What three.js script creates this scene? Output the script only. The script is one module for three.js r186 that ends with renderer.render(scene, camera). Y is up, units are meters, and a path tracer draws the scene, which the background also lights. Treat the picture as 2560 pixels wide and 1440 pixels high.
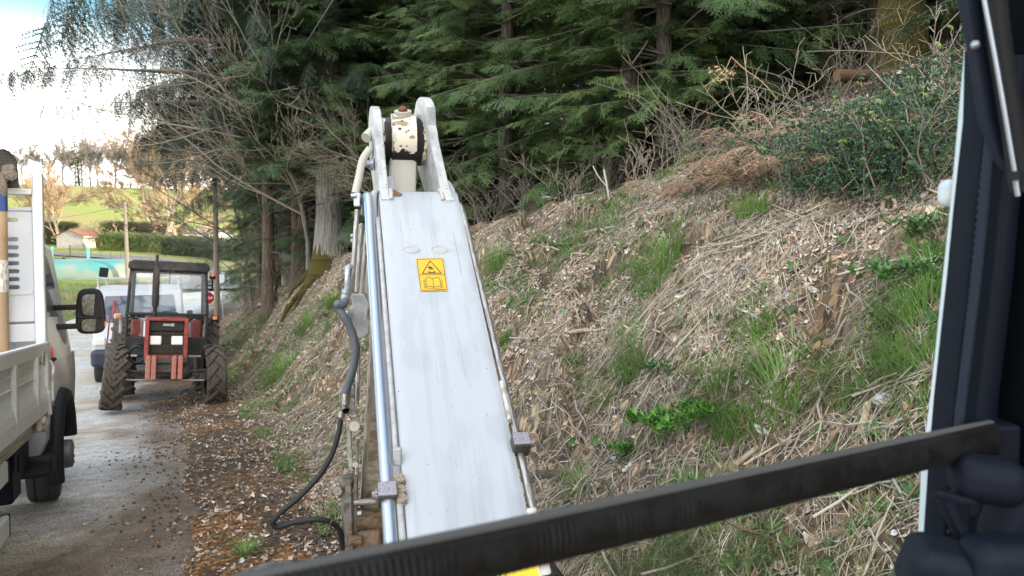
import * as THREE from 'three';
import { mergeGeometries, toCreasedNormals } from 'three/addons/utils/BufferGeometryUtils.js';
import { RoundedBoxGeometry } from 'three/addons/geometries/RoundedBoxGeometry.js';
import { MarchingCubes } from 'three/addons/objects/MarchingCubes.js';

// ------------------------------------------------------------------ camera, sky, sun
const V = (x, y, z) => new THREE.Vector3(x, y, z);
const { clamp, lerp, smoothstep } = THREE.MathUtils;
const FPX = 1850, EYE = 2.0, PITCH = Math.atan(110 / FPX);
const scene = new THREE.Scene();
const camera = new THREE.PerspectiveCamera(2 * Math.atan(720 / FPX) * 180 / Math.PI, 16 / 9, 0.04, 3000);
camera.position.set(0, EYE, 0);
camera.rotation.x = -PITCH;
camera.focus = 3.4; camera.userData.fStop = 6.5;
const renderer = new THREE.WebGLRenderer({ antialias: true });
renderer.toneMapping = THREE.LinearToneMapping;
renderer.toneMappingExposure = 3.9;
renderer.shadowMap.enabled = true;

function rng(a) { return () => { a = (a + 0x6d2b79f5) | 0; let t = Math.imul(a ^ (a >>> 15), 1 | a); t = (t + Math.imul(t ^ (t >>> 7), 61 | t)) ^ t; return ((t ^ (t >>> 14)) >>> 0) / 4294967296; }; }
const hash = (x, y, z = 0) => { let h = Math.imul(x, 374761393) + Math.imul(y, 668265263) + Math.imul(z, 1274126177); h = Math.imul(h ^ (h >>> 13), 1274126177); return ((h ^ (h >>> 16)) >>> 0) / 4294967296; };
function vnoise(x, y, z = 0, per = 0) {                       // value noise 0..1, periodic when per > 0
  const ix = Math.floor(x), iy = Math.floor(y), fx = x - ix, fy = y - iy, sx = fx * fx * (3 - 2 * fx), sy = fy * fy * (3 - 2 * fy);
  const w = per ? (n) => ((n % per) + per) % per : (n) => n;
  const a = hash(w(ix), w(iy), z), b = hash(w(ix + 1), w(iy), z), c = hash(w(ix), w(iy + 1), z), d = hash(w(ix + 1), w(iy + 1), z);
  return a + (b - a) * sx + (c - a) * sy + (a - b - c + d) * sx * sy;
}
function fbm(x, y, oct = 4, z = 0, per = 0) { let s = 0, a = 0.5, n = 0; for (let i = 0; i < oct; i++) { s += a * vnoise(x, y, z + i * 17, per); n += a; a *= 0.5; x *= 2; y *= 2; per *= 2; } return s / n; }

const SUN_AZ = 116 * Math.PI / 180, SUN_EL = 15 * Math.PI / 180;
const sunDir = V(Math.sin(SUN_AZ) * Math.cos(SUN_EL), Math.sin(SUN_EL), -Math.cos(SUN_AZ) * Math.cos(SUN_EL));
{
  const W = 1024, H = 512, data = new Float32Array(W * H * 4);
  for (let j = 0; j < H; j++) for (let i = 0; i < W; i++) {
    const el = ((j + 0.5) / H - 0.5) * Math.PI, az = ((i + 0.5) / W - 0.5) * 2 * Math.PI;
    const x = Math.cos(az) * Math.cos(el), y = Math.sin(el), z = Math.sin(az) * Math.cos(el);
    let r, g, b;
    if (y > -0.02) {
      const yy = Math.max(y, 0), k = 1.1 / (yy + 0.22);
      const c = fbm(x * k + 51.8, z * k + 4.1, 5, 3), cl = smoothstep(c, 0.44, 0.66);
      const hz = 1 - smoothstep(yy, 0.12, 0.29), m = Math.max(cl * 0.9, hz);
      const t = Math.pow(yy, 0.6);
      r = lerp(lerp(0.08, 0.06, t), 1.12, m); g = lerp(lerp(0.24, 0.18, t), 1.08, m); b = lerp(lerp(0.29, 0.32, t), 1.02, m);
    } else { r = 0.16; g = 0.17; b = 0.11; }
    data.set([r, g, b, 1], (j * W + i) * 4);
  }
  const t = new THREE.DataTexture(data, W, H, THREE.RGBAFormat, THREE.FloatType);
  t.mapping = THREE.EquirectangularReflectionMapping; t.magFilter = THREE.LinearFilter; t.needsUpdate = true;
  scene.background = t; scene.environment = t;
}
const sun = new THREE.DirectionalLight(new THREE.Color().setRGB(1, 0.86, 0.66), 2.5);
sun.castShadow = true; sun.shadow.mapSize.set(4096, 4096);
Object.assign(sun.shadow.camera, { left: -90, right: 90, top: 90, bottom: -90, near: 1, far: 400 });
sun.target.position.set(-5, 0, -20); sun.position.copy(sun.target.position).addScaledVector(sunDir, 180);
scene.add(sun, sun.target);

// ------------------------------------------------------------------ coordinates
// road frame: u across the road (right positive), v along it; the road leaves 25 degrees left of the view
const YAW = 25 * Math.PI / 180, CY = Math.cos(YAW), SY = Math.sin(YAW);
const wx = (u, v) => CY * u - SY * v, wz = (u, v) => -SY * u - CY * v;
const uOf = (x, z) => CY * x - SY * z, vOf = (x, z) => -SY * x - CY * z;
const cP = Math.cos(PITCH), sP = Math.sin(PITCH);
function ray(x, y) { const X = (x - 1280) / FPX, Y = (720 - y) / FPX, f = cP + Y * sP; return V(X / f, (Y * cP - sP) / f, -1); }
const px = (x, y, d) => ray(x, y).multiplyScalar(d).add(camera.position);   // the point seen at a pixel, d metres ahead
function curve(pts) {                                       // monotone cubic through [x, y] pairs
  const n = pts.length, m = [], d = [];
  for (let i = 0; i < n - 1; i++) d[i] = (pts[i + 1][1] - pts[i][1]) / (pts[i + 1][0] - pts[i][0]);
  m[0] = d[0]; m[n - 1] = d[n - 2];
  for (let i = 1; i < n - 1; i++) m[i] = d[i - 1] * d[i] <= 0 ? 0 : 2 * d[i - 1] * d[i] / (d[i - 1] + d[i]);
  return (x) => {
    if (x <= pts[0][0]) return pts[0][1];
    if (x >= pts[n - 1][0]) return pts[n - 1][1];
    let i = 0; while (x > pts[i + 1][0]) i++;
    const h = pts[i + 1][0] - pts[i][0], t = (x - pts[i][0]) / h, t2 = t * t, t3 = t2 * t;
    return pts[i][1] * (2 * t3 - 3 * t2 + 1) + h * m[i] * (t3 - 2 * t2 + t) + pts[i + 1][1] * (3 * t2 - 2 * t3) + h * m[i + 1] * (t3 - t2);
  };
}
const P = curve([[-60, 0], [3.5, 0], [5.2, -0.03], [7.5, -0.22], [13.5, -0.75], [18.5, -1.15], [24, -1.45], [34, -1.2], [45, -1.1], [70, -0.8], [100, 0.3], [122, 1.1], [150, 3.0], [200, 10.5], [252, 19], [330, 21], [900, 16]]);
const edge = curve([[-60, 0.1], [24, 0.1], [33, 1.0], [42, 2.6], [50, 4.2], [60, 5], [78, 4.6], [95, 0.5], [111, -10], [125, -24], [150, -58], [200, -130]]);  // right edge of the road
const bankAmp = curve([[-60, 1], [17, 1], [24, 0.8], [32, 0.45], [42, 0.18], [60, 0]]);
const bankW = curve([[-60, 3.2], [7, 3.2], [17, 2.2], [60, 2.2]]);
const upK = curve([[-80, 0.44], [6, 0.44], [12, 0.3], [18, 0.1], [40, 0.03], [80, 0]]);
const sideRoad = (u, v) => smoothstep(-u, 4.5, 5) * smoothstep(v, 19.5, 20) * (1 - smoothstep(v, 26.2, 26.8)) * (1 - smoothstep(-u, 60, 62));
function T(u, v) {
  let y = P(v);
  const e = edge(v), near = 1 - smoothstep(v, 34, 46);
  const ragged = (fbm(v * 1.6 + 7, u * 0.15 + 3, 4, 5) - 0.5) * 0.4;
  if (v < 52) {
    const x = u - (e - 0.1);
    const inRoad = smoothstep(x, -5.2, -4.9) * (1 - smoothstep(x + ragged, -0.22, 0.16));
    y += -0.07 * inRoad * (1 - smoothstep(v, 48, 52));
    y += near * (0.035 + 0.06 * fbm(u * 2.1, v * 2.1, 3, 11)) * smoothstep(x + ragged, -0.05, 0.5) * (1 - smoothstep(x, 3, 5));
    y += near * 0.035 * (fbm(u * 9, v * 9, 2, 12) - 0.4) * smoothstep(x + ragged, 0, 0.4) * (1 - smoothstep(x, 6, 9));
  }
  y -= 0.08 * sideRoad(u, v);
  const A = bankAmp(v), ut = 1.1 + Math.max(0, e - 0.1) + 0.35 * (fbm(v * 0.45, 2.2, 3, 21) - 0.5), w = bankW(v), x = u - ut;
  if (x > 0 && A > 0) {
    const t = Math.min(1, x / w), s = 0.62 * t + 0.38 * t * t * (3 - 2 * t);
    y += 2.55 * A * s;
    const rough = smoothstep(x, 0, 0.5) * A * near;
    y += rough * (0.42 * (fbm(u * 0.9 + 3, v * 0.7, 4, 31) - 0.5) * smoothstep(x, 0.2, 1.2) + 0.16 * (fbm(u * 2.6, v * 2.2, 3, 33) - 0.5));
    const q = fbm(u * 1.3 + 2 * fbm(u, v, 2, 35), v * 0.9, 3, 37);      // small slips and ledges
    y -= rough * 0.22 * smoothstep(q, 0.53, 0.59) * (1 - smoothstep(x, w, w + 0.6));
    if (x > w) y += upK(v) * Math.min(x - w, 36) ;
  }
  if (v > 26 && u < e - 5) y += 0.18 * (fbm(u * 0.3, v * 0.3, 3, 41) - 0.5);
  return y;
}
const gp = (u, v, lift = 0) => V(wx(u, v), T(u, v) + lift, wz(u, v));
const Txz = (x, z) => T(uOf(x, z), vOf(x, z));
const onGround = (x, y, d, lift = 0) => { const p = px(x, y, d); p.y = Txz(p.x, p.z) + lift; return p; };     // on the ground below the point d metres ahead
function hit(x, y, from = 1.5) {                             // where the sight line through a pixel meets the ground
  const r = ray(x, y), p = V(0, 0, 0);
  for (let d = from; d < 400; d += 0.01 + d * 0.002) { p.copy(r).multiplyScalar(d).add(camera.position); if (p.y < Txz(p.x, p.z)) return p; }
  return p;
}
function normalAt(x, z, e = 0.06) { return V(Txz(x - e, z) - Txz(x + e, z), 2 * e, Txz(x, z - e) - Txz(x, z + e)).normalize(); }

// ------------------------------------------------------------------ building helpers
const counts = {};
function numbered(name) { const n = counts[name] = (counts[name] ?? -1) + 1; return n ? name + '_' + String(n).padStart(3, '0') : name; }
function tag(o, label, category, group, kind) { o.userData = {}; if (label) o.userData.label = label; if (category) o.userData.category = category; if (group) o.userData.group = group; if (kind) o.userData.kind = kind; return o; }
function thing(name, label, category, pos = V(0, 0, 0), ry = 0, group, rx = 0) {
  const o = new THREE.Group(); o.name = numbered(name); o.rotation.order = 'YXZ'; o.position.copy(pos); o.rotation.set(rx, ry, 0); scene.add(o);
  return tag(o, label, category, group);
}
function shadows(m) { m.castShadow = m.receiveShadow = true; return m; }
function copyOf(root, name, label, pos, ry, scale = 1, group) {
  const c = root.clone(); c.name = numbered(name); scene.add(c); c.position.copy(pos); c.rotation.set(0, ry, 0); c.scale.setScalar(scale);
  c.userData = { ...root.userData, label }; if (group) c.userData.group = group; return c;
}
class MB {                                                   // collects surfaces and builds them as one named mesh
  constructor() { this.p = []; this.n = []; this.t = []; this.i = []; this.extra = []; }
  get c() { return this.p.length / 3; }
  vert(p, n, u = 0, v = 0) { this.p.push(p.x, p.y, p.z); this.n.push(n.x, n.y, n.z); this.t.push(u, v); return this.p.length / 3 - 1; }
  tri(a, b, c) { const n = b.clone().sub(a).cross(c.clone().sub(a)).normalize(), k = this.vert(a, n, 0, 0); this.vert(b, n, 1, 0); this.vert(c, n, 0.5, 1); this.i.push(k, k + 1, k + 2); return this; }
  quad(a, b, c, d) { const n = b.clone().sub(a).cross(d.clone().sub(a)).normalize(), w = a.distanceTo(b), h = a.distanceTo(d), k = this.vert(a, n, 0, 0); this.vert(b, n, w, 0); this.vert(c, n, w, h); this.vert(d, n, 0, h); this.i.push(k, k + 1, k + 2, k, k + 2, k + 3); return this; }
  tube(pts, r, sides = 6, cap = false) {                     // r: number or list of radii
    const N = pts.length, R = Array.isArray(r) ? r : pts.map(() => r), base = this.c;
    let x = null, along = 0; const tan = V(0, 0, 0), y = V(0, 0, 0);
    for (let i = 0; i < N; i++) {
      tan.copy(pts[Math.min(N - 1, i + 1)]).sub(pts[Math.max(0, i - 1)]).normalize();
      if (!x) x = (Math.abs(tan.y) < 0.9 ? V(0, 1, 0) : V(1, 0, 0)).cross(tan).normalize();
      x.addScaledVector(tan, -x.dot(tan)).normalize(); y.copy(tan).cross(x);
      if (i) along += pts[i].distanceTo(pts[i - 1]);
      for (let s = 0; s <= sides; s++) {
        const a = s / sides * 2 * Math.PI, n = x.clone().multiplyScalar(Math.cos(a)).addScaledVector(y, Math.sin(a));
        this.vert(pts[i].clone().addScaledVector(n, R[i]), n, s / sides * Math.max(1, Math.round(R[0] * 6.28)), along);
      }
    }
    const w = sides + 1;
    for (let i = 0; i < N - 1; i++) for (let s = 0; s < sides; s++) { const a = base + i * w + s; this.i.push(a, a + 1, a + w + 1, a, a + w + 1, a + w); }
    if (cap) for (const e of [0, N - 1]) {
      const n = pts[e].clone().sub(pts[e ? e - 1 : 1]).normalize(), c = this.vert(pts[e], n, 0.5, 0.5), o = base + e * w, k = this.c;
      for (let s = 0; s <= sides; s++) { const b = (o + s) * 3; this.vert(V(this.p[b], this.p[b + 1], this.p[b + 2]), n, 0, 0); }
      for (let s = 0; s < sides; s++) e ? this.i.push(c, k + s, k + s + 1) : this.i.push(c, k + s + 1, k + s);
    }
    return this;
  }
  cyl(a, b, r, r2 = r, sides = 16) { return this.tube([a, b], [r, r2], sides, true); }
  smooth(pts, r, sides = 8, div = 6, cap = true) { return this.tube(new THREE.CatmullRomCurve3(pts, false, 'centripetal').getPoints(div * (pts.length - 1)), r, sides, cap); }
  geo(g, m) { g = g.index ? g.toNonIndexed() : g.clone(); if (m) g.applyMatrix4(m); for (const k of Object.keys(g.attributes)) if (!['position', 'normal', 'uv'].includes(k)) g.deleteAttribute(k); if (!g.attributes.uv) g.setAttribute('uv', new THREE.BufferAttribute(new Float32Array(g.attributes.position.count * 2), 2)); g.morphAttributes = {}; this.extra.push(g); return this; }
  box(w, h, d, x, y, z, r = 0, rot) {                        // box with rounded edges r, centred at x y z
    const g = r > 0 ? new RoundedBoxGeometry(w, h, d, 2, Math.min(r, w * 0.49, h * 0.49, d * 0.49)) : new THREE.BoxGeometry(w, h, d);
    const m = new THREE.Matrix4().makeTranslation(x, y, z); if (rot) m.multiply(new THREE.Matrix4().makeRotationFromEuler(new THREE.Euler(...rot)));
    return this.geo(g, m);
  }
  prism(poly, axisA, axisB, axisN, origin, n0, n1, bevel = 0) {   // outline poly [[a, b]...] extruded along axisN from n0 to n1
    const s = new THREE.Shape(poly.map(([a, b]) => new THREE.Vector2(a, b)));
    const g = new THREE.ExtrudeGeometry(s, { depth: n1 - n0 - 2 * bevel, bevelEnabled: bevel > 0, bevelThickness: bevel, bevelSize: bevel, bevelOffset: -bevel, bevelSegments: 2, curveSegments: 12 });
    g.translate(0, 0, n0 + bevel);
    return this.geo(g, new THREE.Matrix4().makeBasis(axisA, axisB, axisN).setPosition(origin));
  }
  sweep(pts, w, d, right, fwd, c = 0.25) {                   // chamfered rectangle w by d swept along pts; right and fwd are fixed
    const W = Array.isArray(w) ? w : pts.map(() => w), D = Array.isArray(d) ? d : pts.map(() => d), k = c;
    const shape = [[-0.5 + k, -0.5], [0.5 - k, -0.5], [0.5 - k * .3, -0.5 + k * .3], [0.5, -0.5 + k], [0.5, 0.5 - k], [0.5 - k * .3, 0.5 - k * .3], [0.5 - k, 0.5], [-0.5 + k, 0.5], [-0.5 + k * .3, 0.5 - k * .3], [-0.5, 0.5 - k], [-0.5, -0.5 + k], [-0.5 + k * .3, -0.5 + k * .3]];
    const N = shape.length, pos = [], idx = [], uv = []; let al = 0;
    pts.forEach((p, i) => { if (i) al += p.distanceTo(pts[i - 1]); shape.forEach(([a, b], j) => { const q = p.clone().addScaledVector(right, a * W[i]).addScaledVector(fwd, b * D[i]); pos.push(q.x, q.y, q.z); uv.push(j / N * 2 * (W[i] + D[i]), al); }); });
    for (let i = 0; i < pts.length - 1; i++) for (let j = 0; j < N; j++) { const a = i * N + j, b = i * N + (j + 1) % N; idx.push(a, b, b + N, a, b + N, a + N); }
    for (const e of [0, pts.length - 1]) for (let j = 1; j < N - 1; j++) e ? idx.push(e * N, e * N + j, e * N + j + 1) : idx.push(0, j + 1, j);
    let g = new THREE.BufferGeometry(); g.setAttribute('position', new THREE.Float32BufferAttribute(pos, 3)); g.setAttribute('uv', new THREE.Float32BufferAttribute(uv, 2)); g.setIndex(idx);
    return this.geo(toCreasedNormals(g.toNonIndexed(), 0.7));
  }
  geometry() {
    const list = [...this.extra];
    if (this.i.length) {
      let g = new THREE.BufferGeometry(); g.setAttribute('position', new THREE.Float32BufferAttribute(this.p, 3)); g.setAttribute('normal', new THREE.Float32BufferAttribute(this.n, 3)); g.setAttribute('uv', new THREE.Float32BufferAttribute(this.t, 2)); g.setIndex(this.i);
      if (!list.length) return g; list.push(g.toNonIndexed());
    }
    return list.length === 1 ? list[0] : mergeGeometries(list);
  }
  build(name, mat, parent = scene) { const m = shadows(new THREE.Mesh(this.geometry(), mat)); m.name = parent === scene ? numbered(name) : name; parent.add(m); return m; }
}
const mb = () => new MB();
const hexBolt = (m, at, dir, r, h) => m.cyl(at, at.clone().addScaledVector(dir, h), r, r, 6);
const QX = (from, to) => new THREE.Quaternion().setFromUnitVectors(from, to);
class Inst {                                                 // collects copies of one small geometry
  constructor() { this.m = []; this.col = []; }
  add(pos, quat, scale, color) { this.m.push(new THREE.Matrix4().compose(pos, quat, typeof scale === 'number' ? V(scale, scale, scale) : scale)); this.col.push(color); }
  build(name, geo, mat, parent = scene) {
    const o = shadows(new THREE.InstancedMesh(geo, mat, this.m.length)); o.name = parent === scene ? numbered(name) : name;
    this.m.forEach((m, i) => { o.setMatrixAt(i, m); if (this.col[i]) o.setColorAt(i, this.col[i]); }); o.userData.kind = 'stuff'; parent.add(o); return o;
  }
}
const C = (r, g, b) => new THREE.Color().setRGB(r, g, b);
const jit = (R, r, g, b, k = 0.25) => { const a = 1 + (R() - 0.5) * 2 * k, h = 1 + (R() - 0.5) * k; return C(r * a * h, g * a, b * a / h); };

// ------------------------------------------------------------------ materials
function tex(w, h, fn, srgb = true) {                        // fn(x, y) in pixels -> linear r, g, b
  const d = new Uint8Array(w * h * 4), f = srgb ? (c) => 255 * (c <= 0.0031308 ? c * 12.92 : 1.055 * Math.pow(c, 1 / 2.4) - 0.055) : (c) => 255 * c;
  for (let y = 0; y < h; y++) for (let x = 0; x < w; x++) { const c = fn(x, y), o = (y * w + x) * 4; for (let k = 0; k < 3; k++) d[o + k] = clamp(f(clamp(c[k] ?? c[0], 0, 1)), 0, 255); d[o + 3] = 255; }
  const t = new THREE.DataTexture(d, w, h); t.wrapS = t.wrapT = THREE.RepeatWrapping; t.magFilter = THREE.LinearFilter; t.minFilter = THREE.LinearMipmapLinearFilter; t.generateMipmaps = true; if (srgb) t.colorSpace = THREE.SRGBColorSpace; t.needsUpdate = true; return t;
}
function rep(t, x, y) { const c = t.clone(); c.repeat.set(x, y); c.needsUpdate = true; return c; }
function mat(r, g, b, rough = 0.6, metal = 0, o = {}) { return new THREE.MeshStandardMaterial({ color: C(r, g, b), roughness: rough, metalness: metal, ...o }); }
const specks = tex(256, 256, (x, y) => { const n = fbm(x / 16, y / 16, 4, 1, 16), s = hash(x >> 1, y >> 1, 5); const a = 0.78 + 0.22 * smoothstep(n, 0.3, 0.6); return s > 0.992 ? [a * 0.35, a * 0.3, a * 0.25] : [a, a * 0.985, a * 0.96]; });
const grime = tex(256, 256, (x, y) => { const n = fbm(x / 20, y / 20, 5, 2, 12.8 | 0); const m = fbm(x / 6, y / 6, 3, 9, 42); const k = smoothstep(n * 0.7 + m * 0.3, 0.42, 0.62); return [lerp(1, 0.55, k), lerp(1, 0.47, k), lerp(1, 0.38, k)]; });
const roughT = tex(128, 128, (x, y) => { const n = fbm(x / 8, y / 8, 4, 4, 16); return [0.55 + 0.45 * n, 0.55 + 0.45 * n, 0]; }, false);
const barkT = tex(256, 256, (x, y) => { const n = fbm(x / 8, y / 32, 5, 6, 8), f = fbm(x / 5.12, y / 5.12, 3, 8, 50), k = smoothstep(n, 0.25, 0.7); return [0.35 + 0.65 * k * (0.6 + 0.4 * f), 0.34 + 0.64 * k * (0.6 + 0.4 * f), 0.33 + 0.6 * k * (0.6 + 0.4 * f)]; });
const barkB = tex(256, 256, (x, y) => { const n = fbm(x / 8, y / 32, 5, 6, 8); return [smoothstep(n, 0.25, 0.7)]; }, false);
const woodT = tex(128, 256, (x, y) => { const n = fbm(x / 4, y / 64, 4, 14, 32); return [0.7 + 0.3 * n, 0.68 + 0.3 * n, 0.64 + 0.3 * n]; });
const brushed = tex(256, 256, (x, y) => { const n = hash(0, y, 3) * 0.5 + fbm(x / 64, y / 2, 3, 15, 4) * 0.5; return [0.8 + 0.2 * n, 0.8 + 0.2 * n, 0.8 + 0.2 * n]; });
const ribT = tex(64, 16, (x) => [0.5 + 0.5 * Math.cos(x / 64 * 2 * Math.PI)], false);
const dull = (r, g, b, s) => new THREE.MeshPhysicalMaterial({ color: C(r, g, b), roughness: 0.6, specularIntensity: s });
const M = {
  white: mat(0.45, 0.46, 0.48, 0.45, 0, { map: rep(specks, 3, 3) }), whiteClean: mat(0.5, 0.515, 0.55, 0.35),
  cream: mat(0.46, 0.44, 0.39, 0.5), creamDirty: mat(0.55, 0.53, 0.48, 0.55, 0, { map: rep(grime, 1, 1) }),
  zinc: mat(0.44, 0.48, 0.56, 0.3, 0.7), plate: mat(0.36, 0.35, 0.4, 0.45, 0.5, { map: rep(grime, 2, 2) }), steel: mat(0.42, 0.41, 0.4, 0.42, 0.7, { map: rep(grime, 2, 2) }), darkSteel: mat(0.12, 0.11, 0.1, 0.55, 0.4, { map: rep(grime, 2, 2) }),
  mud: mat(0.36, 0.31, 0.25, 0.8, 0, { map: rep(grime, 2, 2) }), rubber: mat(0.014, 0.015, 0.017, 0.62), rubberGrey: mat(0.1, 0.11, 0.13, 0.55), railDusty: new THREE.MeshPhysicalMaterial({ color: C(0.013, 0.0135, 0.015), roughness: 0.6, specularIntensity: 0.5, map: rep(grime, 3, 3) }), plastic: dull(0.011, 0.0115, 0.014, 0.6),
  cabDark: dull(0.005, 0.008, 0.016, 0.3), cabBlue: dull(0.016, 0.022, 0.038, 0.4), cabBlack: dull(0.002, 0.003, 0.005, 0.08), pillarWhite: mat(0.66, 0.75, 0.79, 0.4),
  alu: mat(0.74, 0.745, 0.735, 0.42, 0.12, { map: brushed }), aluDull: mat(0.5, 0.5, 0.46, 0.5, 0.4, { map: rep(grime, 1, 1) }), red: mat(0.36, 0.06, 0.05, 0.6, 0, { map: rep(grime, 2, 2) }), salmon: mat(0.5, 0.2, 0.17, 0.7, 0, { map: rep(grime, 3, 3) }),
  black: mat(0.022, 0.021, 0.022, 0.6, 0, { map: rep(grime, 1, 1) }), tyre: mat(0.035, 0.034, 0.033, 0.85), tyreMud: mat(0.1, 0.088, 0.075, 0.95, 0, { map: rep(grime, 3, 3) }),
  amber: new THREE.MeshPhysicalMaterial({ color: C(0.85, 0.2, 0.02), roughness: 0.25, clearcoat: 0.6 }), redLens: new THREE.MeshPhysicalMaterial({ color: C(0.6, 0.03, 0.02), roughness: 0.25, clearcoat: 0.6 }),
  lamp: new THREE.MeshPhysicalMaterial({ color: C(0.75, 0.74, 0.7), roughness: 0.25, clearcoat: 1 }),
  glass: new THREE.MeshPhysicalMaterial({ color: C(0.97, 0.985, 0.99), roughness: 0.02, transmission: 1, thickness: 0, ior: 1.5, side: THREE.DoubleSide }),
  tint: new THREE.MeshPhysicalMaterial({ color: C(0.35, 0.42, 0.5), roughness: 0.03, transmission: 0.85, thickness: 0, ior: 1.5, side: THREE.DoubleSide }),
  mirror: mat(0.8, 0.82, 0.85, 0.03, 1), silver: new THREE.MeshPhysicalMaterial({ color: C(0.36, 0.375, 0.39), metalness: 0, roughness: 0.6, clearcoat: 0.12, clearcoatRoughness: 0.1 }),
  grease: mat(0.012, 0.009, 0.008, 0.35), yellow: mat(0.75, 0.52, 0.03, 0.45), wood: mat(0.4, 0.28, 0.17, 0.7, 0, { map: woodT }),
  bark: mat(0.2, 0.175, 0.15, 0.9, 0, { map: rep(barkT, 1, 0.6), bumpMap: rep(barkB, 1, 0.6), bumpScale: 0.015 }), barkPale: mat(0.36, 0.34, 0.31, 0.9, 0, { map: rep(barkT, 1, 0.5), bumpMap: rep(barkB, 1, 0.5), bumpScale: 0.006 }),
  barkBrown: mat(0.2, 0.15, 0.11, 0.9, 0, { map: rep(barkT, 1, 0.6), bumpMap: rep(barkB, 1, 0.6), bumpScale: 0.015 }), moss: mat(0.17, 0.145, 0.03, 1, 0, { map: rep(barkT, 3, 3), bumpMap: rep(barkB, 3, 3), bumpScale: 0.02 }),
  twig: mat(0.2, 0.165, 0.14, 0.9), twigPale: mat(0.4, 0.34, 0.27, 0.9), twigTan: mat(0.42, 0.31, 0.2, 0.9), pole: mat(0.24, 0.215, 0.18, 0.9, 0, { map: rep(woodT, 2, 0.4) }),
};
const leafM = (o = {}) => new THREE.MeshStandardMaterial({ color: 0xffffff, roughness: 0.75, side: THREE.DoubleSide, ...o });
M.needle = leafM({ roughness: 0.6 }); M.leaf = new THREE.MeshPhysicalMaterial({ color: 0xffffff, roughness: 0.7, side: THREE.DoubleSide, transmission: 0.3, thickness: 0 }); M.gloss = leafM({ roughness: 0.32 }); M.dry = leafM({ roughness: 0.85 });
// ------------------------------------------------------------------ the ground
function litterCanvas(size, n, seed, kind) {
  const R = rng(seed), c = document.createElement('canvas'); c.width = c.height = size; const g = c.getContext('2d');
  const im = g.createImageData(size, size);
  for (let y = 0; y < size; y++) for (let x = 0; x < size; x++) {
    const a = fbm(x / size * 16, y / size * 16, 5, seed, 16), h = hash(x, y, seed); const l = kind === 'asphalt' ? 148 + 30 * (h - 0.5) + 60 * (a - 0.5) + 120 * (vnoise(x / 3.2, y / 3.2, 7, 320) - 0.5) + 70 * (vnoise(x / 6.4, y / 6.4, 8, 160) - 0.5) : 120 + 110 * (a - 0.5) + 40 * (h - 0.5), o = (y * size + x) * 4;
    im.data[o] = l; im.data[o + 1] = l * 0.985; im.data[o + 2] = l * 0.96; im.data[o + 3] = 255;
  }
  g.putImageData(im, 0, 0);
  for (let k = 0; k < n; k++) {
    const x = R() * size, y = R() * size, l = R() < 0.45 ? 60 + 50 * R() : 140 + 100 * R(), ang = R() * 7, straw = R() < 0.5, len = straw ? 14 + 40 * R() : 5 + 13 * R();
    for (const dx of [-size, 0, size]) for (const dy of [-size, 0, size]) {
      if (x + dx < -60 || x + dx > size + 60 || y + dy < -60 || y + dy > size + 60) continue;
      g.save(); g.translate(x + dx, y + dy); g.rotate(ang); g.fillStyle = g.strokeStyle = `rgba(${l},${l * 0.95},${l * 0.87},0.85)`;
      if (straw) { g.lineWidth = 1 + 1.5 * (k % 3) * 0.5; g.beginPath(); g.moveTo(-len / 2, 0); g.quadraticCurveTo(0, len * 0.15, len / 2, 0); g.stroke(); } else { g.beginPath(); g.ellipse(0, 0, len, len * 0.5, 0, 0, 7); g.fill(); }
      g.restore();
    }
  }
  const t = new THREE.CanvasTexture(c); t.colorSpace = THREE.SRGBColorSpace; t.wrapS = t.wrapT = THREE.RepeatWrapping; t.needsUpdate = true; return t;
}
const litterT = litterCanvas(1024, 5200, 4, 'soil'), asphaltT = litterCanvas(1024, 0, 9, 'asphalt');
const greenMask = (u, v) => (1 - bare(u, v)) * smoothstep(fbm(u * 1.15 + 11, v * 0.95 + 5, 5, 51), 0.535, 0.67);
const bare = (u, v) => Math.exp(-(((u - 3.15) / 0.24) ** 2) - ((v - 2.75) / 0.7) ** 2);
const soilMask = (u, v) => Math.max(bare(u, v), smoothstep(fbm(u * 1.1 + 31, v * 0.9 + 8, 3, 53), 0.56, 0.68));
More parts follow.
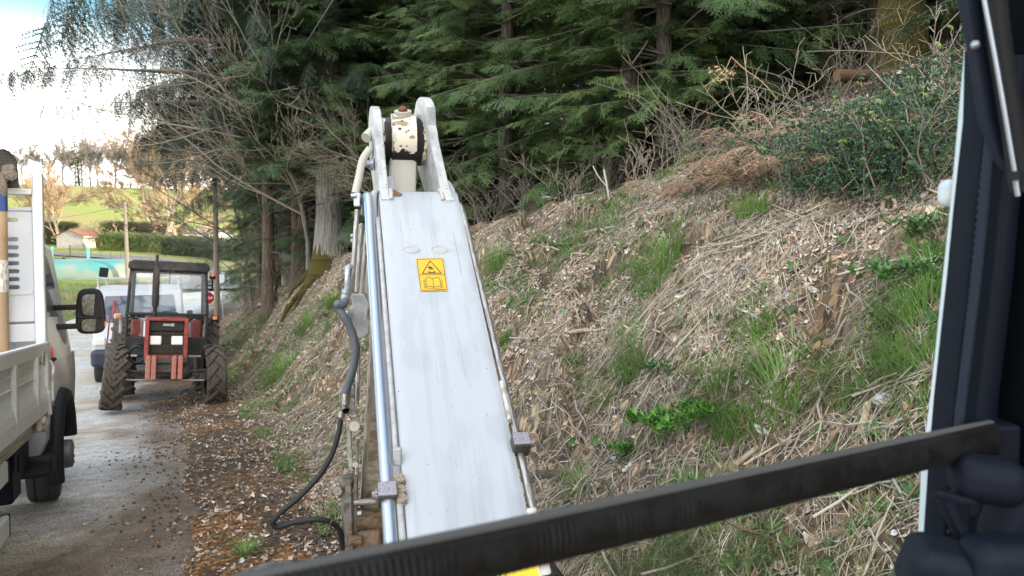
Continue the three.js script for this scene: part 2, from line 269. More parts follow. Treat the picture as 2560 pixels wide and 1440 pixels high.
function groundColour(u, v) {
  const e = edge(v), x = u - (e - 0.1), n = fbm(u * 1.4, v * 1.4, 3, 61), A = bankAmp(v);
  const mix = (a, b, t) => a.map((q, i) => lerp(q, b[i], t));
  let c = [0.3, 0.37, 0.08];                                         // far pasture
  const f = fbm(u * 0.05, v * 0.05, 4, 62);
  c = mix(c, [0.36, 0.34, 0.12], smoothstep(f, 0.5, 0.72));
  if (v > 108 && v < 150) c = mix(c, [0.3, 0.23, 0.12], smoothstep(fbm(u * 0.08, v * 0.08, 3, 64), 0.35, 0.6) * (1 - smoothstep(v, 135, 150)));
  if (v < 105) c = mix([0.2, 0.25, 0.06], [0.3, 0.26, 0.13], smoothstep(fbm(u * 0.35, v * 0.35, 4, 63), 0.5, 0.72));
  if (v > 250) c = mix(c, [0.16, 0.13, 0.08], 0.6);
  if (x > -0.6 && v < 60) {                                           // verge and bank
    const toe = 1.1, dirt = mix([0.19, 0.125, 0.08], [0.095, 0.066, 0.048], smoothstep(n, 0.4, 0.65));
    const rust = smoothstep(fbm(u * 1.5 + 2, v * 0.55 + 9, 4, 66), 0.52, 0.66) * (1 - smoothstep(v, 7, 12));
    let bank = mix([0.37, 0.305, 0.245], [0.23, 0.185, 0.145], smoothstep(n, 0.35, 0.65));
    bank = mix(bank, [0.27, 0.19, 0.13], soilMask(u, v) * 0.8);
    bank = mix(bank, [0.15, 0.16, 0.06], greenMask(u, v) * 0.35);
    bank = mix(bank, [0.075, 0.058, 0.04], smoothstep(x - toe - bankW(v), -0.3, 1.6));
    const d = mix(dirt, [0.36, 0.185, 0.075], rust * 0.85), q = mix(d, bank, smoothstep(x + 0.6 * (n - 0.5), toe - 0.3, toe + 0.45));
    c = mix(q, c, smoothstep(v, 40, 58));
  } else if (x > -0.6) c = mix([0.2, 0.22, 0.07], c, smoothstep(v, 60, 110));
  else if (v < 27) c = mix([0.16, 0.18, 0.06], [0.12, 0.1, 0.07], n);
  return c;
}
function gridMesh(us, vs, yOf, colOf, uvScale) {
  const nu = us.length, nv = vs.length, pos = new Float32Array(nu * nv * 3), col = new Float32Array(nu * nv * 3), uv = new Float32Array(nu * nv * 2), idx = [];
  for (let j = 0; j < nv; j++) for (let i = 0; i < nu; i++) {
    const u = us[i], v = vs[j], k = j * nu + i; pos.set([wx(u, v), yOf(u, v), wz(u, v)], k * 3); col.set(colOf(u, v), k * 3); uv.set([u / uvScale, v / uvScale], k * 2);
    if (i < nu - 1 && j < nv - 1) idx.push(k, k + 1, k + nu + 1, k, k + nu + 1, k + nu);
  }
  const g = new THREE.BufferGeometry(); g.setAttribute('position', new THREE.BufferAttribute(pos, 3)); g.setAttribute('color', new THREE.BufferAttribute(col, 3)); g.setAttribute('uv', new THREE.BufferAttribute(uv, 2)); g.setIndex(idx); g.computeVertexNormals(); return g;
}
function lines(...runs) { const a = []; for (const [from, to, step] of runs) { const n = Math.round((to - from) / step); for (let i = 0; i < n; i++) a.push(from + (to - from) * i / n); } a.push(runs[runs.length - 1][1]); return a; }
{
  const us = lines([-700, -200, 60], [-200, -60, 12], [-60, -20, 3], [-20, -5.6, 0.9], [-5.6, -4.4, 0.12], [-4.4, -0.6, 0.3], [-0.6, 6, 0.07], [6, 9, 0.2], [9, 20, 0.8], [20, 60, 3], [60, 200, 15], [200, 700, 60]);
  const vs = lines([-120, -20, 12], [-20, 1, 1.2], [1, 11, 0.08], [11, 24, 0.15], [24, 50, 0.4], [50, 130, 1.6], [130, 270, 5], [270, 900, 60]);
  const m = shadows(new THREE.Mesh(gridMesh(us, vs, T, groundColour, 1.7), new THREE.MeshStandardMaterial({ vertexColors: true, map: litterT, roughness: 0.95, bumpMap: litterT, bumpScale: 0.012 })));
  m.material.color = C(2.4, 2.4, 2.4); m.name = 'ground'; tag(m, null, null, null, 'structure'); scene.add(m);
}
{
  const roadY = (u, v) => P(v) + 0.02 - 0.012 * Math.abs((u - edge(v) + 2.5) / 2.5) ** 2 + 0.012 * (fbm(u * 0.7, v * 0.35, 3, 71) - 0.5);
  const us = lines([-5.05, -2, 0.25], [-2, 0.35, 0.12]), vs = lines([-12, 2, 1], [2, 14, 0.15], [14, 52, 0.4]);
  const colour = (u, v) => {
    const n = fbm(u * 1.1, v * 0.45, 4, 72), k = smoothstep(n * 0.75 + 0.3 * fbm(u * 6, v * 3, 3, 74), 0.42, 0.75) * smoothstep(u, -2.6, 0.0), brown = smoothstep(n + 0.14 * smoothstep(9 - v, 0, 5), 0.44, 0.62);
    const a = [lerp(0.62, 0.62, brown), lerp(0.61, 0.55, brown), lerp(0.63, 0.475, brown)], d = [0.18, 0.125, 0.088]; return a.map((q, i) => lerp(q, d[i], Math.min(1, k * 0.9 + 0.8 * smoothstep(u + 0.9 * (fbm(u * 2.5, v * 1.2, 4, 79) - 0.5), -0.95, -0.1))));
  };
  const g = gridMesh(us, vs, roadY, colour, 1.3), p = g.attributes.position;
  for (let j = 0; j < vs.length; j++) for (let i = 0; i < us.length; i++) { const k = j * us.length + i, s = edge(vs[j]) - 0.1; p.setXYZ(k, p.getX(k) + CY * s, p.getY(k), p.getZ(k) - SY * s); }
  const m = shadows(new THREE.Mesh(g, new THREE.MeshStandardMaterial({ vertexColors: true, map: asphaltT, roughness: 0.7, roughnessMap: rep(tex(256, 256, (x, y) => { const n = fbm(x / 64, y / 32, 5, 77, 4); return [0, 0.42 + 0.5 * smoothstep(n, 0.35, 0.62)]; }, false), 0.35, 0.35), bumpMap: asphaltT, bumpScale: 0.012 })));
  m.material.color = C(2.5, 2.5, 2.5); m.name = 'road'; tag(m, null, null, null, 'structure'); scene.add(m);
  // side road that joins from the left, and its give-way triangles
  const g2 = gridMesh(lines([-62, -5.06, 0.8]), lines([19.9, 26.6, 0.3]), (u, v) => P(v) - 0.005, () => [0.4, 0.39, 0.4], 1.3);
  const m2 = shadows(new THREE.Mesh(g2, m.material)); m2.name = 'side_road'; tag(m2, null, null, null, 'structure'); scene.add(m2);
  const tr = mb(); for (let i = 0; i < 5; i++) { const v = 20.6 + i * 1.1, u = -5.5, y = (a, b) => V(wx(a, b), P(b) + 0.006, wz(a, b)); tr.tri(y(u - 0.35, v), y(u + 0.35, v + 0.25), y(u - 0.35, v + 0.5)); }
  tag(tr.build('road_marking', mat(0.7, 0.7, 0.68, 0.7)), null, null, null, 'structure');
  // the road beyond the junction, climbing away to the left
  const vv = lines([51, 96, 1.2], [96, 205, 1.5]), far = mb(), pts = vv.map((v) => [edge(v), v]);
  const strip = []; pts.forEach(([u, v], i) => { const [ua, va] = pts[Math.max(0, i - 1)], [ub, vb] = pts[Math.min(pts.length - 1, i + 1)], l = Math.hypot(ub - ua, vb - va), nx = (vb - va) / l, nv = -(ub - ua) / l; strip.push([gpFar(u, v), gpFar(u - nx * 5, v - nv * 5)]); });
  function gpFar(u, v) { return V(wx(u, v), T(u, v) + 0.16, wz(u, v)); }
  for (let i = 0; i < strip.length - 1; i++) far.quad(strip[i][0], strip[i + 1][0], strip[i + 1][1], strip[i][1]);
  tag(far.build('far_road', mat(0.4, 0.37, 0.37, 0.8, 0, { map: asphaltT })), null, null, null, 'structure');
}
// ------------------------------------------------------------------ the excavator the picture is taken from
const exc = thing('excavator', 'white excavator filling the foreground, its boom and arm raised past the open cab window', 'excavator');
{
  const B = V(-0.12145, 1.24993, -2.00326), Tp = V(-0.4086, 2.23491, -3.24447), a = Tp.clone().sub(B).normalize(), c = a.clone().cross(V(0, 1, 0)).normalize(), n = c.clone().cross(a);
  const bl = (s, t, h = 0) => B.clone().addScaledVector(a, s).addScaledVector(c, t).addScaledVector(n, h);
  const W = 0.17, S1 = 1.615;
  // boom: a welded box with the top plate towards the cab
  const R = rng(5), scratches = []; for (let i = 0; i < 46; i++) scratches.push([R(), R(), (R() - 0.5) * 0.1, R() * 0.12]);
  const plateCanvas = document.createElement('canvas'); plateCanvas.width = 512; plateCanvas.height = 2048; {
    const g = plateCanvas.getContext('2d'), im = g.createImageData(512, 2048);
    for (let y = 0; y < 2048; y++) for (let x = 0; x < 512; x++) { const st = fbm(x / 26, y / 320, 4, 81), sm = fbm(x / 90, y / 130, 4, 82), fine = hash(x, y, 83), k = 240 - 9 * smoothstep(st, 0.5, 0.75) - 9 * smoothstep(sm, 0.5, 0.72) - 4 * fine, o = (y * 512 + x) * 4; im.data[o] = k * 0.985; im.data[o + 1] = k * 0.99; im.data[o + 2] = k; im.data[o + 3] = 255; }
    g.putImageData(im, 0, 0);
    for (let i = 0; i < 70; i++) { g.fillStyle = `rgba(${70 + 40 * R()},60,50,${0.4 + 0.5 * R()})`; g.beginPath(); g.ellipse(R() * 512, R() * 2048, 0.8 + 1.6 * R() * R() * 2, 0.8 + 2 * R(), R() * 3, 0, 7); g.fill(); }
    g.strokeStyle = 'rgba(120,115,110,0.5)'; for (const [x, y, dx, dy] of scratches) { g.lineWidth = 0.6 + R(); g.beginPath(); g.moveTo(x * 512, y * 2048); g.lineTo((x + dx * 0.4) * 512, (y + dy * 0.3) * 2048); g.stroke(); }
    g.fillStyle = 'rgba(120,112,96,0.35)'; for (let i = 0; i < 5; i++) { const x = 60 + R() * 390, y = 300 + R() * 1400; g.fillRect(x, y, 1.5 + R() * 3, 60 + 200 * R()); }
  }
  const plateT = new THREE.CanvasTexture(plateCanvas); plateT.colorSpace = THREE.SRGBColorSpace; plateT.wrapS = plateT.wrapT = THREE.RepeatWrapping; plateT.flipY = false; plateT.needsUpdate = true;
  const plateM = mat(0.5, 0.53, 0.575, 0.5, 0, { map: plateT });
  const boom = mb();
  {  // top plate as a fine grid, two shallow dents and rolled long edges
    const nu = 26, nv = 160, pos = [], uv = [], idx = [];
    for (let j = 0; j <= nv; j++) for (let i = 0; i <= nu; i++) {
      const t = -W + 2 * W * i / nu, s = -0.75 + (S1 + 0.75) * j / nv; let h = -0.006 * smoothstep(Math.abs(t), W - 0.02, W);
      if (s > S1 - 0.06) h -= 0.03 * ((s - S1 + 0.06) / 0.06) ** 2 * 0.4;
      const p = bl(s, t, h); pos.push(p.x, p.y, p.z); uv.push(i / nu, j / nv);
      if (i < nu && j < nv) { const k = j * (nu + 1) + i; idx.push(k, k + 1, k + nu + 2, k, k + nu + 2, k + nu + 1); }
    }
    const g = new THREE.BufferGeometry(); g.setAttribute('position', new THREE.Float32BufferAttribute(pos, 3)); g.setAttribute('uv', new THREE.Float32BufferAttribute(uv, 2)); g.setIndex(idx); g.computeVertexNormals(); boom.geo(g);
  }
  const depth = (s) => 0.22 + 0.2 * smoothstep(1.62 - s, 0, 0.9);
  for (let i = 0; i < 24; i++) { const s0 = -0.75 + (S1 + 0.75) * i / 24, s1 = -0.75 + (S1 + 0.75) * (i + 1) / 24, d0 = depth(s0), d1 = depth(s1);
    boom.quad(bl(s0, -W, -d0), bl(s0, -W, -0.006), bl(s1, -W, -0.006), bl(s1, -W, -d1)); boom.quad(bl(s0, W, -0.006), bl(s0, W, -d0), bl(s1, W, -d1), bl(s1, W, -0.006)); boom.quad(bl(s0, W, -d0), bl(s0, -W, -d0), bl(s1, -W, -d1), bl(s1, W, -d1)); }
  for (const s of [-1, 1]) boom.prism([[1.6, 0.1], [1.6, 0.168], [1.65, 0.166], [1.7, 0.155], [1.735, 0.135], [1.75, 0.1]].map(([x, y]) => [x, s * y]), a, c, n.clone().negate(), B, 0.012, 0.06, 0.006); boom.quad(bl(S1, -W, -0.22), bl(S1, -W, -0.018), bl(S1, W, -0.018), bl(S1, W, -0.22));
  const boomMesh = boom.build('boom', plateM, exc);
  // raised weld scars on the plate
  const onPlate = (x, y, h = 0) => { const r = ray(x, y), o = camera.position, k = (B.clone().addScaledVector(n, h).sub(o).dot(n)) / r.dot(n); return o.clone().addScaledVector(r, k); };
  const weld = mb(); for (const [x, y, w, seed] of [[1030, 625, 0.034, 1], [1102, 625, 0.038, 2], [1118, 503, 0.02, 3]]) { const p = onPlate(x, y), ring = [], q = rng(seed); for (let i = 0; i <= 18; i++) { const t = i / 18 * 6.283, k = 1 + 0.25 * (q() - 0.5); ring.push(p.clone().addScaledVector(c, Math.cos(t) * w * k).addScaledVector(a, Math.sin(t) * w * 0.62 * k)); } weld.tube(ring, ring.map(() => 0.0015 + 0.001 * q()), 6); const d = new THREE.SphereGeometry(w * 0.8, 14, 8); d.scale(1, 0.62, 0.13); weld.geo(d, new THREE.Matrix4().makeBasis(c, a, n).setPosition(p)); }
  weld.build('weld_scar', M.white, boomMesh);
  const rust = mb(); { const p0 = onPlate(962, 474, 0.003); const pts = [[966, 470], [985, 474], [998, 481], [1007, 485], [1000, 491], [984, 489], [972, 497], [962, 488]].map(([x, y]) => onPlate(x, y, 0.003)); for (let i = 0; i < pts.length; i++) rust.tri(p0, pts[(i + 1) % pts.length], pts[i]); }
  rust.build('rust_chip', mat(0.16, 0.08, 0.04, 0.9), boomMesh);
  // warning sticker
  const sc = document.createElement('canvas'); sc.width = 256; sc.height = 288; {
    const g = sc.getContext('2d'); g.fillStyle = '#d8a91d'; g.fillRect(0, 0, 256, 288); g.strokeStyle = '#191714'; g.lineWidth = 5; g.strokeRect(8, 8, 240, 272); g.beginPath(); g.moveTo(8, 150); g.lineTo(248, 150); g.stroke();
    g.lineWidth = 8; g.beginPath(); g.moveTo(128, 26); g.lineTo(216, 136); g.lineTo(40, 136); g.closePath(); g.stroke();
    g.fillStyle = '#191714'; g.beginPath(); g.ellipse(120, 86, 22, 10, 0.15, 0, 7); g.fill(); g.lineWidth = 5; g.beginPath(); g.moveTo(102, 78); g.lineTo(150, 92); g.stroke(); g.fillRect(108, 100, 46, 5); g.fillRect(98, 118, 15, 13); g.fillRect(144, 118, 15, 13); g.fillRect(112, 126, 34, 5);
    g.lineWidth = 5; g.beginPath(); g.moveTo(128, 186); g.quadraticCurveTo(95, 166, 62, 180); g.lineTo(62, 252); g.quadraticCurveTo(95, 240, 128, 258); g.quadraticCurveTo(161, 240, 194, 252); g.lineTo(194, 180); g.quadraticCurveTo(161, 166, 128, 186); g.lineTo(128, 258); g.stroke();
    g.lineWidth = 3.5; for (const d of [10, 20]) { g.beginPath(); g.moveTo(62 - d, 186 + d * 0.4); g.lineTo(62 - d, 262); g.lineTo(128, 266); g.lineTo(194 + d, 262); g.lineTo(194 + d, 186 + d * 0.4); g.stroke(); }
    g.fillStyle = '#4a3d12'; g.fillRect(150, 273, 80, 3);
  }
  const decalT = (cv) => { const t = new THREE.CanvasTexture(cv); t.colorSpace = THREE.SRGBColorSpace; t.needsUpdate = true; return t; };
  const decal = (name, corners, cv, parent) => { const g = new THREE.BufferGeometry(); g.setAttribute('position', new THREE.Float32BufferAttribute(corners.flatMap((p) => p.toArray()), 3)); g.setAttribute('uv', new THREE.Float32BufferAttribute([0, 0, 1, 0, 1, 1, 0, 1], 2)); g.setIndex([0, 1, 2, 0, 2, 3]); g.computeVertexNormals(); const m = shadows(new THREE.Mesh(g, mat(1, 1, 1, 0.4, 0, { map: decalT(cv), side: THREE.DoubleSide }))); m.name = name; parent.add(m); return m; };
  decal('warning_sticker', [[1051, 728], [1120, 727], [1108, 645], [1040, 646]].map(([x, y]) => onPlate(x, y, 0.003)), sc, boomMesh).userData = { label: 'yellow warning sticker with triangle and open book' };
  const yc = document.createElement('canvas'); yc.width = 512; yc.height = 256; { const g = yc.getContext('2d'); g.fillStyle = '#e8c81a'; g.fillRect(0, 0, 512, 256); g.fillStyle = '#e9e9df'; g.fillRect(496, 0, 16, 256); g.fillStyle = '#1c1a14'; g.font = 'bold 70px sans-serif'; g.fillText('BON', 95, 92); g.fillRect(272, 0, 7, 256); }
  decal('yellow_label', [[1165, 1545], [1372, 1520], [1347, 1402], [1160, 1425]].map(([x, y]) => onPlate(x, y, 0.003)), yc, boomMesh);
  // ears that carry the pivot
  const piv = [1.915, 0.07];
  const ear = (t0, th, top, lean) => { const ax = a.clone().addScaledVector(c, -lean), sh = B.clone().addScaledVector(c, lean * 1.56); const poly = [[1.52, -0.012], [1.53, 0.006], [1.60, 0.012]]; for (let i = 0; i <= 14; i++) { const f = Math.PI * (0.83 - 1.05 * i / 14); poly.push([piv[0] + Math.cos(f) * 0.145, piv[1] + Math.sin(f) * (0.145 + (i > 2 && i < 9 ? top : 0))]); } poly.push([1.93, -0.1], [1.62, -0.22], [1.5, -0.22]); return mb().prism(poly, ax, n, c, sh, t0, t0 + th, 0.004); };
  const earM = mat(0.5, 0.52, 0.56, 0.45, 0, { map: rep(specks, 2, 2) }); ear(-0.163, 0.036, 0, 0.07).build('pivot_ear', earM, exc); ear(0.105, 0.04, 0.06, 0.2).build('pivot_ear', earM, exc);
  for (const t of [-0.12, 0.07]) mb().smooth([bl(1.53, t + (t < 0 ? -0.002 : 0.03), 0.002), bl(1.58, t + (t < 0 ? 0.002 : 0.03), 0.003), bl(1.612, t + (t < 0 ? -0.002 : 0.024), 0.0)], 0.01, 8, 6).build('weld_bead', M.cream, boomMesh);
  // side cover discs and pins
  const pin = mb(); pin.cyl(bl(piv[0], -0.167, piv[1]), bl(piv[0], -0.19, piv[1]), 0.085, 0.085, 26); pin.cyl(bl(piv[0] - 0.1, -0.185, 0.0), bl(piv[0] - 0.1, -0.2, 0.0), 0.03, 0.03, 18); hexBolt(pin, bl(piv[0] - 0.1, -0.2, 0.0), c.clone().negate(), 0.017, 0.02); pin.build('pivot_pin', M.zinc, exc);
  const barrelCv = document.createElement('canvas'); barrelCv.width = 512; barrelCv.height = 512; {
    const g = barrelCv.getContext('2d'), im = g.createImageData(512, 512);
    for (let y = 0; y < 512; y++) for (let x = 0; x < 512; x++) {
      const v = y / 512, r1 = (fbm(x / 40, y / 40, 4, 91) - 0.5), r2 = fbm(x / 10, y / 10, 3, 92) - 0.5, wide = 0.026 + 0.08 * smoothstep(fbm(x / 60, 3, 3, 95), 0.35, 0.7), d = Math.min(Math.abs(v - 0.33 - 0.03 * r1) - wide, Math.abs(v - 0.71 - 0.04 * r1) - wide * 0.8), blk = d + 0.05 * r2 < 0 || (fbm(x / 9, y / 9, 3, 93) > 0.72) || (Math.abs(x / 512 - 0.53) < 0.07 + 0.06 * r1 + 0.06 * r2 && v > 0.25 && v < 0.78), o = (y * 512 + x) * 4, k = 222 - 40 * smoothstep(fbm(x / 50, y / 50, 3, 94), 0.5, 0.7);
      const cc = blk ? [26, 19, 17] : fbm(x / 22, y / 22, 4, 96) > 0.64 ? [150, 130, 104] : [k, k * 0.965, k * 0.88]; im.data.set([...cc, 255], o);
    }
    g.putImageData(im, 0, 0); g.fillStyle = '#140f0d'; g.beginPath(); g.arc(175, 268, 4, 0, 7); g.fill();
  }
  const lathe = (prof) => { const g = new THREE.LatheGeometry(prof.map(([r, t]) => new THREE.Vector2(r, t)), 48); return g; };
  const arm = mb(); const Cp = bl(piv[0], -0.045, piv[1] - 0.01);
  const brl = mb().geo(lathe([[0.02, -0.115], [0.1, -0.115], [0.106, -0.085], [0.11, -0.062], [0.124, -0.056], [0.124, 0.05], [0.11, 0.056], [0.106, 0.085], [0.1, 0.115], [0.02, 0.115]]), new THREE.Matrix4().makeBasis(n, c, a).setPosition(Cp));
  brl.build('arm_boss', mat(1, 1, 1, 0.45, 0, { map: decalT(barrelCv) }), exc);
  const cap = px(1008, 305, 3.4), capTop = px(1007, 277, 3.38); const stub = mb().cyl(cap, capTop, 0.041, 0.039, 24); stub.cyl(cap.clone().lerp(capTop, 0.35), cap.clone().lerp(capTop, 0.5), 0.044, 0.044, 24); const stubMesh = stub.build('grease_cap', M.cream, exc);
  mb().cyl(capTop, px(1005, 270, 3.37), 0.022, 0.018, 14).build('cap_rust', mat(0.14, 0.05, 0.035, 0.9), stubMesh);
  // arm hanging behind the boom
  const foot = px(948, 1345, 3.28), down = foot.clone().sub(Cp).normalize(), fr = c.clone().cross(down).normalize();
  mb().sweep([Cp.clone().addScaledVector(down, 0.05), Cp.clone().lerp(foot, 0.12), Cp.clone().lerp(foot, 0.28)], [0.12, 0.13, 0.16], [0.14, 0.18, 0.24], c, fr, 0.15).build('arm_neck', M.cream, exc); arm.sweep([Cp.clone().lerp(foot, 0.26), Cp.clone().lerp(foot, 0.4), foot], [0.17, 0.19, 0.19], [0.245, 0.26, 0.2], c, fr, 0.1);
  arm.build('arm', M.mud, exc);
  const edgeStrip = mb(); edgeStrip.sweep([px(896, 850, 3.16), px(893, 1010, 3.18)], 0.016, 0.05, c, fr); edgeStrip.sweep([px(894, 1095, 3.18), px(890, 1270, 3.2)], 0.014, 0.05, c, fr); edgeStrip.build('arm_edge', M.creamDirty, exc);
  // linkage, coupler and bucket
  const link = mb(); link.sweep([px(872, 1058, 3.12), px(874, 1110, 3.12), px(879, 1172, 3.12)], 0.02, 0.04, c, fr); link.cyl(px(886, 1066, 3.14), px(886, 1066, 3.04), 0.022, 0.022, 20); link.cyl(px(876, 1070, 3.1), px(905, 1068, 3.16), 0.012); link.cyl(px(886, 1162, 3.1), px(889, 1162, 3.04), 0.012, 0.012, 10); link.build('linkage_bar', M.creamDirty, exc);
  const coup = mb(); coup.sweep([px(870, 1196, 3.1), px(868, 1260, 3.1), px(872, 1368, 3.12)], [0.03, 0.05, 0.05], 0.11, c, fr, 0.2); coup.sweep([px(888, 1190, 3.14), px(884, 1275, 3.14), px(890, 1375, 3.16)], [0.02, 0.035, 0.03], 0.12, c, fr, 0.2); coup.cyl(px(884, 1257, 3.08), px(950, 1253, 3.1), 0.016); coup.cyl(px(846, 1228, 3.08), px(884, 1229, 3.1), 0.028, 0.024, 14); hexBolt(coup, px(852, 1222, 3.05), V(-0.2, 0, 1).normalize(), 0.02, 0.03); coup.cyl(px(895, 1285, 3.0), px(905, 1284, 3.0), 0.014, 0.014, 10); coup.build('coupler', M.steel, exc);
  const hub = mb(); hub.cyl(px(886, 1298, 3.12), px(985, 1296, 3.2), 0.045, 0.045, 24); hub.box(0.12, 0.1, 0.12, ...px(924, 1345, 3.15).toArray(), 0.02); hub.cyl(px(872, 1350, 3.06), px(900, 1352, 3.08), 0.022, 0.022, 14); hub.build('link_hub', mat(0.27, 0.19, 0.13, 0.85, 0, { map: rep(grime, 2, 2) }), exc);
  const bk = mb(); { const o = px(690, 1560, 3.2); const poly = []; for (let i = 0; i <= 12; i++) { const f = Math.PI * (1.02 - i / 12 * 1.04); poly.push([Math.cos(f) * 0.3, Math.sin(f) * 0.17]); } poly.push([0.3, -0.25], [-0.3, -0.25]); bk.prism(poly, V(0.97, 0, -0.2), V(0, 1, 0), V(0.2, 0, 0.97), o, -0.3, 0.05, 0.01); bk.sweep([px(738, 1392, 3.1), px(726, 1432, 3.12)], 0.02, 0.03, c, fr); bk.smooth([px(640, 1460, 3.1), px(690, 1436, 3.08), px(760, 1428, 3.08), px(850, 1432, 3.1)], 0.02, 10); }
  bk.build('bucket', mat(0.16, 0.145, 0.13, 0.7, 0.2, { map: rep(grime, 2, 2) }), exc);
  // pipes along the left of the boom
  const pl = mb(); pl.smooth([bl(-0.7, -0.214, 0.0), bl(0.3, -0.215, 0.0), bl(1.0, -0.216, 0.0), bl(1.5, -0.216, 0.002), bl(1.56, -0.217, -0.004), bl(1.59, -0.222, -0.03), bl(1.6, -0.225, -0.12)], 0.0195, 20, 8); pl.build('boom_pipe', M.zinc, exc);
  mb().sweep([bl(-0.7, -0.184, -0.012), bl(0.1, -0.184, -0.012)], 0.02, 0.03, c, n).build('pipe_rail', M.white, exc); const st = mb(); st.sweep([bl(0.2, -0.184, -0.01), bl(0.78, -0.183, -0.01), bl(1.4, -0.183, -0.012)], 0.018, 0.03, c, n); st.box(0.024, 0.05, 0.024, ...bl(0.21, -0.18, 0.006).toArray(), 0.004); st.build('pipe_rail', M.white, exc);
  const innerp = mb(); innerp.smooth([bl(0.9, -0.195, -0.035), bl(1.48, -0.195, -0.035), bl(1.6, -0.19, -0.02), bl(1.64, -0.178, -0.04), bl(1.64, -0.176, -0.2)], 0.014, 12, 8); innerp.build('boom_pipe', M.white, exc);
  const rp = mb(); rp.smooth([bl(-0.7, 0.19, -0.018), bl(0.4, 0.19, -0.018), bl(1.1, 0.184, -0.02), bl(1.52, 0.176, -0.02), bl(1.58, 0.172, -0.05)], 0.0125, 14, 8); rp.build('boom_pipe', M.steel, exc);
  mb().sweep([bl(0.32, 0.176, 0.002), bl(0.48, 0.176, 0.002)], 0.012, 0.02, c, n).build('pipe_rail', M.creamDirty, exc); const rs = mb(); rs.sweep([bl(-0.2, 0.18, 0.0), bl(0.0, 0.18, 0.0)], 0.03, 0.03, c, n); rs.build('pipe_rail', M.creamDirty, exc);
  const clampAt = (s, t, side) => { const k = mb(), m = new THREE.Matrix4().makeBasis(c, a, n).setPosition(bl(s, t, 0.0)); k.geo(new RoundedBoxGeometry(0.055, 0.05, 0.06, 2, 0.008), m); k.build('pipe_clamp', M.darkSteel, exc); const p = mb(); p.geo(new RoundedBoxGeometry(0.052, 0.046, 0.006, 1, 0.003), new THREE.Matrix4().makeBasis(c, a, n).setPosition(bl(s, t, 0.032))); hexBolt(p, bl(s, t + side * 0.028, 0.005), c.clone().multiplyScalar(side), 0.012, 0.014); p.cyl(bl(s, t + side * 0.027, 0.005), bl(s, t + side * 0.033, 0.005), 0.017, 0.017, 16); p.build('clamp_plate', M.plate, exc); };
  const sOf = (x, y) => onPlate(x, y).sub(B).dot(a);
  clampAt(sOf(966, 1238), -0.216, -1); clampAt(sOf(1300, 1112), 0.192, 1);
  const blobs = mb(); for (const [s, h] of [[0.128, 0.004], [0.09, 0.006], [0.065, 0.002]]) { const g = new THREE.IcosahedronGeometry(0.02, 2), q = g.attributes.position; for (let i = 0; i < q.count; i++) { const k = 0.8 + 0.4 * hash(Math.round(q.getX(i) * 900), Math.round(q.getY(i) * 900), Math.round(q.getZ(i) * 900)); q.setXYZ(i, q.getX(i) * k, q.getY(i) * k, q.getZ(i) * k * 0.6); } g.computeVertexNormals(); blobs.geo(g, new THREE.Matrix4().setPosition(bl(s, -0.181, h))); }
  blobs.build('mud_clod', M.mud, boomMesh);
  // pipes and fittings on the flank
  const fl = mb();
  fl.smooth([px(925, 372, 3.3), px(908, 398, 3.28), px(898, 440, 3.26), px(888, 485, 3.22)], 0.017, 14); fl.smooth([px(915, 345, 3.32), px(930, 330, 3.36), px(940, 322, 3.4)], 0.024, 14);
  fl.build('flank_pipe', M.cream, exc);
  const fl2 = mb(); fl2.smooth([px(893, 525, 3.2), px(888, 600, 3.16), px(884, 660, 3.14), px(877, 705, 3.12), px(868, 745, 3.1)], 0.011, 12); fl2.smooth([px(905, 560, 3.25), px(898, 650, 3.2), px(893, 730, 3.18)], 0.012, 12); fl2.smooth([px(918, 560, 3.25), px(910, 650, 3.2), px(903, 740, 3.18)], 0.012, 12);
  fl2.build('flank_pipe', M.steel, exc);
  const br = mb(); br.prism([[0, 0.17], [0.055, 0.17], [0.075, 0.12], [0.07, 0.0], [0.045, -0.02], [0.008, -0.02]].map(([x, y]) => [x, y]), V(0.98, 0, -0.2), V(0, 1, 0), V(0.2, 0, 0.98), px(880, 835, 3.15), -0.1, 0.0, 0.004); br.build('boom_lug', M.white, exc);
  const flank = mb(); flank.quad(px(905, 848, 3.2), px(926, 752, 3.12), px(932, 560, 3.25), px(893, 560, 3.34)).quad(px(879, 733, 3.2), px(905, 848, 3.2), px(893, 560, 3.34), px(886, 570, 3.4)); flank.build('boom_flank', M.creamDirty, exc);
  const fit = mb(); fit.box(0.03, 0.06, 0.03, ...px(894, 500, 3.2).toArray(), 0.006); hexBolt(fit, px(889, 490, 3.18), V(-1, 0, 0.2).normalize(), 0.011, 0.02); fit.cyl(px(875, 795, 3.12), px(869, 796, 3.12), 0.035, 0.035, 20); hexBolt(fit, px(869, 800, 3.1), V(-1, 0, 0.3).normalize(), 0.016, 0.016); fit.cyl(px(863, 750, 3.1), px(864, 735, 3.1), 0.019, 0.019, 6); fit.cyl(px(864, 733, 3.1), px(864, 722, 3.1), 0.016, 0.016, 12); fit.smooth([px(868, 722, 3.1), px(869, 690, 3.1), px(872, 668, 3.12), px(884, 668, 3.14)], 0.012, 12); fit.box(0.014, 0.045, 0.04, ...px(868, 678, 3.12).toArray(), 0.004); for (const y of [590, 602]) hexBolt(fit, px(886, y, 3.2), V(-1, 0, 0.3).normalize(), 0.01, 0.016); fit.build('pipe_fitting', M.zinc, exc);
  const hose = mb(); hose.smooth([px(863, 985, 3.06), px(872, 955, 3.06), px(884, 915, 3.06), px(888, 868, 3.06), px(878, 826, 3.06), px(862, 795, 3.05), px(846, 770, 3.05), px(845, 760, 3.04), px(856, 762, 3.05), px(864, 752, 3.08)], 0.0175, 16, 8); hose.build('hydraulic_hose', M.rubberGrey, exc);
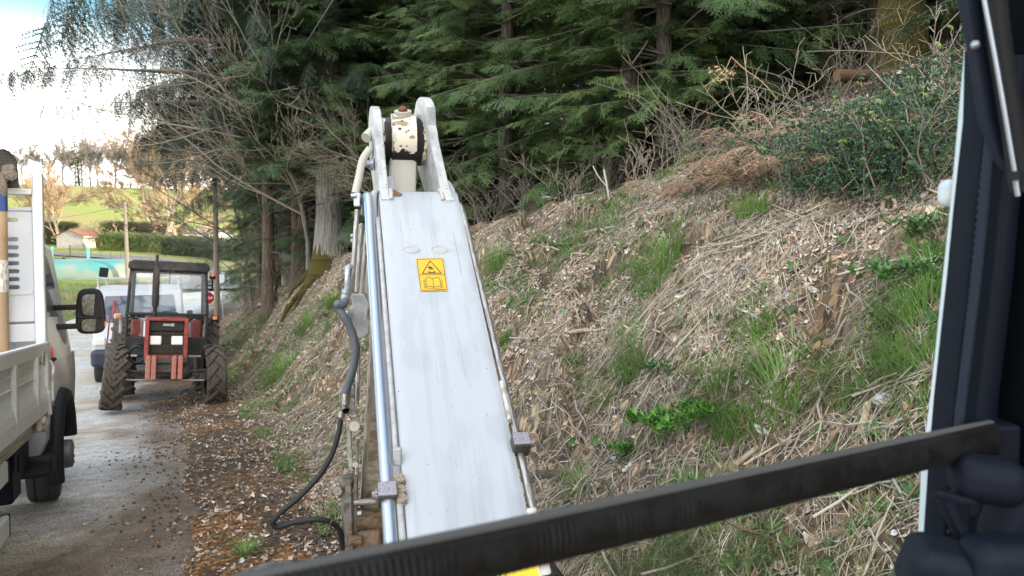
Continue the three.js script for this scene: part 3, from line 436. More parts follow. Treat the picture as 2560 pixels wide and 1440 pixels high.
  const man = mb(); man.prism([[-0.032, -0.065], [0.032, -0.065], [0.034, 0.06], [0.012, 0.072], [-0.034, 0.05]], V(0.98, 0, -0.2), V(0, 1, 0), V(0.2, 0, 0.98), px(868, 997, 3.1), -0.012, 0.012, 0.003); man.cyl(px(863, 1012, 3.04), px(863, 985, 3.05), 0.018, 0.018, 6); man.cyl(px(861, 1020, 3.03), px(861, 1010, 3.03), 0.013, 0.013, 12); for (const [x, y] of [[880, 965], [882, 998]]) hexBolt(man, px(x, y, 3.07), V(0, 0, 1), 0.009, 0.012); man.cyl(px(852, 1045, 3.06), px(855, 1030, 3.07), 0.016, 0.016, 6); man.build('hose_manifold', M.steel, exc);
  mb().cyl(px(865, 1026, 3.05), px(865, 1026, 3.049), 0.014, 0.014, 16).build('manifold_hole', M.cabBlack, exc);
  const bh = mb(); bh.smooth([px(852, 1048, 3.06), px(846, 1085, 3.04), px(828, 1140, 3.02), px(796, 1192, 3.0), px(745, 1245, 2.98), px(696, 1287, 2.97), px(681, 1308, 2.97), px(693, 1317, 2.98), px(735, 1306, 3.0), px(785, 1299, 3.0), px(822, 1303, 3.02), px(846, 1322, 3.04), px(854, 1352, 3.06), px(858, 1372, 3.07)], 0.0115, 12, 10); bh.build('hydraulic_hose', M.rubber, exc);
  const wire = mb(); wire.smooth([px(856, 1300, 3.02), px(830, 1303, 3.0), px(826, 1318, 3.0), px(845, 1328, 3.02)], 0.004, 6); wire.build('loose_wire', M.darkSteel, exc);
  mb().cyl(px(1375, 1470, 1.9), px(1360, 1425, 1.95), 0.05, 0.035, 18).build('boom_foot_cap', M.plastic, exc);

  // cab: window rail, corner pillar, lower pane, latch
  const rail0 = px(470, 1545, 0.43), rail1 = px(1280, 1361, 0.54), rail2 = px(2300, 1130, 0.8), rail3 = px(2470, 1092, 0.87);
  const along = rail3.clone().sub(rail1).normalize(), out = V(-along.z, 0, along.x).normalize().multiplyScalar(-1), upv = along.clone().cross(out).normalize();
  const railPts = [rail0, rail1, rail2, rail3], rl = mb(), fine = []; for (let i = 0; i <= 1100; i++) fine.push(rail0.clone().lerp(rail3, i / 1100)); rl.sweep(fine, fine.map((_, i) => 0.0365 + 0.0005 * (0.3 + vnoise(i / 40, 1)) * Math.cos(i * 0.9)), fine.map((_, i) => 0.036 + 0.0013 * (0.2 + vnoise(i / 40, 1)) * Math.cos(i * 0.9)), upv, out, 0.34);
  const rail = rl.build('window_rail', M.railDusty, exc);
  const ridge = mb(); ridge.sweep(railPts.map((p) => p.clone().addScaledVector(upv, 0.0172 * Math.sign(upv.y)).addScaledVector(out, -0.002)), 0.006, 0.009, upv, out); ridge.build('rail_ridge', mat(0.1, 0.1, 0.1, 0.6), rail);  // ridge in lighter grey, painting the sky reflection along the rail top
  
  const end = mb(); end.box(0.03, 0.045, 0.05, ...px(2490, 1098, 0.88).toArray(), 0.006); end.box(0.02, 0.035, 0.04, ...px(2505, 1120, 0.88).toArray(), 0.004); end.build('rail_bracket', M.cabDark, exc);
  const rX = V(0.97, 0, -0.24), rZ = V(0.24, 0, 0.97), D = 0.92;
  const poly = (list, d = D) => list.map(([x, y]) => px(x, y, d)), wd = (list) => list.map((w) => w / FPX * D);
  const wp = mb(); wp.sweep(poly([[2437, 120], [2430, 210], [2418, 360], [2404, 520], [2386, 690], [2370, 850], [2354, 1000], [2344, 1090], [2338, 1180], [2327, 1400], [2318, 1560]], D + 0.03), wd([6, 12, 18, 22, 22, 23, 24, 30, 44, 44, 44]), 0.03, rX, rZ, 0.2); wp.build('cab_pillar', M.pillarWhite, exc);
  const sl = mb(), slP = poly([[2446, 120], [2446, 300], [2424, 520], [2408, 690], [2391, 850], [2375, 1000], [2362, 1150], [2345, 1400]]); sl.sweep(slP, wd([20, 36, 42, 44, 46, 46, 46, 46]), 0.035, rX, rZ, 0.2); const seal = sl.build('door_seal', M.cabDark, exc);
  const sr = mb(), sc2 = new THREE.CatmullRomCurve3(slP); for (let i = 0; i < 64; i++) { const p = sc2.getPointAt((i + 0.5) / 64); sr.geo(new THREE.BoxGeometry(0.014, 0.0045, 0.004), new THREE.Matrix4().makeBasis(rX, V(0, 1, 0), rZ).setPosition(p.addScaledVector(rZ, 0.018))); } sr.build('seal_ribs', dull(0.025, 0.032, 0.055, 0.5), seal).userData.kind = 'stuff';
  const tr = mb(); tr.sweep(poly([[2515, 150], [2506, 330], [2486, 520], [2470, 700], [2452, 850], [2434, 1000], [2420, 1160], [2410, 1440]], D - 0.01), wd([60, 70, 72, 74, 76, 76, 80, 90]), 0.05, rX, rZ, 0.3); tr.build('pillar_trim', M.cabDark, exc);
  const hl = mb(); hl.sweep(poly([[2482, 250], [2459, 520], [2441, 700], [2423, 850], [2404, 1000], [2392, 1110]], D - 0.035), wd([10, 14, 14, 14, 14, 14]), 0.012, rX, rZ, 0.3); hl.build('pillar_highlight', M.cabBlue, exc);  // lighter blue strip paints the highlight along the left of the trim
  mb().box(0.5, 2.6, 0.03, 0.78, 1.7, -0.74, 0.01, [0, -0.9, 0.03]).build('cab_side_panel', M.cabBlack, exc);
  mb().box(1.3, 0.06, 1.7, -0.1, 3.05, 0.12, 0.02, [0, YAW, 0]).build('cab_roof', M.cabBlack, exc);
  const strap = mb(); strap.sweep([[2418, -60], [2424, 0], [2446, 130], [2469, 300], [2500, 390], [2523, 425]].map(([x, y]) => px(x, y, 0.84)), wd([58, 57, 46, 38, 32, 26]), 0.012, rX, rZ, 0.2); strap.build('cab_strap', M.cabBlue, exc);
  const rod = mb(); rod.smooth([[2450, -60], [2461, 0], [2495, 183], [2530, 389], [2537, 430]].map(([x, y]) => px(x, y, 0.8)), 0.0024, 10); rod.smooth([[2538, 446], [2545, 490]].map(([x, y]) => px(x, y, 0.8)), 0.0028, 10); rod.build('gas_strut', M.zinc, exc);
  const rod2 = mb(); rod2.sweep([[2480, -60], [2500, 120], [2535, 330], [2556, 480]].map(([x, y]) => px(x, y, 0.82)), 0.02, 0.02, rX, rZ, 0.25); rod2.cyl(px(2538, 428, 0.79), px(2540, 452, 0.79), 0.006); rod2.build('strut_tube', M.plastic, exc);
  const bt = mb(); { const g = new THREE.SphereGeometry(0.0048, 14, 10); bt.geo(g, new THREE.Matrix4().setPosition(px(2438, 112, 0.82))); } bt.build('strap_bolt', M.zinc, exc);
  const kn = mb(); kn.geo(new RoundedBoxGeometry(0.034, 0.037, 0.03, 5, 0.012), new THREE.Matrix4().setPosition(px(2382, 483, 1.0))); kn.build('side_marker', M.pillarWhite, exc);
  const pane = mb(); { const q0 = rail0, q1 = rail3, dn = V(0, -0.75, 0).addScaledVector(out, 0.0); pane.quad(q0.clone().add(dn), q1.clone().add(dn), q1, q0); } pane.build('lower_window_pane', M.glass, exc);
  const lt = mb(); lt.geo(new RoundedBoxGeometry(0.075, 0.05, 0.06, 4, 0.022), new THREE.Matrix4().makeRotationFromEuler(new THREE.Euler(0, -0.3, -0.05)).setPosition(px(2468, 1198, 0.8))); lt.sweep([px(2552, 1230, 0.8), px(2528, 1320, 0.8), px(2540, 1440, 0.8), px(2560, 1520, 0.8)], [0.05, 0.06, 0.07, 0.08], 0.05, rX, rZ, 0.3); lt.sweep([px(2330, 1232, 0.79), px(2352, 1236, 0.79), px(2398, 1250, 0.79), px(2425, 1252, 0.79)], [0.012, 0.012, 0.012, 0.012], 0.014, V(0, 1, 0), rZ, 0.35); lt.sweep([px(2362, 1245, 0.79), px(2380, 1290, 0.79), px(2412, 1350, 0.79), px(2438, 1372, 0.79)], [0.014, 0.014, 0.016, 0.016], 0.016, rX, rZ, 0.3); lt.sweep([px(2440, 1235, 0.79), px(2430, 1285, 0.79)], [0.02, 0.008], 0.01, rX, rZ, 0.3); lt.build('window_latch', dull(0.006, 0.009, 0.018, 0.35), exc);
  const lb = mb(); lb.geo(new RoundedBoxGeometry(0.11, 0.07, 0.06, 4, 0.02), new THREE.Matrix4().makeRotationFromEuler(new THREE.Euler(0.3, -0.2, -0.12)).setPosition(px(2388, 1438, 0.78))); lb.geo(new RoundedBoxGeometry(0.1, 0.09, 0.06, 4, 0.02), new THREE.Matrix4().setPosition(px(2530, 1450, 0.76))); lb.build('latch_base', dull(0.008, 0.012, 0.022, 0.4), exc);
}
// ------------------------------------------------------------------ vehicles on the road
const roadAt = (u, v) => V(wx(u, v), P(v) + 0.02, wz(u, v));
function wheelGeo(r, w, lugs, lugH, rimR) {                  // axle along x, centred; returns tyre and rim builders
  const t = mb(), prof = [[rimR, -w * 0.42], [r * 0.8, -w * 0.5], [r * 0.93, -w * 0.49], [r - lugH, -w * 0.4], [r - lugH * 0.8, 0], [r - lugH, w * 0.4], [r * 0.93, w * 0.49], [r * 0.8, w * 0.5], [rimR, w * 0.42]];
  const lg = new THREE.LatheGeometry(prof.map(([a, b]) => new THREE.Vector2(a, b)), 44); lg.rotateZ(Math.PI / 2); t.geo(lg);
  for (let i = 0; i < lugs; i++) for (const s of [-1, 1]) {
    const th = (i + (s > 0 ? 0.5 : 0)) / lugs * 6.2832, pts = []; const k = w / r * 0.75;
    for (let j = 0; j <= 4; j++) { const q = j / 4, ang = th + k * q * 0.9, rr = r - lugH * 0.55 - (q > 0.8 ? lugH * 0.5 : 0); pts.push(V(s * w * (-0.03 + 0.52 * q), Math.cos(ang) * rr, Math.sin(ang) * rr)); }
    for (let j = 0; j < 4; j++) { const a = pts[j], b = pts[j + 1], mid = a.clone().lerp(b, 0.5), ax = b.clone().sub(a), L = ax.length() * 1.08; ax.normalize(); const up = V(0, mid.y, mid.z).normalize(), si = ax.clone().cross(up).normalize(); up.copy(si).cross(ax).normalize(); t.geo(new THREE.BoxGeometry(L, lugH * 1.3, r * 0.085), new THREE.Matrix4().makeBasis(ax, up, si).setPosition(mid)); }
  }
  return t;
}
// ---- tipper truck, seen along its right flank
{
  const t = thing('tipper_truck', 'white tipper truck with aluminium dropside bed parked at the left edge', 'truck', roadAt(-1.85, 7.3), YAW, null, -0.08); t.updateMatrixWorld(true);
  const body = mb();
  const sec = [[0.9, 0.42], [0.97, 0.6], [0.99, 0.95], [0.985, 1.2], [0.95, 1.45], [0.84, 2.2], [0.72, 2.36], [-0.72, 2.36], [-0.84, 2.2], [-0.95, 1.45], [-0.985, 1.2], [-0.99, 0.95], [-0.97, 0.6], [-0.9, 0.42]];
  body.prism(sec, V(1, 0, 0), V(0, 1, 0), V(0, 0, 1), V(0, 0, 0), -0.95, 0.72, 0.03);
  body.prism(sec.map(([x, y]) => [x * 0.97, Math.min(y, 1.2)]), V(1, 0, 0), V(0, 1, 0), V(0, 0, 1), V(0, 0, 0), -1.5, -0.95, 0.04);
  body.build('cab', M.silver, t);
  const gl = mb(); gl.box(1.5, 0.5, 0.02, 0, 1.85, 0.735, 0.005); gl.build('rear_window', M.tint, t);
  const dw = mb(); dw.prism([[-0.75, 1.5], [0.35, 1.5], [0.35, 2.1], [-0.45, 2.1]], V(0, 0, 1), V(-0.13, 1, 0).normalize(), V(-1, -0.13, 0).normalize(), V(0.955 - 0.02, 0, 0), -0.2, -0.19); dw.build('side_window', M.tint, t);
  const arch = mb(); { const g = new THREE.TorusGeometry(0.49, 0.055, 10, 40, Math.PI * 1.08); g.rotateY(Math.PI / 2); g.rotateX(0.12); g.scale(1.4, 1, 1); for (const s of [-1, 1]) arch.geo(g, new THREE.Matrix4().makeTranslation(s * 0.985, 0.41, 0)); arch.box(0.2, 0.5, 0.08, 0.9, 0.62, 0.5, 0.03); arch.box(0.24, 0.16, 0.3, 0.9, 0.42, 0.66, 0.04); }
  arch.build('wheel_arch', M.plastic, t);
  const rf = mb(); rf.box(0.012, 0.16, 0.035, 0.99, 1.24, 0.42, 0.004); rf.build('reflector', M.redLens, t);
  for (const [x, z, s] of [[0.86, 0, 1], [-0.86, 0, -1], [0.8, 3.3, 1], [-0.8, 3.3, -1]]) {
    const w = new THREE.Group(); w.name = 'wheel'; w.position.set(x, 0.375, z); if (z === 0) w.rotation.y = 0.06; t.add(w);
    const ty = mb(), g = new THREE.LatheGeometry([[0.2, -0.1], [0.3, -0.118], [0.345, -0.112], [0.368, -0.095], [0.375, -0.06], [0.375, -0.052], [0.366, -0.05], [0.366, -0.043], [0.375, -0.041], [0.377, 0], [0.375, 0.041], [0.366, 0.043], [0.366, 0.05], [0.375, 0.052], [0.375, 0.06], [0.368, 0.095], [0.345, 0.112], [0.3, 0.118], [0.2, 0.1]].map(([a, b]) => new THREE.Vector2(a, b)), 56); g.rotateZ(Math.PI / 2); ty.geo(g); ty.build('tyre', M.tyre, w);
    const rim = mb(), g2 = new THREE.LatheGeometry([[0.02, 0.03], [0.12, 0.035], [0.15, 0.09], [0.185, 0.12], [0.205, 0.128], [0.215, 0.12], [0.215, 0.1], [0.205, 0.095]].map(([a, b]) => new THREE.Vector2(a, b)), 40); g2.rotateZ(-Math.PI / 2); if (s < 0) g2.rotateY(Math.PI); rim.geo(g2); rim.build('rim', M.alu, w);
    if (z === 0) { const hb = mb(), g3 = new THREE.LatheGeometry([[0.0, 0.215], [0.1, 0.215], [0.118, 0.205], [0.122, 0.17], [0.122, 0.05], [0.14, 0.03]].map(([a, b]) => new THREE.Vector2(a, b)), 32); g3.rotateZ(-Math.PI / 2); if (s < 0) g3.rotateY(Math.PI); hb.geo(g3); for (let i = 0; i < 6; i++) hexBolt(hb, V(s * 0.2, Math.cos(i * 1.047) * 0.075, Math.sin(i * 1.047) * 0.075), V(s, 0, 0), 0.012, 0.022); hb.build('hub', mat(0.12, 0.12, 0.125, 0.5, 0.4), w); }
  }
  // door mirror on two arms
  const mr = new THREE.Group(); mr.name = 'door_mirror'; mr.position.set(1.215, 1.6, -0.2); t.add(mr);
  const mh = mb(); { const o = [], lim = 40; for (let i = 0; i < lim; i++) { const f = i / lim * 6.2832, cx = Math.sign(Math.cos(f)) * Math.abs(Math.cos(f)) ** 0.55, sy = Math.sign(Math.sin(f)) * Math.abs(Math.sin(f)) ** 0.5; o.push([cx * (0.112 - 0.012 * sy), sy * 0.205]); } mh.prism(o, V(1, 0, 0), V(0, 1, 0), V(0, 0, 1), V(0, 0, 0), -0.1, 0.045, 0.02); mh.box(0.2, 0.018, 0.02, 0.0, -0.055, 0.046, 0.004); } mh.build('mirror_housing', M.plastic, mr);
  const glassOf = (name, y, h, w, ry) => { const o = []; for (let i = 0; i < 32; i++) { const f = i / 32 * 6.2832, cx = Math.sign(Math.cos(f)) * Math.abs(Math.cos(f)) ** 0.5, sy = Math.sign(Math.sin(f)) * Math.abs(Math.sin(f)) ** 0.5; o.push([cx * w / 2, sy * h / 2]); } const m = mb().prism(o, V(1, 0, 0), V(0, 1, 0), V(0, 0, 1), V(0, 0, 0), 0, 0.004).build(name, M.mirror, mr); m.position.set(0.012, y, 0.05); m.rotation.set(0.04, ry, 0); };
  glassOf('mirror_glass', 0.055, 0.19, 0.155, 0.4); glassOf('lower_mirror_glass', -0.125, 0.11, 0.16, 0.3);
  for (const y of [0.04, -0.13]) mb().sweep([V(-0.32, y, -0.05), V(-0.2, y, 0.0), V(-0.08, y, 0.01)], 0.05, 0.05, V(0, 1, 0), V(0, 0, 1), 0.3).build('mirror_arm', M.plastic, mr);
  const mi = mb(); mi.box(0.012, 0.05, 0.06, 0.115, -0.12, 0.0, 0.004); mi.build('indicator', M.amber, mr);
  // dropside bed
  const profile = [[1.05, 1.385], [1.055, 1.375], [1.055, 1.3], [1.035, 1.285], [1.03, 1.275], [1.03, 1.12], [1.038, 1.075], [1.052, 1.03], [1.06, 0.98], [1.06, 0.9], [1.05, 0.885], [1.01, 0.885], [1.01, 1.385]];
  const sideR = mb().prism(profile, V(1, 0, 0), V(0, 1, 0), V(0, 0, 1), V(0, 0, 0), 1.2, 4.6); sideR.build('right_dropside', M.alu, t);
  mb().prism(profile.map(([x, y]) => [-x, y]), V(1, 0, 0), V(0, 1, 0), V(0, 0, 1), V(0, 0, 0), 1.2, 4.6).build('left_dropside', M.alu, t);
  const rbs = mb(); for (const z of [1.62, 2.4, 3.2, 4.0]) rbs.prism([[1.062, 1.3], [1.062, 0.9], [1.03, 0.9], [1.03, 1.3]], V(1, 0, 0), V(0, 1, 0), V(0, 0, 1), V(0, 0, 0), z, z + 0.07, 0.006); for (const y of [1.24, 1.165]) rbs.box(0.012, 0.012, 3.3, 1.034, y, 2.9, 0.003); rbs.build('dropside_rib', M.alu, t);
  const corner = mb(); for (const s of [-1, 1]) { corner.box(0.06, 0.5, 0.16, s * 1.025, 1.135, 1.12, 0.012); corner.box(0.03, 0.18, 0.05, s * 1.06, 0.95, 1.22, 0.01, [0.2, 0, 0]); } corner.box(0.1, 0.1, 0.1, 1.0, 0.83, 1.15, 0.02); corner.build('corner_post', M.whiteClean, t);
  const lc = document.createElement('canvas'); lc.width = lc.height = 128; { const g = lc.getContext('2d'); g.fillStyle = '#b9bab8'; g.fillRect(0, 0, 128, 128); g.strokeStyle = '#26272b'; g.lineWidth = 9; g.beginPath(); g.arc(64, 64, 52, 0, 7); g.stroke(); g.strokeStyle = '#7c2a2a'; g.lineWidth = 12; g.beginPath(); g.moveTo(44, 92); g.lineTo(44, 40); g.lineTo(84, 88); g.lineTo(84, 36); g.stroke(); }
  const lt2 = new THREE.CanvasTexture(lc); lt2.colorSpace = THREE.SRGBColorSpace;
  { const g = new THREE.CylinderGeometry(0.055, 0.055, 0.004, 32); g.rotateZ(-Math.PI / 2); const uv = g.attributes.uv, p = g.attributes.position; for (let i = 0; i < uv.count; i++) uv.setXY(i, 0.5 - p.getZ(i) / 0.11, 0.5 + p.getY(i) / 0.11); const m = shadows(new THREE.Mesh(g, mat(1, 1, 1, 0.45, 0.2, { map: lt2 }))); m.name = 'maker_emblem'; m.position.set(1.06, 1.28, 1.42); t.add(m); }
  const lat = mb(); lat.smooth([V(1.06, 1.25, 1.12), V(1.075, 1.2, 1.1), V(1.075, 1.15, 1.13), V(1.065, 1.1, 1.08), V(1.065, 0.95, 1.08)], 0.009, 8); lat.build('latch_lever', M.alu, t);
  const kb = mb(); { const g = new THREE.SphereGeometry(0.02, 14, 10); g.scale(1, 0.8, 1.5); kb.geo(g, new THREE.Matrix4().makeTranslation(1.08, 1.255, 1.1)); } kb.build('latch_knob', M.plastic, t);
  const fl = mb(); fl.box(2.0, 0.05, 3.5, 0, 0.96, 2.85); fl.build('bed_floor', M.aluDull, t);
  const sf = mb(); for (const x of [-0.4, 0.4]) sf.box(0.09, 0.2, 5.2, x, 0.66, 2.2); for (const z of [1.2, 1.9, 2.6, 3.3, 4.0]) sf.box(1.95, 0.08, 0.08, 0, 0.87, z); sf.box(0.05, 0.12, 3.3, 0.98, 0.83, 2.9, 0.01); sf.cyl(V(0.9, 0.8, 1.3), V(1.05, 0.8, 1.3), 0.045, 0.045, 18); sf.build('chassis_frame', M.aluDull, t);
  const hg = mb(); hg.cyl(V(1.05, 0.86, 1.5), V(1.075, 0.86, 1.5), 0.03, 0.03, 16); hg.box(0.03, 0.09, 0.16, 1.04, 0.84, 1.5, 0.01); hg.build('dropside_hinge', M.creamDirty, t);
  const guard = mb(); guard.box(0.04, 0.12, 1.9, 1.0, 0.72, 3.45, 0.012); guard.box(0.04, 0.12, 1.9, 1.0, 0.42, 3.45, 0.012); for (const z of [2.62, 3.4, 4.2]) guard.box(0.03, 0.5, 0.05, 0.975, 0.62, z, 0.006); guard.build('side_guard', M.alu, t);
  for (const y of [0.72, 0.42]) mb().box(0.046, 0.126, 0.02, 1.0, y, 2.5, 0.006).build('guard_cap', M.plastic, t);
  const tb = mb(); tb.box(0.3, 0.42, 0.4, 0.72, 0.62, 1.0, 0.02); tb.box(0.28, 0.36, 0.3, 0.8, 0.58, 1.75, 0.02); tb.box(0.02, 0.1, 0.1, 0.94, 0.62, 1.68, 0.004); tb.box(0.02, 0.1, 0.1, 0.94, 0.66, 1.84, 0.004); tb.build('underbody_box', M.cabDark, t);
  // headboard behind the cab
  const hb = mb(); {
    const s = new THREE.Shape([[-0.96, 1.54], [0.96, 1.54], [0.96, 2.34], [-0.96, 2.34]].map(([x, y]) => new THREE.Vector2(x, y)));
    const slot = (x, y, w, h) => { const p = new THREE.Path(); const r = h / 2; p.absarc(x - w / 2 + r, y, r, Math.PI / 2, Math.PI * 1.5); p.absarc(x + w / 2 - r, y, r, -Math.PI / 2, Math.PI / 2); s.holes.push(p); };
    for (const sx of [-1, 1]) for (const x of [0.835, 0.6, 0.36, 0.12]) { slot(sx * x, 2.28, 0.082, 0.034); for (let i = 0; i < 7; i++) slot(sx * x, 2.138 - 0.058 * i, 0.082, 0.034); }
    const g = new THREE.ExtrudeGeometry(s, { depth: 0.02, bevelEnabled: true, bevelSize: 0.002, bevelThickness: 0.002, bevelSegments: 1, curveSegments: 8 }); hb.geo(g, new THREE.Matrix4().makeTranslation(0, 0, 1.03));
    hb.box(1.93, 0.13, 0.03, 0, 1.455, 1.04, 0.006); hb.box(1.93, 0.03, 0.035, 0, 2.36, 1.04, 0.008);
  } hb.build('headboard', M.whiteClean, t);
  const pt = mb(); for (const s of [-1, 1]) { pt.box(0.07, 1.3, 0.06, s * 1.0, 1.98, 1.05, 0.012); pt.box(0.05, 0.3, 0.05, s * 1.0, 1.26, 1.06, 0.01); } pt.box(1.93, 0.045, 0.05, 0, 2.485, 1.05, 0.01); pt.box(0.085, 0.06, 0.012, 0.84, 2.575, 1.06, 0.003); pt.box(0.1, 0.012, 0.07, 0.84, 2.53, 1.05, 0.003, [0.4, 0, 0]); pt.build('headboard_frame', mat(0.6, 0.61, 0.64, 0.4, 0.4), t);
  const bd = mb(); bd.box(1.9, 0.03, 0.004, 0, 1.75, 1.056); bd.build('headboard_band', mat(0.55, 0.55, 0.56, 0.5), t);
}
// ---- shovel standing in the truck bed
{
  const base = px(10, 880, 5.28), s = thing('shovel', 'long handled shovel standing blade up in the bed of the white tipper truck', 'shovel', base); const L = (x, y, d = 5.28) => px(x, y, d).sub(base);
  const wd = 0.1275, blade = mb(); {
    const nu = 10, nv = 12, at = (i, j) => { const t = j / nv, w = wd * (t > 0.6 ? Math.sqrt(Math.max(0, 1 - ((t - 0.6) / 0.42) ** 2)) : 1), q = (i / nu - 0.5) * 2; return L(3, 470).add(V(q * w, t * 0.275, -0.03 * (1 - q * q) + 0.02 * t)); };
    for (let j = 0; j < nv; j++) for (let i = 0; i < nu; i++) { blade.quad(at(i, j), at(i + 1, j), at(i + 1, j + 1), at(i, j + 1)); const o = V(0, 0, -0.004); blade.quad(at(i + 1, j).add(o), at(i, j).add(o), at(i, j + 1).add(o), at(i + 1, j + 1).add(o)); }
  } blade.build('blade', mat(0.06, 0.055, 0.055, 0.5, 0.5, { map: rep(grime, 3, 3) }), s);
  const sock = mb(); sock.smooth([L(4, 440), L(6, 466), L(7, 490)], 0.03, 12); const c = new THREE.IcosahedronGeometry(0.07, 3), p = c.attributes.position; for (let i = 0; i < p.count; i++) { const k = 0.8 + 0.45 * hash(Math.round(p.getX(i) * 300), Math.round(p.getY(i) * 300), Math.round(p.getZ(i) * 300)); p.setXYZ(i, p.getX(i) * k * 0.75, p.getY(i) * k * 0.8, p.getZ(i) * k * 0.3); } c.computeVertexNormals(); sock.geo(c, new THREE.Matrix4().setPosition(L(22, 432))); sock.build('dried_mud', mat(0.2, 0.175, 0.15, 0.95, 0, { map: rep(grime, 4, 4) }), s);
  mb().cyl(L(6, 484), L(7, 528), 0.031, 0.031, 14).build('tape', mat(0.02, 0.05, 0.2, 0.5), s);
  mb().cyl(L(7, 527), L(11, 880), 0.028, 0.03, 14).build('handle', M.wood, s);
  mb().cyl(L(8.5, 650), L(9.5, 730), 0.0305, 0.0308, 14).build('handle_sticker', mat(0.68, 0.66, 0.64, 0.7, 0, { map: rep(grime, 2, 2) }), s);
}
// ---- tractor facing the camera
{
  const t = thing('tractor', 'old tractor with red framed grille, black cab and front weights facing the camera', 'tractor', roadAt(-0.11, 13.4), YAW, null, -0.08); t.rotation.z = -0.065; t.updateMatrixWorld(true);
  const wheelProto = (r, w, lugs, h, rim) => { const g = new THREE.Group(); g.name = 'wheel'; wheelGeo(r, w, lugs, h, rim).build('tyre', M.tyreMud, g); const rr = mb(), lg = new THREE.LatheGeometry([[0.03, 0.02], [rim * 0.5, 0.04], [rim * 0.85, 0.0], [rim, w * 0.38], [rim + 0.02, w * 0.42]].map(([a, b]) => new THREE.Vector2(a, b)), 30); lg.rotateZ(-Math.PI / 2); rr.geo(lg); rr.cyl(V(0, 0, 0), V(w * 0.5, 0, 0), rim * 0.3, rim * 0.26, 20); rr.build('rim', mat(0.4, 0.38, 0.36, 0.6, 0.2, { map: rep(grime, 2, 2) }), g); return g; };
  const f = wheelProto(0.535, 0.31, 15, 0.035, 0.31), b = wheelProto(0.745, 0.38, 17, 0.045, 0.45);
  for (const [proto, x, z] of [[f, -0.75, 0], [f, 0.75, 0], [b, -0.72, -2.3], [b, 0.72, -2.3]]) { const w = proto.clone(); w.position.set(x, proto === f ? 0.535 : 0.745, z); w.rotation.set(z * 3 + x, x < 0 ? Math.PI : 0, 0); if (z === 0) w.rotation.y += 0.09; t.add(w); }
  // bonnet and grille
  const hood = mb(); hood.box(0.5, 0.6, 1.4, 0, 1.2, -0.18, 0.05); hood.build('bonnet', M.black, t);
  const fr = mb(); { const o = (w, h, r) => { const s = new THREE.Shape(); s.moveTo(-w + r, 0); s.lineTo(w - r, 0); s.quadraticCurveTo(w, 0, w, r); s.lineTo(w, h - r); s.quadraticCurveTo(w, h, w - r, h); s.lineTo(-w + r, h); s.quadraticCurveTo(-w, h, -w, h - r); s.lineTo(-w, r); s.quadraticCurveTo(-w, 0, -w + r, 0); return s; }; const s = o(0.305, 0.645, 0.035); s.holes.push(new THREE.Path(o(0.26, 0.565, 0.02).getPoints().map((p) => new THREE.Vector2(p.x, p.y + 0.04)))); const g = new THREE.ExtrudeGeometry(s, { depth: 0.1, bevelEnabled: true, bevelSize: 0.008, bevelThickness: 0.008, bevelSegments: 2 }); fr.geo(g, new THREE.Matrix4().makeTranslation(0, 0.865, 0.5)); } fr.build('grille_frame', M.red, t);
  const gr = mb(); gr.box(0.52, 0.57, 0.03, 0, 1.185, 0.5); for (let i = 0; i < 12; i++) gr.box(0.5, 0.008, 0.012, 0, 0.93 + i * 0.037, 0.525); for (const x of [-0.085, 0.085]) gr.box(0.016, 0.42, 0.02, x, 1.13, 0.53); gr.box(0.5, 0.018, 0.025, 0, 1.06, 0.53); gr.box(0.5, 0.018, 0.025, 0, 1.26, 0.53); gr.build('grille', mat(0.075, 0.058, 0.042, 0.75, 0, { map: rep(grime, 2, 2) }), t);
  const bp = mb(); bp.box(0.5, 0.15, 0.03, 0, 1.39, 0.54, 0.01); bp.box(0.48, 0.016, 0.04, 0, 1.315, 0.545, 0.006); bp.build('badge_panel', M.black, t);
  const bc = document.createElement('canvas'); bc.width = 128; bc.height = 48; { const g = bc.getContext('2d'); g.fillStyle = '#20201f'; g.fillRect(0, 0, 128, 48); g.fillStyle = '#c9c9c4'; for (let i = 0; i < 6; i++) { g.fillRect(4 + i * 14, 12, 11, 26); g.clearRect; } g.fillRect(92, 6, 32, 34); g.fillStyle = '#3a3a38'; for (let i = 0; i < 6; i++) g.fillRect(7 + i * 14, 20 + (i % 2) * 6, 5, 5); g.fillRect(98, 20, 8, 4); g.fillRect(110, 14, 6, 12); }
  { const tx = new THREE.CanvasTexture(bc); tx.colorSpace = THREE.SRGBColorSpace; const m = shadows(new THREE.Mesh(new THREE.BoxGeometry(0.17, 0.065, 0.006), mat(1, 1, 1, 0.5, 0, { map: tx }))); m.name = 'badge'; m.position.set(0.02, 1.4, 0.559); t.add(m); }
  for (const x of [-0.155, 0.155]) { mb().box(0.172, 0.145, 0.05, x, 1.15, 0.545, 0.02).build('headlight', M.lamp, t); }
  for (const x of [-0.245, -0.165, 0.125, 0.215]) { const w = mb(); w.box(0.072, 0.35, 0.16, x, 0.72, 0.66, 0.016); w.box(0.05, 0.03, 0.1, x, 0.905, 0.66, 0.008); w.build('front_weight', M.salmon, t); }
  const wc = mb(); wc.box(0.62, 0.09, 0.14, 0, 0.84, 0.58, 0.01); wc.box(0.36, 0.16, 0.3, 0, 0.72, 0.45, 0.02); wc.box(0.3, 0.2, 1.2, 0, 0.66, -0.2, 0.02); wc.box(0.2, 0.34, 0.5, 0, 0.62, -0.8, 0.03); wc.build('front_carrier', M.darkSteel, t);
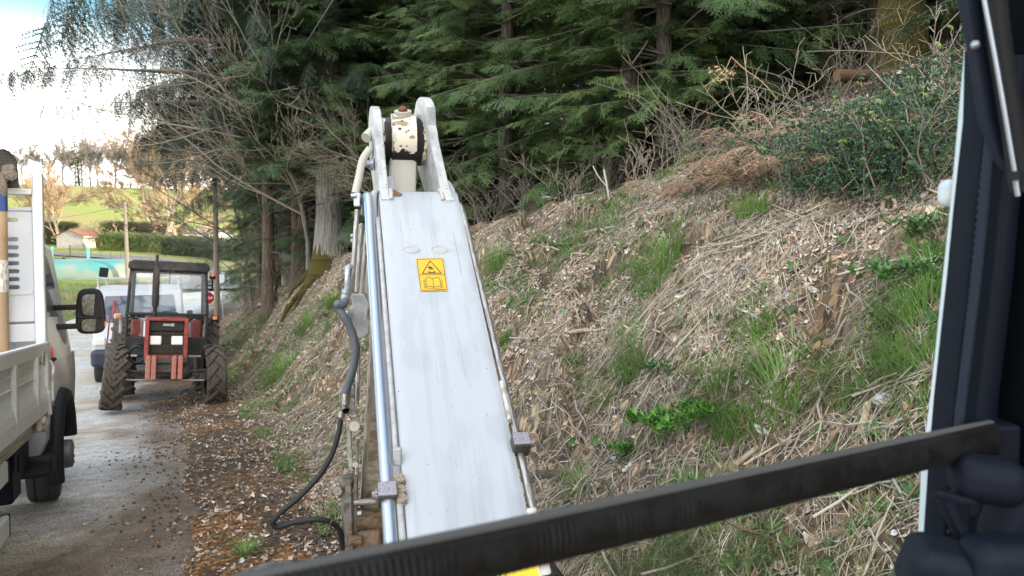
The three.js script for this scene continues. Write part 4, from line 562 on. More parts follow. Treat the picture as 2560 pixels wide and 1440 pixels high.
  const ax = mb(); ax.sweep([V(-0.62, 0.56, 0), V(-0.3, 0.6, 0), V(0, 0.64, 0.02), V(0.3, 0.6, 0), V(0.62, 0.56, 0)], 0.1, 0.09, V(0, 1, 0), V(0, 0, 1), 0.2); for (const s of [-1, 1]) { ax.box(0.14, 0.2, 0.14, s * 0.58, 0.56, 0, 0.03); ax.smooth([V(s * 0.6, 0.62, 0.05), V(s * 0.45, 0.63, 0.1), V(s * 0.3, 0.6, 0.06)], 0.02, 8); } { const g = new THREE.SphereGeometry(0.14, 18, 12); g.scale(1, 0.9, 1); ax.geo(g, new THREE.Matrix4().makeTranslation(0.3, 0.6, -0.02)); } ax.build('front_axle', M.darkSteel, t);
  mb().cyl(V(-0.6, 0.5, 0.2), V(0.6, 0.48, 0.2), 0.016, 0.016, 10).build('tie_rod', M.steel, t);
  const ring = mb(); { const g = new THREE.TorusGeometry(0.115, 0.02, 10, 32); g.scale(1, 1.15, 1); ring.geo(g, new THREE.Matrix4().makeTranslation(-0.42, 0.9, 0.1)); } ring.smooth([V(-0.5, 1.02, 0.05), V(-0.42, 1.07, 0.08), V(-0.33, 1.04, 0.05)], 0.014, 8); ring.build('hose_loop', M.rubber, t);
  // cab
  const cab = mb(), hw = 0.645;
  for (const s of [-1, 1]) { cab.sweep([V(s * hw, 0.82, -0.9), V(s * hw, 1.55, -0.92), V(s * 0.605, 2.36, -1.02)], 0.05, 0.06, V(1, 0, 0), V(0, 0, 1)); cab.sweep([V(s * 0.64, 0.9, -2.3), V(s * 0.6, 2.36, -2.25)], 0.06, 0.06, V(1, 0, 0), V(0, 0, 1)); cab.box(0.03, 0.35, 1.3, s * hw, 1.0, -1.55, 0.008); cab.box(0.35, 0.36, 0.04, s * 0.47, 0.98, -0.9, 0.02); cab.box(0.06, 0.42, 0.04, s * 0.3, 1.35, -0.9, 0.01); cab.box(0.04, 0.04, 1.3, s * 0.64, 1.55, -1.6); }
  cab.box(1.3, 0.045, 0.05, 0, 1.56, -0.9, 0.01); cab.box(0.64, 0.42, 0.08, 0, 1.33, -0.86, 0.03); cab.box(1.28, 0.05, 0.05, 0, 0.84, -0.9, 0.01); cab.box(1.24, 0.06, 0.05, 0, 1.5, -2.28, 0.01); cab.box(1.2, 0.05, 1.2, 0, 0.86, -1.6);
  cab.build('cab', M.black, t);
  const rf = mb(); rf.prism([[-0.63, 2.33], [0.63, 2.33], [0.66, 2.37], [0.65, 2.46], [0.58, 2.5], [-0.58, 2.5], [-0.65, 2.46], [-0.66, 2.37]], V(1, 0, 0), V(0, 1, 0), V(0, 0, 1), V(0, 0, 0), -2.4, -0.9, 0.02); rf.build('cab_roof', M.black, t);
  const pane = (name, q) => mb().quad(...q).build(name, M.glass, t);
  pane('windscreen', [V(-0.62, 1.58, -0.93), V(0.62, 1.58, -0.93), V(0.58, 2.34, -1.02), V(-0.58, 2.34, -1.02)]);
  for (const s of [-1, 1]) { pane('lower_window', [V(s * 0.47 - 0.15, 1.16, -0.91), V(s * 0.47 + 0.15, 1.16, -0.91), V(s * 0.47 + 0.15, 1.54, -0.91), V(s * 0.47 - 0.15, 1.54, -0.91)]); pane('side_window', [V(s * 0.645, 1.57, -2.25), V(s * 0.645, 1.57, -0.95), V(s * 0.61, 2.34, -1.04), V(s * 0.61, 2.34, -2.22)]); }
  pane('rear_window', [V(-0.6, 1.53, -2.27), V(0.6, 1.53, -2.27), V(0.57, 2.33, -2.24), V(-0.57, 2.33, -2.24)]);
  for (const s of [-1, 1]) mb().box(0.2, 0.6, 0.5, s * 0.5, 1.15, -1.75, 0.05).build('fender', mat(0.2, 0.035, 0.03, 0.6), t);
  mb().box(0.4, 0.5, 0.12, 0, 1.35, -1.9, 0.05).box(0.4, 0.12, 0.4, 0, 1.15, -1.7, 0.04).build('seat', M.plastic, t);
  { const g = new THREE.TorusGeometry(0.19, 0.016, 8, 30); const m = mb().geo(g, new THREE.Matrix4().makeRotationX(-1.0).setPosition(0, 1.5, -1.25)); m.cyl(V(0, 1.5, -1.25), V(0, 1.1, -1.02), 0.02); m.build('steering_wheel', M.plastic, t); }
  const ex = mb(); { const g = new THREE.LatheGeometry([[0.03, 1.5], [0.03, 1.66], [0.055, 1.72], [0.055, 2.26], [0.03, 2.36], [0.024, 2.38], [0.024, 2.56], [0.018, 2.56]].map(([r, y]) => new THREE.Vector2(r, y)), 20); ex.geo(g, new THREE.Matrix4().makeTranslation(-0.2, 0, -0.35)); } ex.build('exhaust_stack', mat(0.035, 0.03, 0.03, 0.7, 0.2, { map: rep(grime, 1, 1) }), t);
  for (const s of [-1, 1]) { const l = mb(); l.box(0.13, 0.1, 0.08, s * 0.8, 1.5, -1.35, 0.02); l.box(0.05, 0.3, 0.05, s * 0.76, 1.35, -1.45, 0.01); l.build('light_bracket', s < 0 ? M.white : M.black, t); mb().box(0.085, 0.07, 0.03, s * 0.8, 1.505, -1.3, 0.012).build('indicator', M.amber, t); }
  const bm = mb(); bm.cyl(V(0.72, 2.02, -1.05), V(0.72, 2.24, -1.05), 0.016, 0.016, 10); bm.cyl(V(0.64, 2.1, -1.05), V(0.72, 2.1, -1.05), 0.014, 0.014, 8); bm.cyl(V(0.72, 2.22, -1.05), V(0.72, 2.27, -1.05), 0.052, 0.055, 20); bm.build('beacon_mount', M.plastic, t);
  { const g = new THREE.SphereGeometry(0.055, 20, 12, 0, 6.2832, 0, Math.PI / 2); g.scale(1, 1.1, 1); mb().geo(g, new THREE.Matrix4().makeTranslation(0.72, 2.27, -1.05)).build('beacon', M.amber, t); }
  mb().box(0.2, 0.03, 0.06, -0.55, 0.83, -0.82, 0.006).build('step_strip', M.creamDirty, t); mb().box(0.22, 0.03, 0.06, 0.47, 0.82, -0.85, 0.006).build('step_strip', M.creamDirty, t);
  const rl = mb(); rl.sweep([V(-1.02, 0.78, -2.2), V(-0.98, 1.5, -2.2)], 0.025, 0.05, V(1, 0, 0), V(0, 0, 1)); rl.sweep([V(-0.92, 1.5, -2.3), V(-0.92, 1.78, -2.3)], 0.06, 0.05, V(1, 0, 0), V(0, 0, 1)); rl.build('rear_marker', M.red, t);
  const wip = mb(); wip.sweep([V(0.02, 2.4, -0.88), V(0.0, 2.1, -0.93)], 0.012, 0.012, V(1, 0, 0), V(0, 0, 1)); wip.build('wiper', M.plastic, t);
}
// ---- white van with a roof rack behind the tractor
{
  const t = thing('van', 'white van with a ladder rack on its roof parked behind the tractor', 'van', roadAt(-0.62, 20.0), YAW, null, -0.05);
  const b = mb(); b.prism([[-0.5, 0.45], [1.0, 0.5], [1.04, 0.95], [0.5, 1.3], [-0.15, 2.1], [-0.5, 2.24], [-3.6, 2.26], [-3.7, 0.5]], V(0, 0, 1), V(0, 1, 0), V(-1, 0, 0), V(0, 0, 0), -0.96, 0.96, 0.06); b.build('body', M.whiteClean, t);
  const ws = mb(), sl = V(0, 0.8, -0.65).normalize(), nn = V(0, 0.65, 0.8).normalize(); ws.prism([[-0.82, 0.1], [0.82, 0.1], [0.74, 0.88], [-0.74, 0.88]], V(1, 0, 0), sl, nn, V(0, 1.3, 0.5), 0.004, 0.02, 0.003); ws.build('windscreen', new THREE.MeshPhysicalMaterial({ color: C(0.035, 0.05, 0.085), roughness: 0.06, clearcoat: 1 }), t);
  const bu = mb(); bu.box(1.98, 0.4, 0.3, 0, 0.6, 0.98, 0.1); bu.box(0.7, 0.16, 0.05, 0, 0.92, 1.07, 0.03); bu.build('bumper', mat(0.02, 0.028, 0.05, 0.5), t);
  for (const s of [-1, 1]) { mb().box(0.26, 0.2, 0.12, s * 0.8, 0.98, 1.0, 0.05).build('headlight', M.lamp, t); mb().box(0.14, 0.3, 0.12, s * 1.1, 1.45, 0.3, 0.04).build('door_mirror', M.plastic, t); }
  for (const [x, z] of [[-0.85, 0.4], [0.85, 0.4], [-0.85, -2.8], [0.85, -2.8]]) { const w = mb(), g = new THREE.LatheGeometry([[0.1, -0.1], [0.3, -0.11], [0.34, -0.08], [0.34, 0.08], [0.3, 0.11], [0.1, 0.1]].map(([r, y]) => new THREE.Vector2(r, y)), 28); g.rotateZ(Math.PI / 2); w.geo(g, new THREE.Matrix4().makeTranslation(x, 0.34, z)); w.build('wheel', M.tyre, t); }
  const rk = mb(); for (const s of [-1, 1]) { rk.cyl(V(s * 0.9, 2.2, -0.4), V(s * 0.9, 2.5, -0.4), 0.022, 0.022, 8); rk.cyl(V(s * 0.9, 2.2, -3.2), V(s * 0.9, 2.5, -3.2), 0.022, 0.022, 8); rk.cyl(V(s * 0.9, 2.42, -0.3), V(s * 0.9, 2.42, -3.4), 0.022, 0.022, 8); } for (const z of [-0.4, -1.8, -3.2]) rk.box(1.8, 0.05, 0.05, 0, 2.42, z, 0.01); rk.build('roof_rack', M.whiteClean, t);
  mb().box(0.2, 0.24, 0.05, -0.82, 2.58, -1.0, 0.02, [0, 0, -0.15]).build('roof_box', M.plastic, t);
  const dc = mb(); dc.box(0.01, 0.3, 0.12, -0.985, 1.15, 0.2, 0.003); dc.build('red_decal', M.red, t); mb().box(0.01, 0.22, 0.18, -0.985, 1.1, -0.1, 0.003).build('blue_decal', mat(0.05, 0.2, 0.45, 0.4), t);
}
// ------------------------------------------------------------------ poles, wires and signs
function poleThing(name, label, cat, x, yTop, d, r, lean = 0) {
  const base = onGround(x, 700, d, -0.3), top = px(x + lean, yTop, d), t = thing(name, label, cat, base); const m = mb(); m.tube([V(0, 0, 0), top.clone().sub(base)], [r * 1.25, r * 0.8], 12, true); return [t, m, base, top];
}
let lampTop, telTop;
{
  const [t, m, base, top] = poleThing('street_lamp', 'tall grey street lamp pole standing behind the tractor at the foot of the wood', 'street lamp', 541, 348, 31, 0.105, -5); lampTop = top; m.build('pole', M.pole, t);
  const L = top.clone().sub(base), h = mb(); h.smooth([L.clone().add(V(0, -0.25, 0)), L.clone().add(V(0.02, 0.08, 0)), L.clone().add(V(0.35, 0.14, 0.1))], 0.035, 8); h.build('lamp_arm', M.steel, t); mb().box(0.5, 0.09, 0.2, L.x + 0.25, L.y + 0.13, L.z + 0.07, 0.03).build('lamp_head', mat(0.4, 0.41, 0.42, 0.5), t);
}
{
  const [t, m, base, top] = poleThing('telephone_pole', 'grey telephone pole standing in front of the turquoise water tank', 'telephone pole', 320, 505, 58, 0.14, -8); telTop = top; m.build('pole', M.pole, t);
  const L = top.clone().sub(base); mb().box(0.5, 0.1, 0.1, L.x, L.y - 0.2, L.z, 0.02).build('crossbar', M.darkSteel, t);
}
function wireThing(label, a, b, sag, r) { const t = [], n = 24; for (let i = 0; i <= n; i++) { const q = i / n; t.push(a.clone().lerp(b, q).add(V(0, -4 * sag * q * (1 - q), 0))); } const m = mb().tube(t, r, 5).build('overhead_wire', mat(0.1, 0.1, 0.11, 0.6)); tag(m, label, 'wire'); }
{ const m = mb().tube(new THREE.CatmullRomCurve3([lampTop.clone(), px(615, 328, 25), px(730, 162, 17), px(838, -8, 12.5), px(930, -150, 10)]).getPoints(40), 0.011, 6).build('overhead_wire', mat(0.2, 0.2, 0.21, 0.5)); tag(m, 'grey wire slanting up from the street lamp across the conifers', 'wire'); }
wireThing('dark wire sagging from the telephone pole to the left behind the truck headboard', telTop.clone().add(V(0, -0.25, 0)), px(-60, 566, 52), 0.25, 0.022);
wireThing('dark wire sagging from the telephone pole to the right towards the big tan tree', telTop.clone().add(V(0, -0.25, 0)), px(470, 500, 75), 0.9, 0.022);
{
  const base = onGround(519, 740, 28, -0.1), t = thing('stop_sign', 'red and white stop sign half hidden behind the right edge of the tractor cab', 'road sign', base, YAW), top = px(520, 745, 28).sub(base).applyAxisAngle(V(0, 1, 0), -YAW);
  const cv = document.createElement('canvas'); cv.width = cv.height = 128; { const g = cv.getContext('2d'); g.fillStyle = '#e8e8e6'; g.fillRect(0, 0, 128, 128); g.fillStyle = '#a81322'; g.beginPath(); for (let i = 0; i < 8; i++) { const a = Math.PI / 8 + i * Math.PI / 4; g.lineTo(64 + 58 * Math.cos(a), 64 + 58 * Math.sin(a)); } g.fill(); g.fillStyle = '#f2f2f0'; g.font = 'bold 34px sans-serif'; g.textAlign = 'center'; g.fillText('STOP', 64, 76); }
  const tx = new THREE.CanvasTexture(cv); tx.colorSpace = THREE.SRGBColorSpace; const g = new THREE.CylinderGeometry(0.26, 0.26, 0.02, 8); g.rotateY(Math.PI / 8); g.rotateX(Math.PI / 2); const p = g.attributes.position, uv = g.attributes.uv; for (let i = 0; i < uv.count; i++) uv.setXY(i, 0.5 + p.getX(i) / 0.52, 0.5 + p.getY(i) / 0.52);
  const m = shadows(new THREE.Mesh(g, mat(1, 1, 1, 0.4, 0, { map: tx }))); m.name = 'sign_plate'; m.position.copy(top); t.add(m); mb().cyl(V(top.x, 0, -0.04), V(top.x, top.y + 0.3, -0.04), 0.03, 0.03, 8).build('post', M.zinc, t);
}
{
  const base = onGround(555, 740, 30, -0.1), t = thing('notice_board', 'small pale blue notice board on a thin post just right of the street lamp', 'sign', base), c = px(555, 697, 30).sub(base);
  mb().box(0.2, 0.36, 0.02, c.x, c.y, c.z, 0.004).build('board', mat(0.6, 0.68, 0.74, 0.5), t); mb().cyl(V(c.x, 0, c.z - 0.03), V(c.x, c.y + 0.2, c.z - 0.03), 0.02, 0.02, 8).build('post', M.zinc, t);
}
{
  const base = onGround(611, 640, 70, 0), t = thing('roadside_plate', 'small pale plate on a post at the right end of the far hedge', 'sign', base), c = px(611, 618, 70).sub(base);
  mb().box(0.35, 0.28, 0.03, c.x, c.y, c.z).build('board', mat(0.65, 0.7, 0.76, 0.5), t); mb().cyl(V(c.x, 0, c.z - 0.03), V(c.x, c.y, c.z - 0.03), 0.04, 0.04, 8).build('post', M.steel, t);
}
// ------------------------------------------------------------------ the settlement across the valley
function roofTiles(parent, a, b, c, d, mt, rows, cols) {     // sloping roof of courses: a-b eave, d-c ridge
  const m = mb(); for (let j = 0; j < rows; j++) for (let i = 0; i < cols; i++) { const q = (u, v) => a.clone().lerp(b, u).lerp(d.clone().lerp(c, u), v), n = b.clone().sub(a).cross(d.clone().sub(a)).normalize(); const u0 = i / cols, u1 = (i + 0.94) / cols, v0 = j / rows, v1 = (j + 1.05) / rows, l0 = n.clone().multiplyScalar(0.07), l1 = n.clone().multiplyScalar(0.03); const A = q(u0, v0).add(l0), B = q(u1, v0).add(l0), Cc = q(u1, v1).add(l1), D = q(u0, v1).add(l1); m.quad(A, B, Cc, D); m.quad(q(u0, v0), q(u1, v0), B, A); }
  const g = m.build('roof_tiles', mt, parent); g.userData.kind = 'stuff'; return g;
}
{
  const d = 110, base = onGround(208, 620, d, -0.1), t = thing('shed', 'small shed with orange tiled roof, gable wall coloured as in shade and brown door beside the road', 'shed', base, 1.36);
  const w = 4.6, l = 4.4, h = 2.0, rh = 0.95;                          // gable end faces local -x ... long wall faces local +z
  const walls = mb(); walls.box(l, h, 0.2, l / 2, h / 2, -0.1); walls.box(l, h, 0.2, l / 2, h / 2, -w + 0.1); walls.box(0.2, h, w - 0.4, l - 0.1, h / 2, -w / 2); walls.build('wall', mat(0.62, 0.55, 0.42, 0.85, 0, { map: rep(grime, 0.5, 0.5) }), t);
  mb().prism([[0, 0], [w, 0], [w, h], [w / 2, h + rh], [0, h]], V(0, 0, -1), V(0, 1, 0), V(1, 0, 0), V(0, 0, 0), -0.02, 0.2).build('gable_wall', mat(0.36, 0.345, 0.33, 0.9, 0, { map: rep(specks, 0.4, 0.4) }), t);  // shade on this side is put into the darker grey of the gable
  mb().box(0.85, 1.8, 0.06, 2.9, 0.9, 0.03).build('door', mat(0.16, 0.075, 0.04, 0.7, 0, { map: woodT }), t);
  const roof = new THREE.Group(); roof.name = 'roof'; t.add(roof); const tm = mat(0.36, 0.18, 0.12, 0.85, 0, { map: rep(grime, 1, 1) });
  roofTiles(roof, V(-0.35, h - 0.12, 0.45), V(l + 0.4, h - 0.12, 0.45), V(l + 0.4, h + rh, -w / 2), V(-0.35, h + rh, -w / 2), tm, 9, 16); roofTiles(roof, V(l + 0.4, h - 0.12, -w - 0.45), V(-0.35, h - 0.12, -w - 0.45), V(-0.35, h + rh, -w / 2), V(l + 0.4, h + rh, -w / 2), tm, 9, 16);
  const bd = mb(); bd.box(l + 0.7, 0.14, 0.06, l / 2, h - 0.2, 0.42); bd.build('fascia', mat(0.6, 0.55, 0.48, 0.7), t);
}
{
  const d = 118, base = onGround(458, 620, d, -0.2), t = thing('white_house', 'low white house with grey hipped roof behind the far hedge', 'house', base, 0.05), w = 5.6, dp = 5, h = 2.0;
  const wl = mb(); wl.box(w, h, dp, w / 2, h / 2 + 0.5, -dp / 2); wl.build('wall', mat(0.7, 0.66, 0.58, 0.8, 0, { map: rep(specks, 1, 1) }), t);
  const rf = mb(), e = 0.35, a = V(-e, h + 0.5, e), b = V(w + e, h + 0.5, e), c = V(w + e, h + 0.5, -dp - e), f = V(-e, h + 0.5, -dp - e), r1 = V(w * 0.35, h + 1.5, -dp / 2), r2 = V(w * 0.65, h + 1.5, -dp / 2); rf.quad(a, b, r2, r1).quad(c, f, r1, r2).tri(b, c, r2).tri(f, a, r1).quad(f, c, b, a); rf.build('roof', mat(0.36, 0.3, 0.25, 0.9, 0, { map: rep(grime, 1, 1) }), t);
  for (const [x, y, ww, hh] of [[1.3, 1.5, 0.9, 0.7], [3.6, 1.2, 0.9, 1.5]]) { const m = mb(); m.box(ww, hh, 0.06, x, y + 0.3, 0.0); const win = m.build('window', mat(0.16, 0.12, 0.1, 0.4), t); mb().box(ww + 0.2, 0.1, 0.14, x, y + 0.3 - hh / 2 - 0.05, 0.04).build('sill', mat(0.6, 0.57, 0.5, 0.8), win); }
  const ch = mb(); ch.box(0.5, 0.9, 0.5, w * 0.5, h + 1.6, -dp / 2); ch.build('chimney', mat(0.5, 0.4, 0.33, 0.9), t);
  mb().box(1.6, 1.1, 0.2, 1.4, 0.75, 0.35).build('door_panel', mat(0.55, 0.4, 0.35, 0.8), t);
}
{
  const d = 116, base = onGround(572, 620, d, -0.2), t = thing('carport', 'open carport with sloping white roof right of the white house', 'carport', base), c = px(572, 592, d).sub(base);
  mb().prism([[-1.9, 0.6], [1.9, -0.5], [1.9, -0.4], [-1.9, 0.72]], V(1, 0, 0), V(0, 1, 0), V(0, 0, 1), c, -1.6, 1.2).build('roof', mat(0.75, 0.75, 0.74, 0.5), t);
  const m = mb(); for (const [x, z] of [[-1.7, 1], [1.7, 1], [-1.7, -1.4], [1.7, -1.4]]) m.cyl(V(c.x + x, 0, c.z + z), V(c.x + x, c.y - 0.27 * x, c.z + z), 0.07, 0.07, 8); m.build('post', M.wood, t);
  mb().box(2.6, 1.1, 0.2, c.x, 0.9, c.z - 1.5).build('back_wall', mat(0.16, 0.11, 0.08, 0.9), t);
}
{  // flexible water tank
  const d = 62, base = onGround(215, 690, d, -0.1), t = thing('water_tank', 'low turquoise flexible water tank lying in the grass beyond the road', 'water tank', base, -0.12);
  const nx = 70, nz = 40, X = 5.6, Z = 3.4, H = 1.6, pos = [], col = [], idx = [];
  for (let j = 0; j <= nz; j++) for (let i = 0; i <= nx; i++) {
    const th = (i / nx) * 2 * Math.PI, ph = (j / nz) * Math.PI / 2, ce = Math.sign(Math.cos(th)) * Math.abs(Math.cos(th)) ** 0.5, se = Math.sign(Math.sin(th)) * Math.abs(Math.sin(th)) ** 0.5, r = Math.cos(ph) ** 0.45, y = Math.sin(ph) ** 0.8;
    const x = ce * r * X, z = se * r * Z, wr = 0.05 * (fbm(x * 1.6 + 5, z * 1.6 + y * 3, 3, 101) - 0.5) + 0.08 * (fbm(x * 0.5, z * 0.5, 2, 102) - 0.5); pos.push(x, y * H + wr, z);
    const st = smoothstep(fbm(x * 0.8 + 3, z * 0.9 + y * 2, 4, 103) - 0.2 * y + 0.16 * x / X, 0.3, 0.5); col.push(lerp(0.05, 0.2, st * 0.9), lerp(0.21, 0.22, st * 0.9), lerp(0.2, 0.165, st * 0.9));
    if (i < nx && j < nz) { const k = j * (nx + 1) + i; idx.push(k, k + nx + 2, k + 1, k, k + nx + 1, k + nx + 2); }
  }
  const g = new THREE.BufferGeometry(); g.setAttribute('position', new THREE.Float32BufferAttribute(pos, 3)); g.setAttribute('color', new THREE.Float32BufferAttribute(col, 3)); g.setIndex(idx); g.computeVertexNormals();
  const m = shadows(new THREE.Mesh(g, new THREE.MeshStandardMaterial({ vertexColors: true, roughness: 0.42, side: THREE.DoubleSide }))); m.name = 'skin'; t.add(m);
  mb().cyl(V(-1.8, H - 0.1, 0.2), V(-1.8, H + 0.12, 0.2), 0.12, 0.12, 12).build('vent_cap', M.plastic, t);
}
{  // turquoise fence with dark bars by the shed
  const d = 84, t = thing('metal_fence', 'dark barred metal fence between turquoise posts in front of the shed', 'fence', onGround(175, 640, d)), o = t.position;
  const pst = []; for (const x of [131, 220]) { const p = onGround(x, 640, d).sub(o); mb().box(0.24, 1.5, 0.24, p.x, p.y + 0.75, p.z, 0.03).build('post', mat(0.1, 0.36, 0.34, 0.6), t); pst.push(p); }
  const mid = pst[0].clone().lerp(pst[1], 0.5); mb().box(0.1, 1.7, 0.1, mid.x, mid.y + 0.85, mid.z).build('middle_post', M.darkSteel, t);
  for (let i = 1; i < 26; i++) { const p = pst[0].clone().lerp(pst[1], i / 26); mb().cyl(V(p.x, p.y + 0.1, p.z), V(p.x, p.y + 1.2, p.z), 0.018, 0.018, 5).build('bar', M.darkSteel, t); }
  const rl = mb(); for (const y of [0.15, 1.15]) rl.cyl(pst[0].clone().add(V(0, y, 0)), pst[1].clone().add(V(0, y, 0)), 0.03, 0.03, 6); rl.build('rail', M.darkSteel, t);
}
{  // wire fence along the far road
  const t = thing('wire_fence', 'thin green wire fence running along the near side of the far road', 'fence', onGround(400, 660, 74)), o = t.position, ps = []; const mt = mat(0.05, 0.1, 0.08, 0.7);
  for (let i = 0; i <= 15; i++) { const q = i / 15, x = lerp(228, 600, q), d = lerp(82, 50, q); ps.push(onGround(x, 660, d).sub(o)); }
  ps.forEach((p) => mb().cyl(V(p.x, p.y, p.z), V(p.x, p.y + 1.35, p.z), 0.035, 0.03, 6).build('post', mt, t));
  for (const y of [0.35, 0.8, 1.25]) mb().tube(ps.map((p) => p.clone().add(V(0, y, 0))), 0.012, 4).build('wire', mt, t);
}
{
  const p = onGround(373, 660, 66, -0.1), t = thing('marker_post', 'short dark marker post standing in the verge before the far road', 'post', p); mb().cyl(V(0, 0, 0), V(0, 0.9, 0), 0.06, 0.06, 8).build('post', M.darkSteel, t); mb().box(0.3, 0.2, 0.12, 0.08, 0.95, 0, 0.03).build('head', M.cabBlue, t);
}
// ---- horse grazing on the hill

{
  const d = 150, base = onGround(570, 580, d), t = thing('horse', 'brown horse grazing on the green hill above the carport', 'horse', base, 0.2);
  const bones = [[V(-0.6, 1.15, 0), V(0.5, 1.15, 0), 0.3, 0.3], [V(-0.7, 1.2, 0), V(-0.5, 1.15, 0), 0.28, 0.3], [V(0.6, 1.25, 0), V(1.05, 0.75, 0), 0.22, 0.14], [V(1.05, 0.75, 0), V(1.3, 0.3, 0), 0.13, 0.08], [V(-0.9, 1.25, 0), V(-1.0, 0.6, 0), 0.07, 0.06]];
  for (const s of [-1, 1]) { bones.push([V(0.45, 1.0, s * 0.16), V(0.47, 0.5, s * 0.16), 0.13, 0.07], [V(0.47, 0.5, s * 0.16), V(0.45, 0.03, s * 0.16), 0.065, 0.06]); bones.push([V(-0.65, 1.0, s * 0.17), V(-0.55, 0.75, s * 0.17), 0.19, 0.12], [V(-0.55, 0.75, s * 0.17), V(-0.72, 0.48, s * 0.17), 0.1, 0.065], [V(-0.72, 0.48, s * 0.17), V(-0.7, 0.03, s * 0.17), 0.06, 0.055]); }
  const N = 48, mc = new MarchingCubes(N, new THREE.MeshStandardMaterial(), false, false, 60000); mc.isolation = 0; const sc = 1.5, q = V(0, 0, 0), ab = V(0, 0, 0);
  for (let z = 0; z < N; z++) for (let y = 0; y < N; y++) for (let x = 0; x < N; x++) { q.set((x / N * 2 - 1) * sc, (y / N * 2 - 1) * sc + 0.9, (z / N * 2 - 1) * sc); let s = 0; for (const [a, b, ra, rb] of bones) { ab.copy(b).sub(a); const k = clamp(q.clone().sub(a).dot(ab) / ab.lengthSq(), 0, 1), dd = q.distanceTo(a.clone().addScaledVector(ab, k)) - lerp(ra, rb, k); s += Math.exp(-dd * 22); } mc.field[x + y * N + z * N * N] = Math.log(s) / 22; }
  mc.update(); const g = new THREE.BufferGeometry(), n = mc.count ?? mc.geometry.drawRange.count; g.setAttribute('position', new THREE.BufferAttribute(mc.positionArray.slice(0, n * 3).map((p, i) => p * sc + (i % 3 === 1 ? 0.9 : 0)), 3)); g.setAttribute('normal', new THREE.BufferAttribute(mc.normalArray.slice(0, n * 3), 3));
  const m = shadows(new THREE.Mesh(g, mat(0.24, 0.085, 0.04, 0.7))); m.name = 'body'; t.add(m);
  mb().smooth([V(0.55, 1.5, 0), V(0.8, 1.25, 0), V(1.05, 0.95, 0)], 0.05, 6).build('mane', mat(0.05, 0.03, 0.02, 0.9), t);
}
// ------------------------------------------------------------------ vegetation: builders
const UP = V(0, 1, 0);
function blade(m, base, dir, len, w, bend, up = UP, segs = 3) {   // one grass blade that leans towards dir
  const side = dir.clone().cross(up).normalize(), pts = []; for (let i = 0; i <= segs; i++) { const t = i / segs; pts.push(base.clone().addScaledVector(up, len * (t - bend * 0.45 * t * t)).addScaledVector(dir, len * bend * t * t)); }
  const n = dir.clone().negate().addScaledVector(up, 0.6).normalize(); let k = m.c;
  for (let i = 0; i <= segs; i++) { const ww = w * (1 - (i / segs) ** 1.5) * 0.5 + 0.0004; m.vert(pts[i].clone().addScaledVector(side, ww), n, 0, i / segs); m.vert(pts[i].clone().addScaledVector(side, -ww), n, 1, i / segs); }
  for (let i = 0; i < segs; i++) { const a = k + i * 2; m.i.push(a, a + 3, a + 1, a, a + 2, a + 3); }
}
function coloured(m, fn) { const g = m.geometry(), p = g.attributes.position, c = new Float32Array(p.count * 3); for (let i = 0; i < p.count; i++) c.set(fn(p.getX(i), p.getY(i), p.getZ(i), i), i * 3); g.setAttribute('color', new THREE.BufferAttribute(c, 3)); return g; }
function leafGeo(L, W, curl, seed, lobes = 0) {              // curled leaf along +x, normal +y
  const R = rng(seed), m = mb(), n = 6, rows = [];
  for (let i = 0; i <= n; i++) { const t = i / n, w = W * Math.sin(Math.PI * Math.min(1, t * 0.94 + 0.03)) ** 0.8 * (1 + lobes * (i % 2 ? 0.35 : -0.25)), x = (t - 0.5) * L, y = curl * L * (4 * (t - 0.5) ** 2 - 0.5) + (R() - 0.5) * 0.06 * L; rows.push([V(x, y + 0.35 * curl * w + R() * 0.1 * w, -w / 2), V(x, y - 0.1 * w, 0), V(x, y + 0.5 * Math.abs(curl) * w + R() * 0.1 * w, w / 2)]); }
  for (let i = 0; i < n; i++) { const a = rows[i], b = rows[i + 1]; m.quad(a[0], a[1], b[1], b[0]); m.quad(a[1], a[2], b[2], b[1]); } return m.geometry();
}
function sprayGeo(seed, hang) {                              // flat fir spray, one metre long along +x
  const R = rng(seed), m = mb();
  const lance = (p, d, len, w) => {
    const s = V(-d.z, 0, d.x); const droop = (t) => -hang * t * t * len * 0.5; const P2 = (t, k) => p.clone().addScaledVector(d, len * t).addScaledVector(s, k).add(V(0, droop(t), 0));
    m.tri(P2(0, -w * 0.3), P2(0, w * 0.3), P2(1, 0));
    const N = Math.max(4, Math.round(len * 20)); for (let i = 0; i < N; i++) for (const q of [-1, 1]) { const t = (i + R() * 0.6) / N, tip = P2(Math.min(1.05, t + 0.055 / len), q * w * (0.85 + 0.5 * R())); tip.y += (R() - 0.35) * 0.025; m.tri(P2(t, 0), P2(Math.min(1, t + 0.028 / len), 0), tip); }
  };
  lance(V(0, 0, 0), V(1, 0, 0), 1, 0.042);
  for (let i = 0; i < 7; i++) for (const q of [-1, 1]) { const x = 0.06 + 0.125 * i + R() * 0.05, a = 0.75 + 0.3 * R(); lance(V(x, -hang * x * x * 0.5, 0), V(Math.cos(a), (R() - 0.6) * 0.3, q * Math.sin(a)).normalize(), (0.46 - 0.34 * x) * (0.75 + 0.4 * R()), 0.038); }
  return m.geometry();
}
const firSpray = sprayGeo(3, 0.25), firSpray2 = sprayGeo(8, 0.5), weepSpray = sprayGeo(11, 1.1);
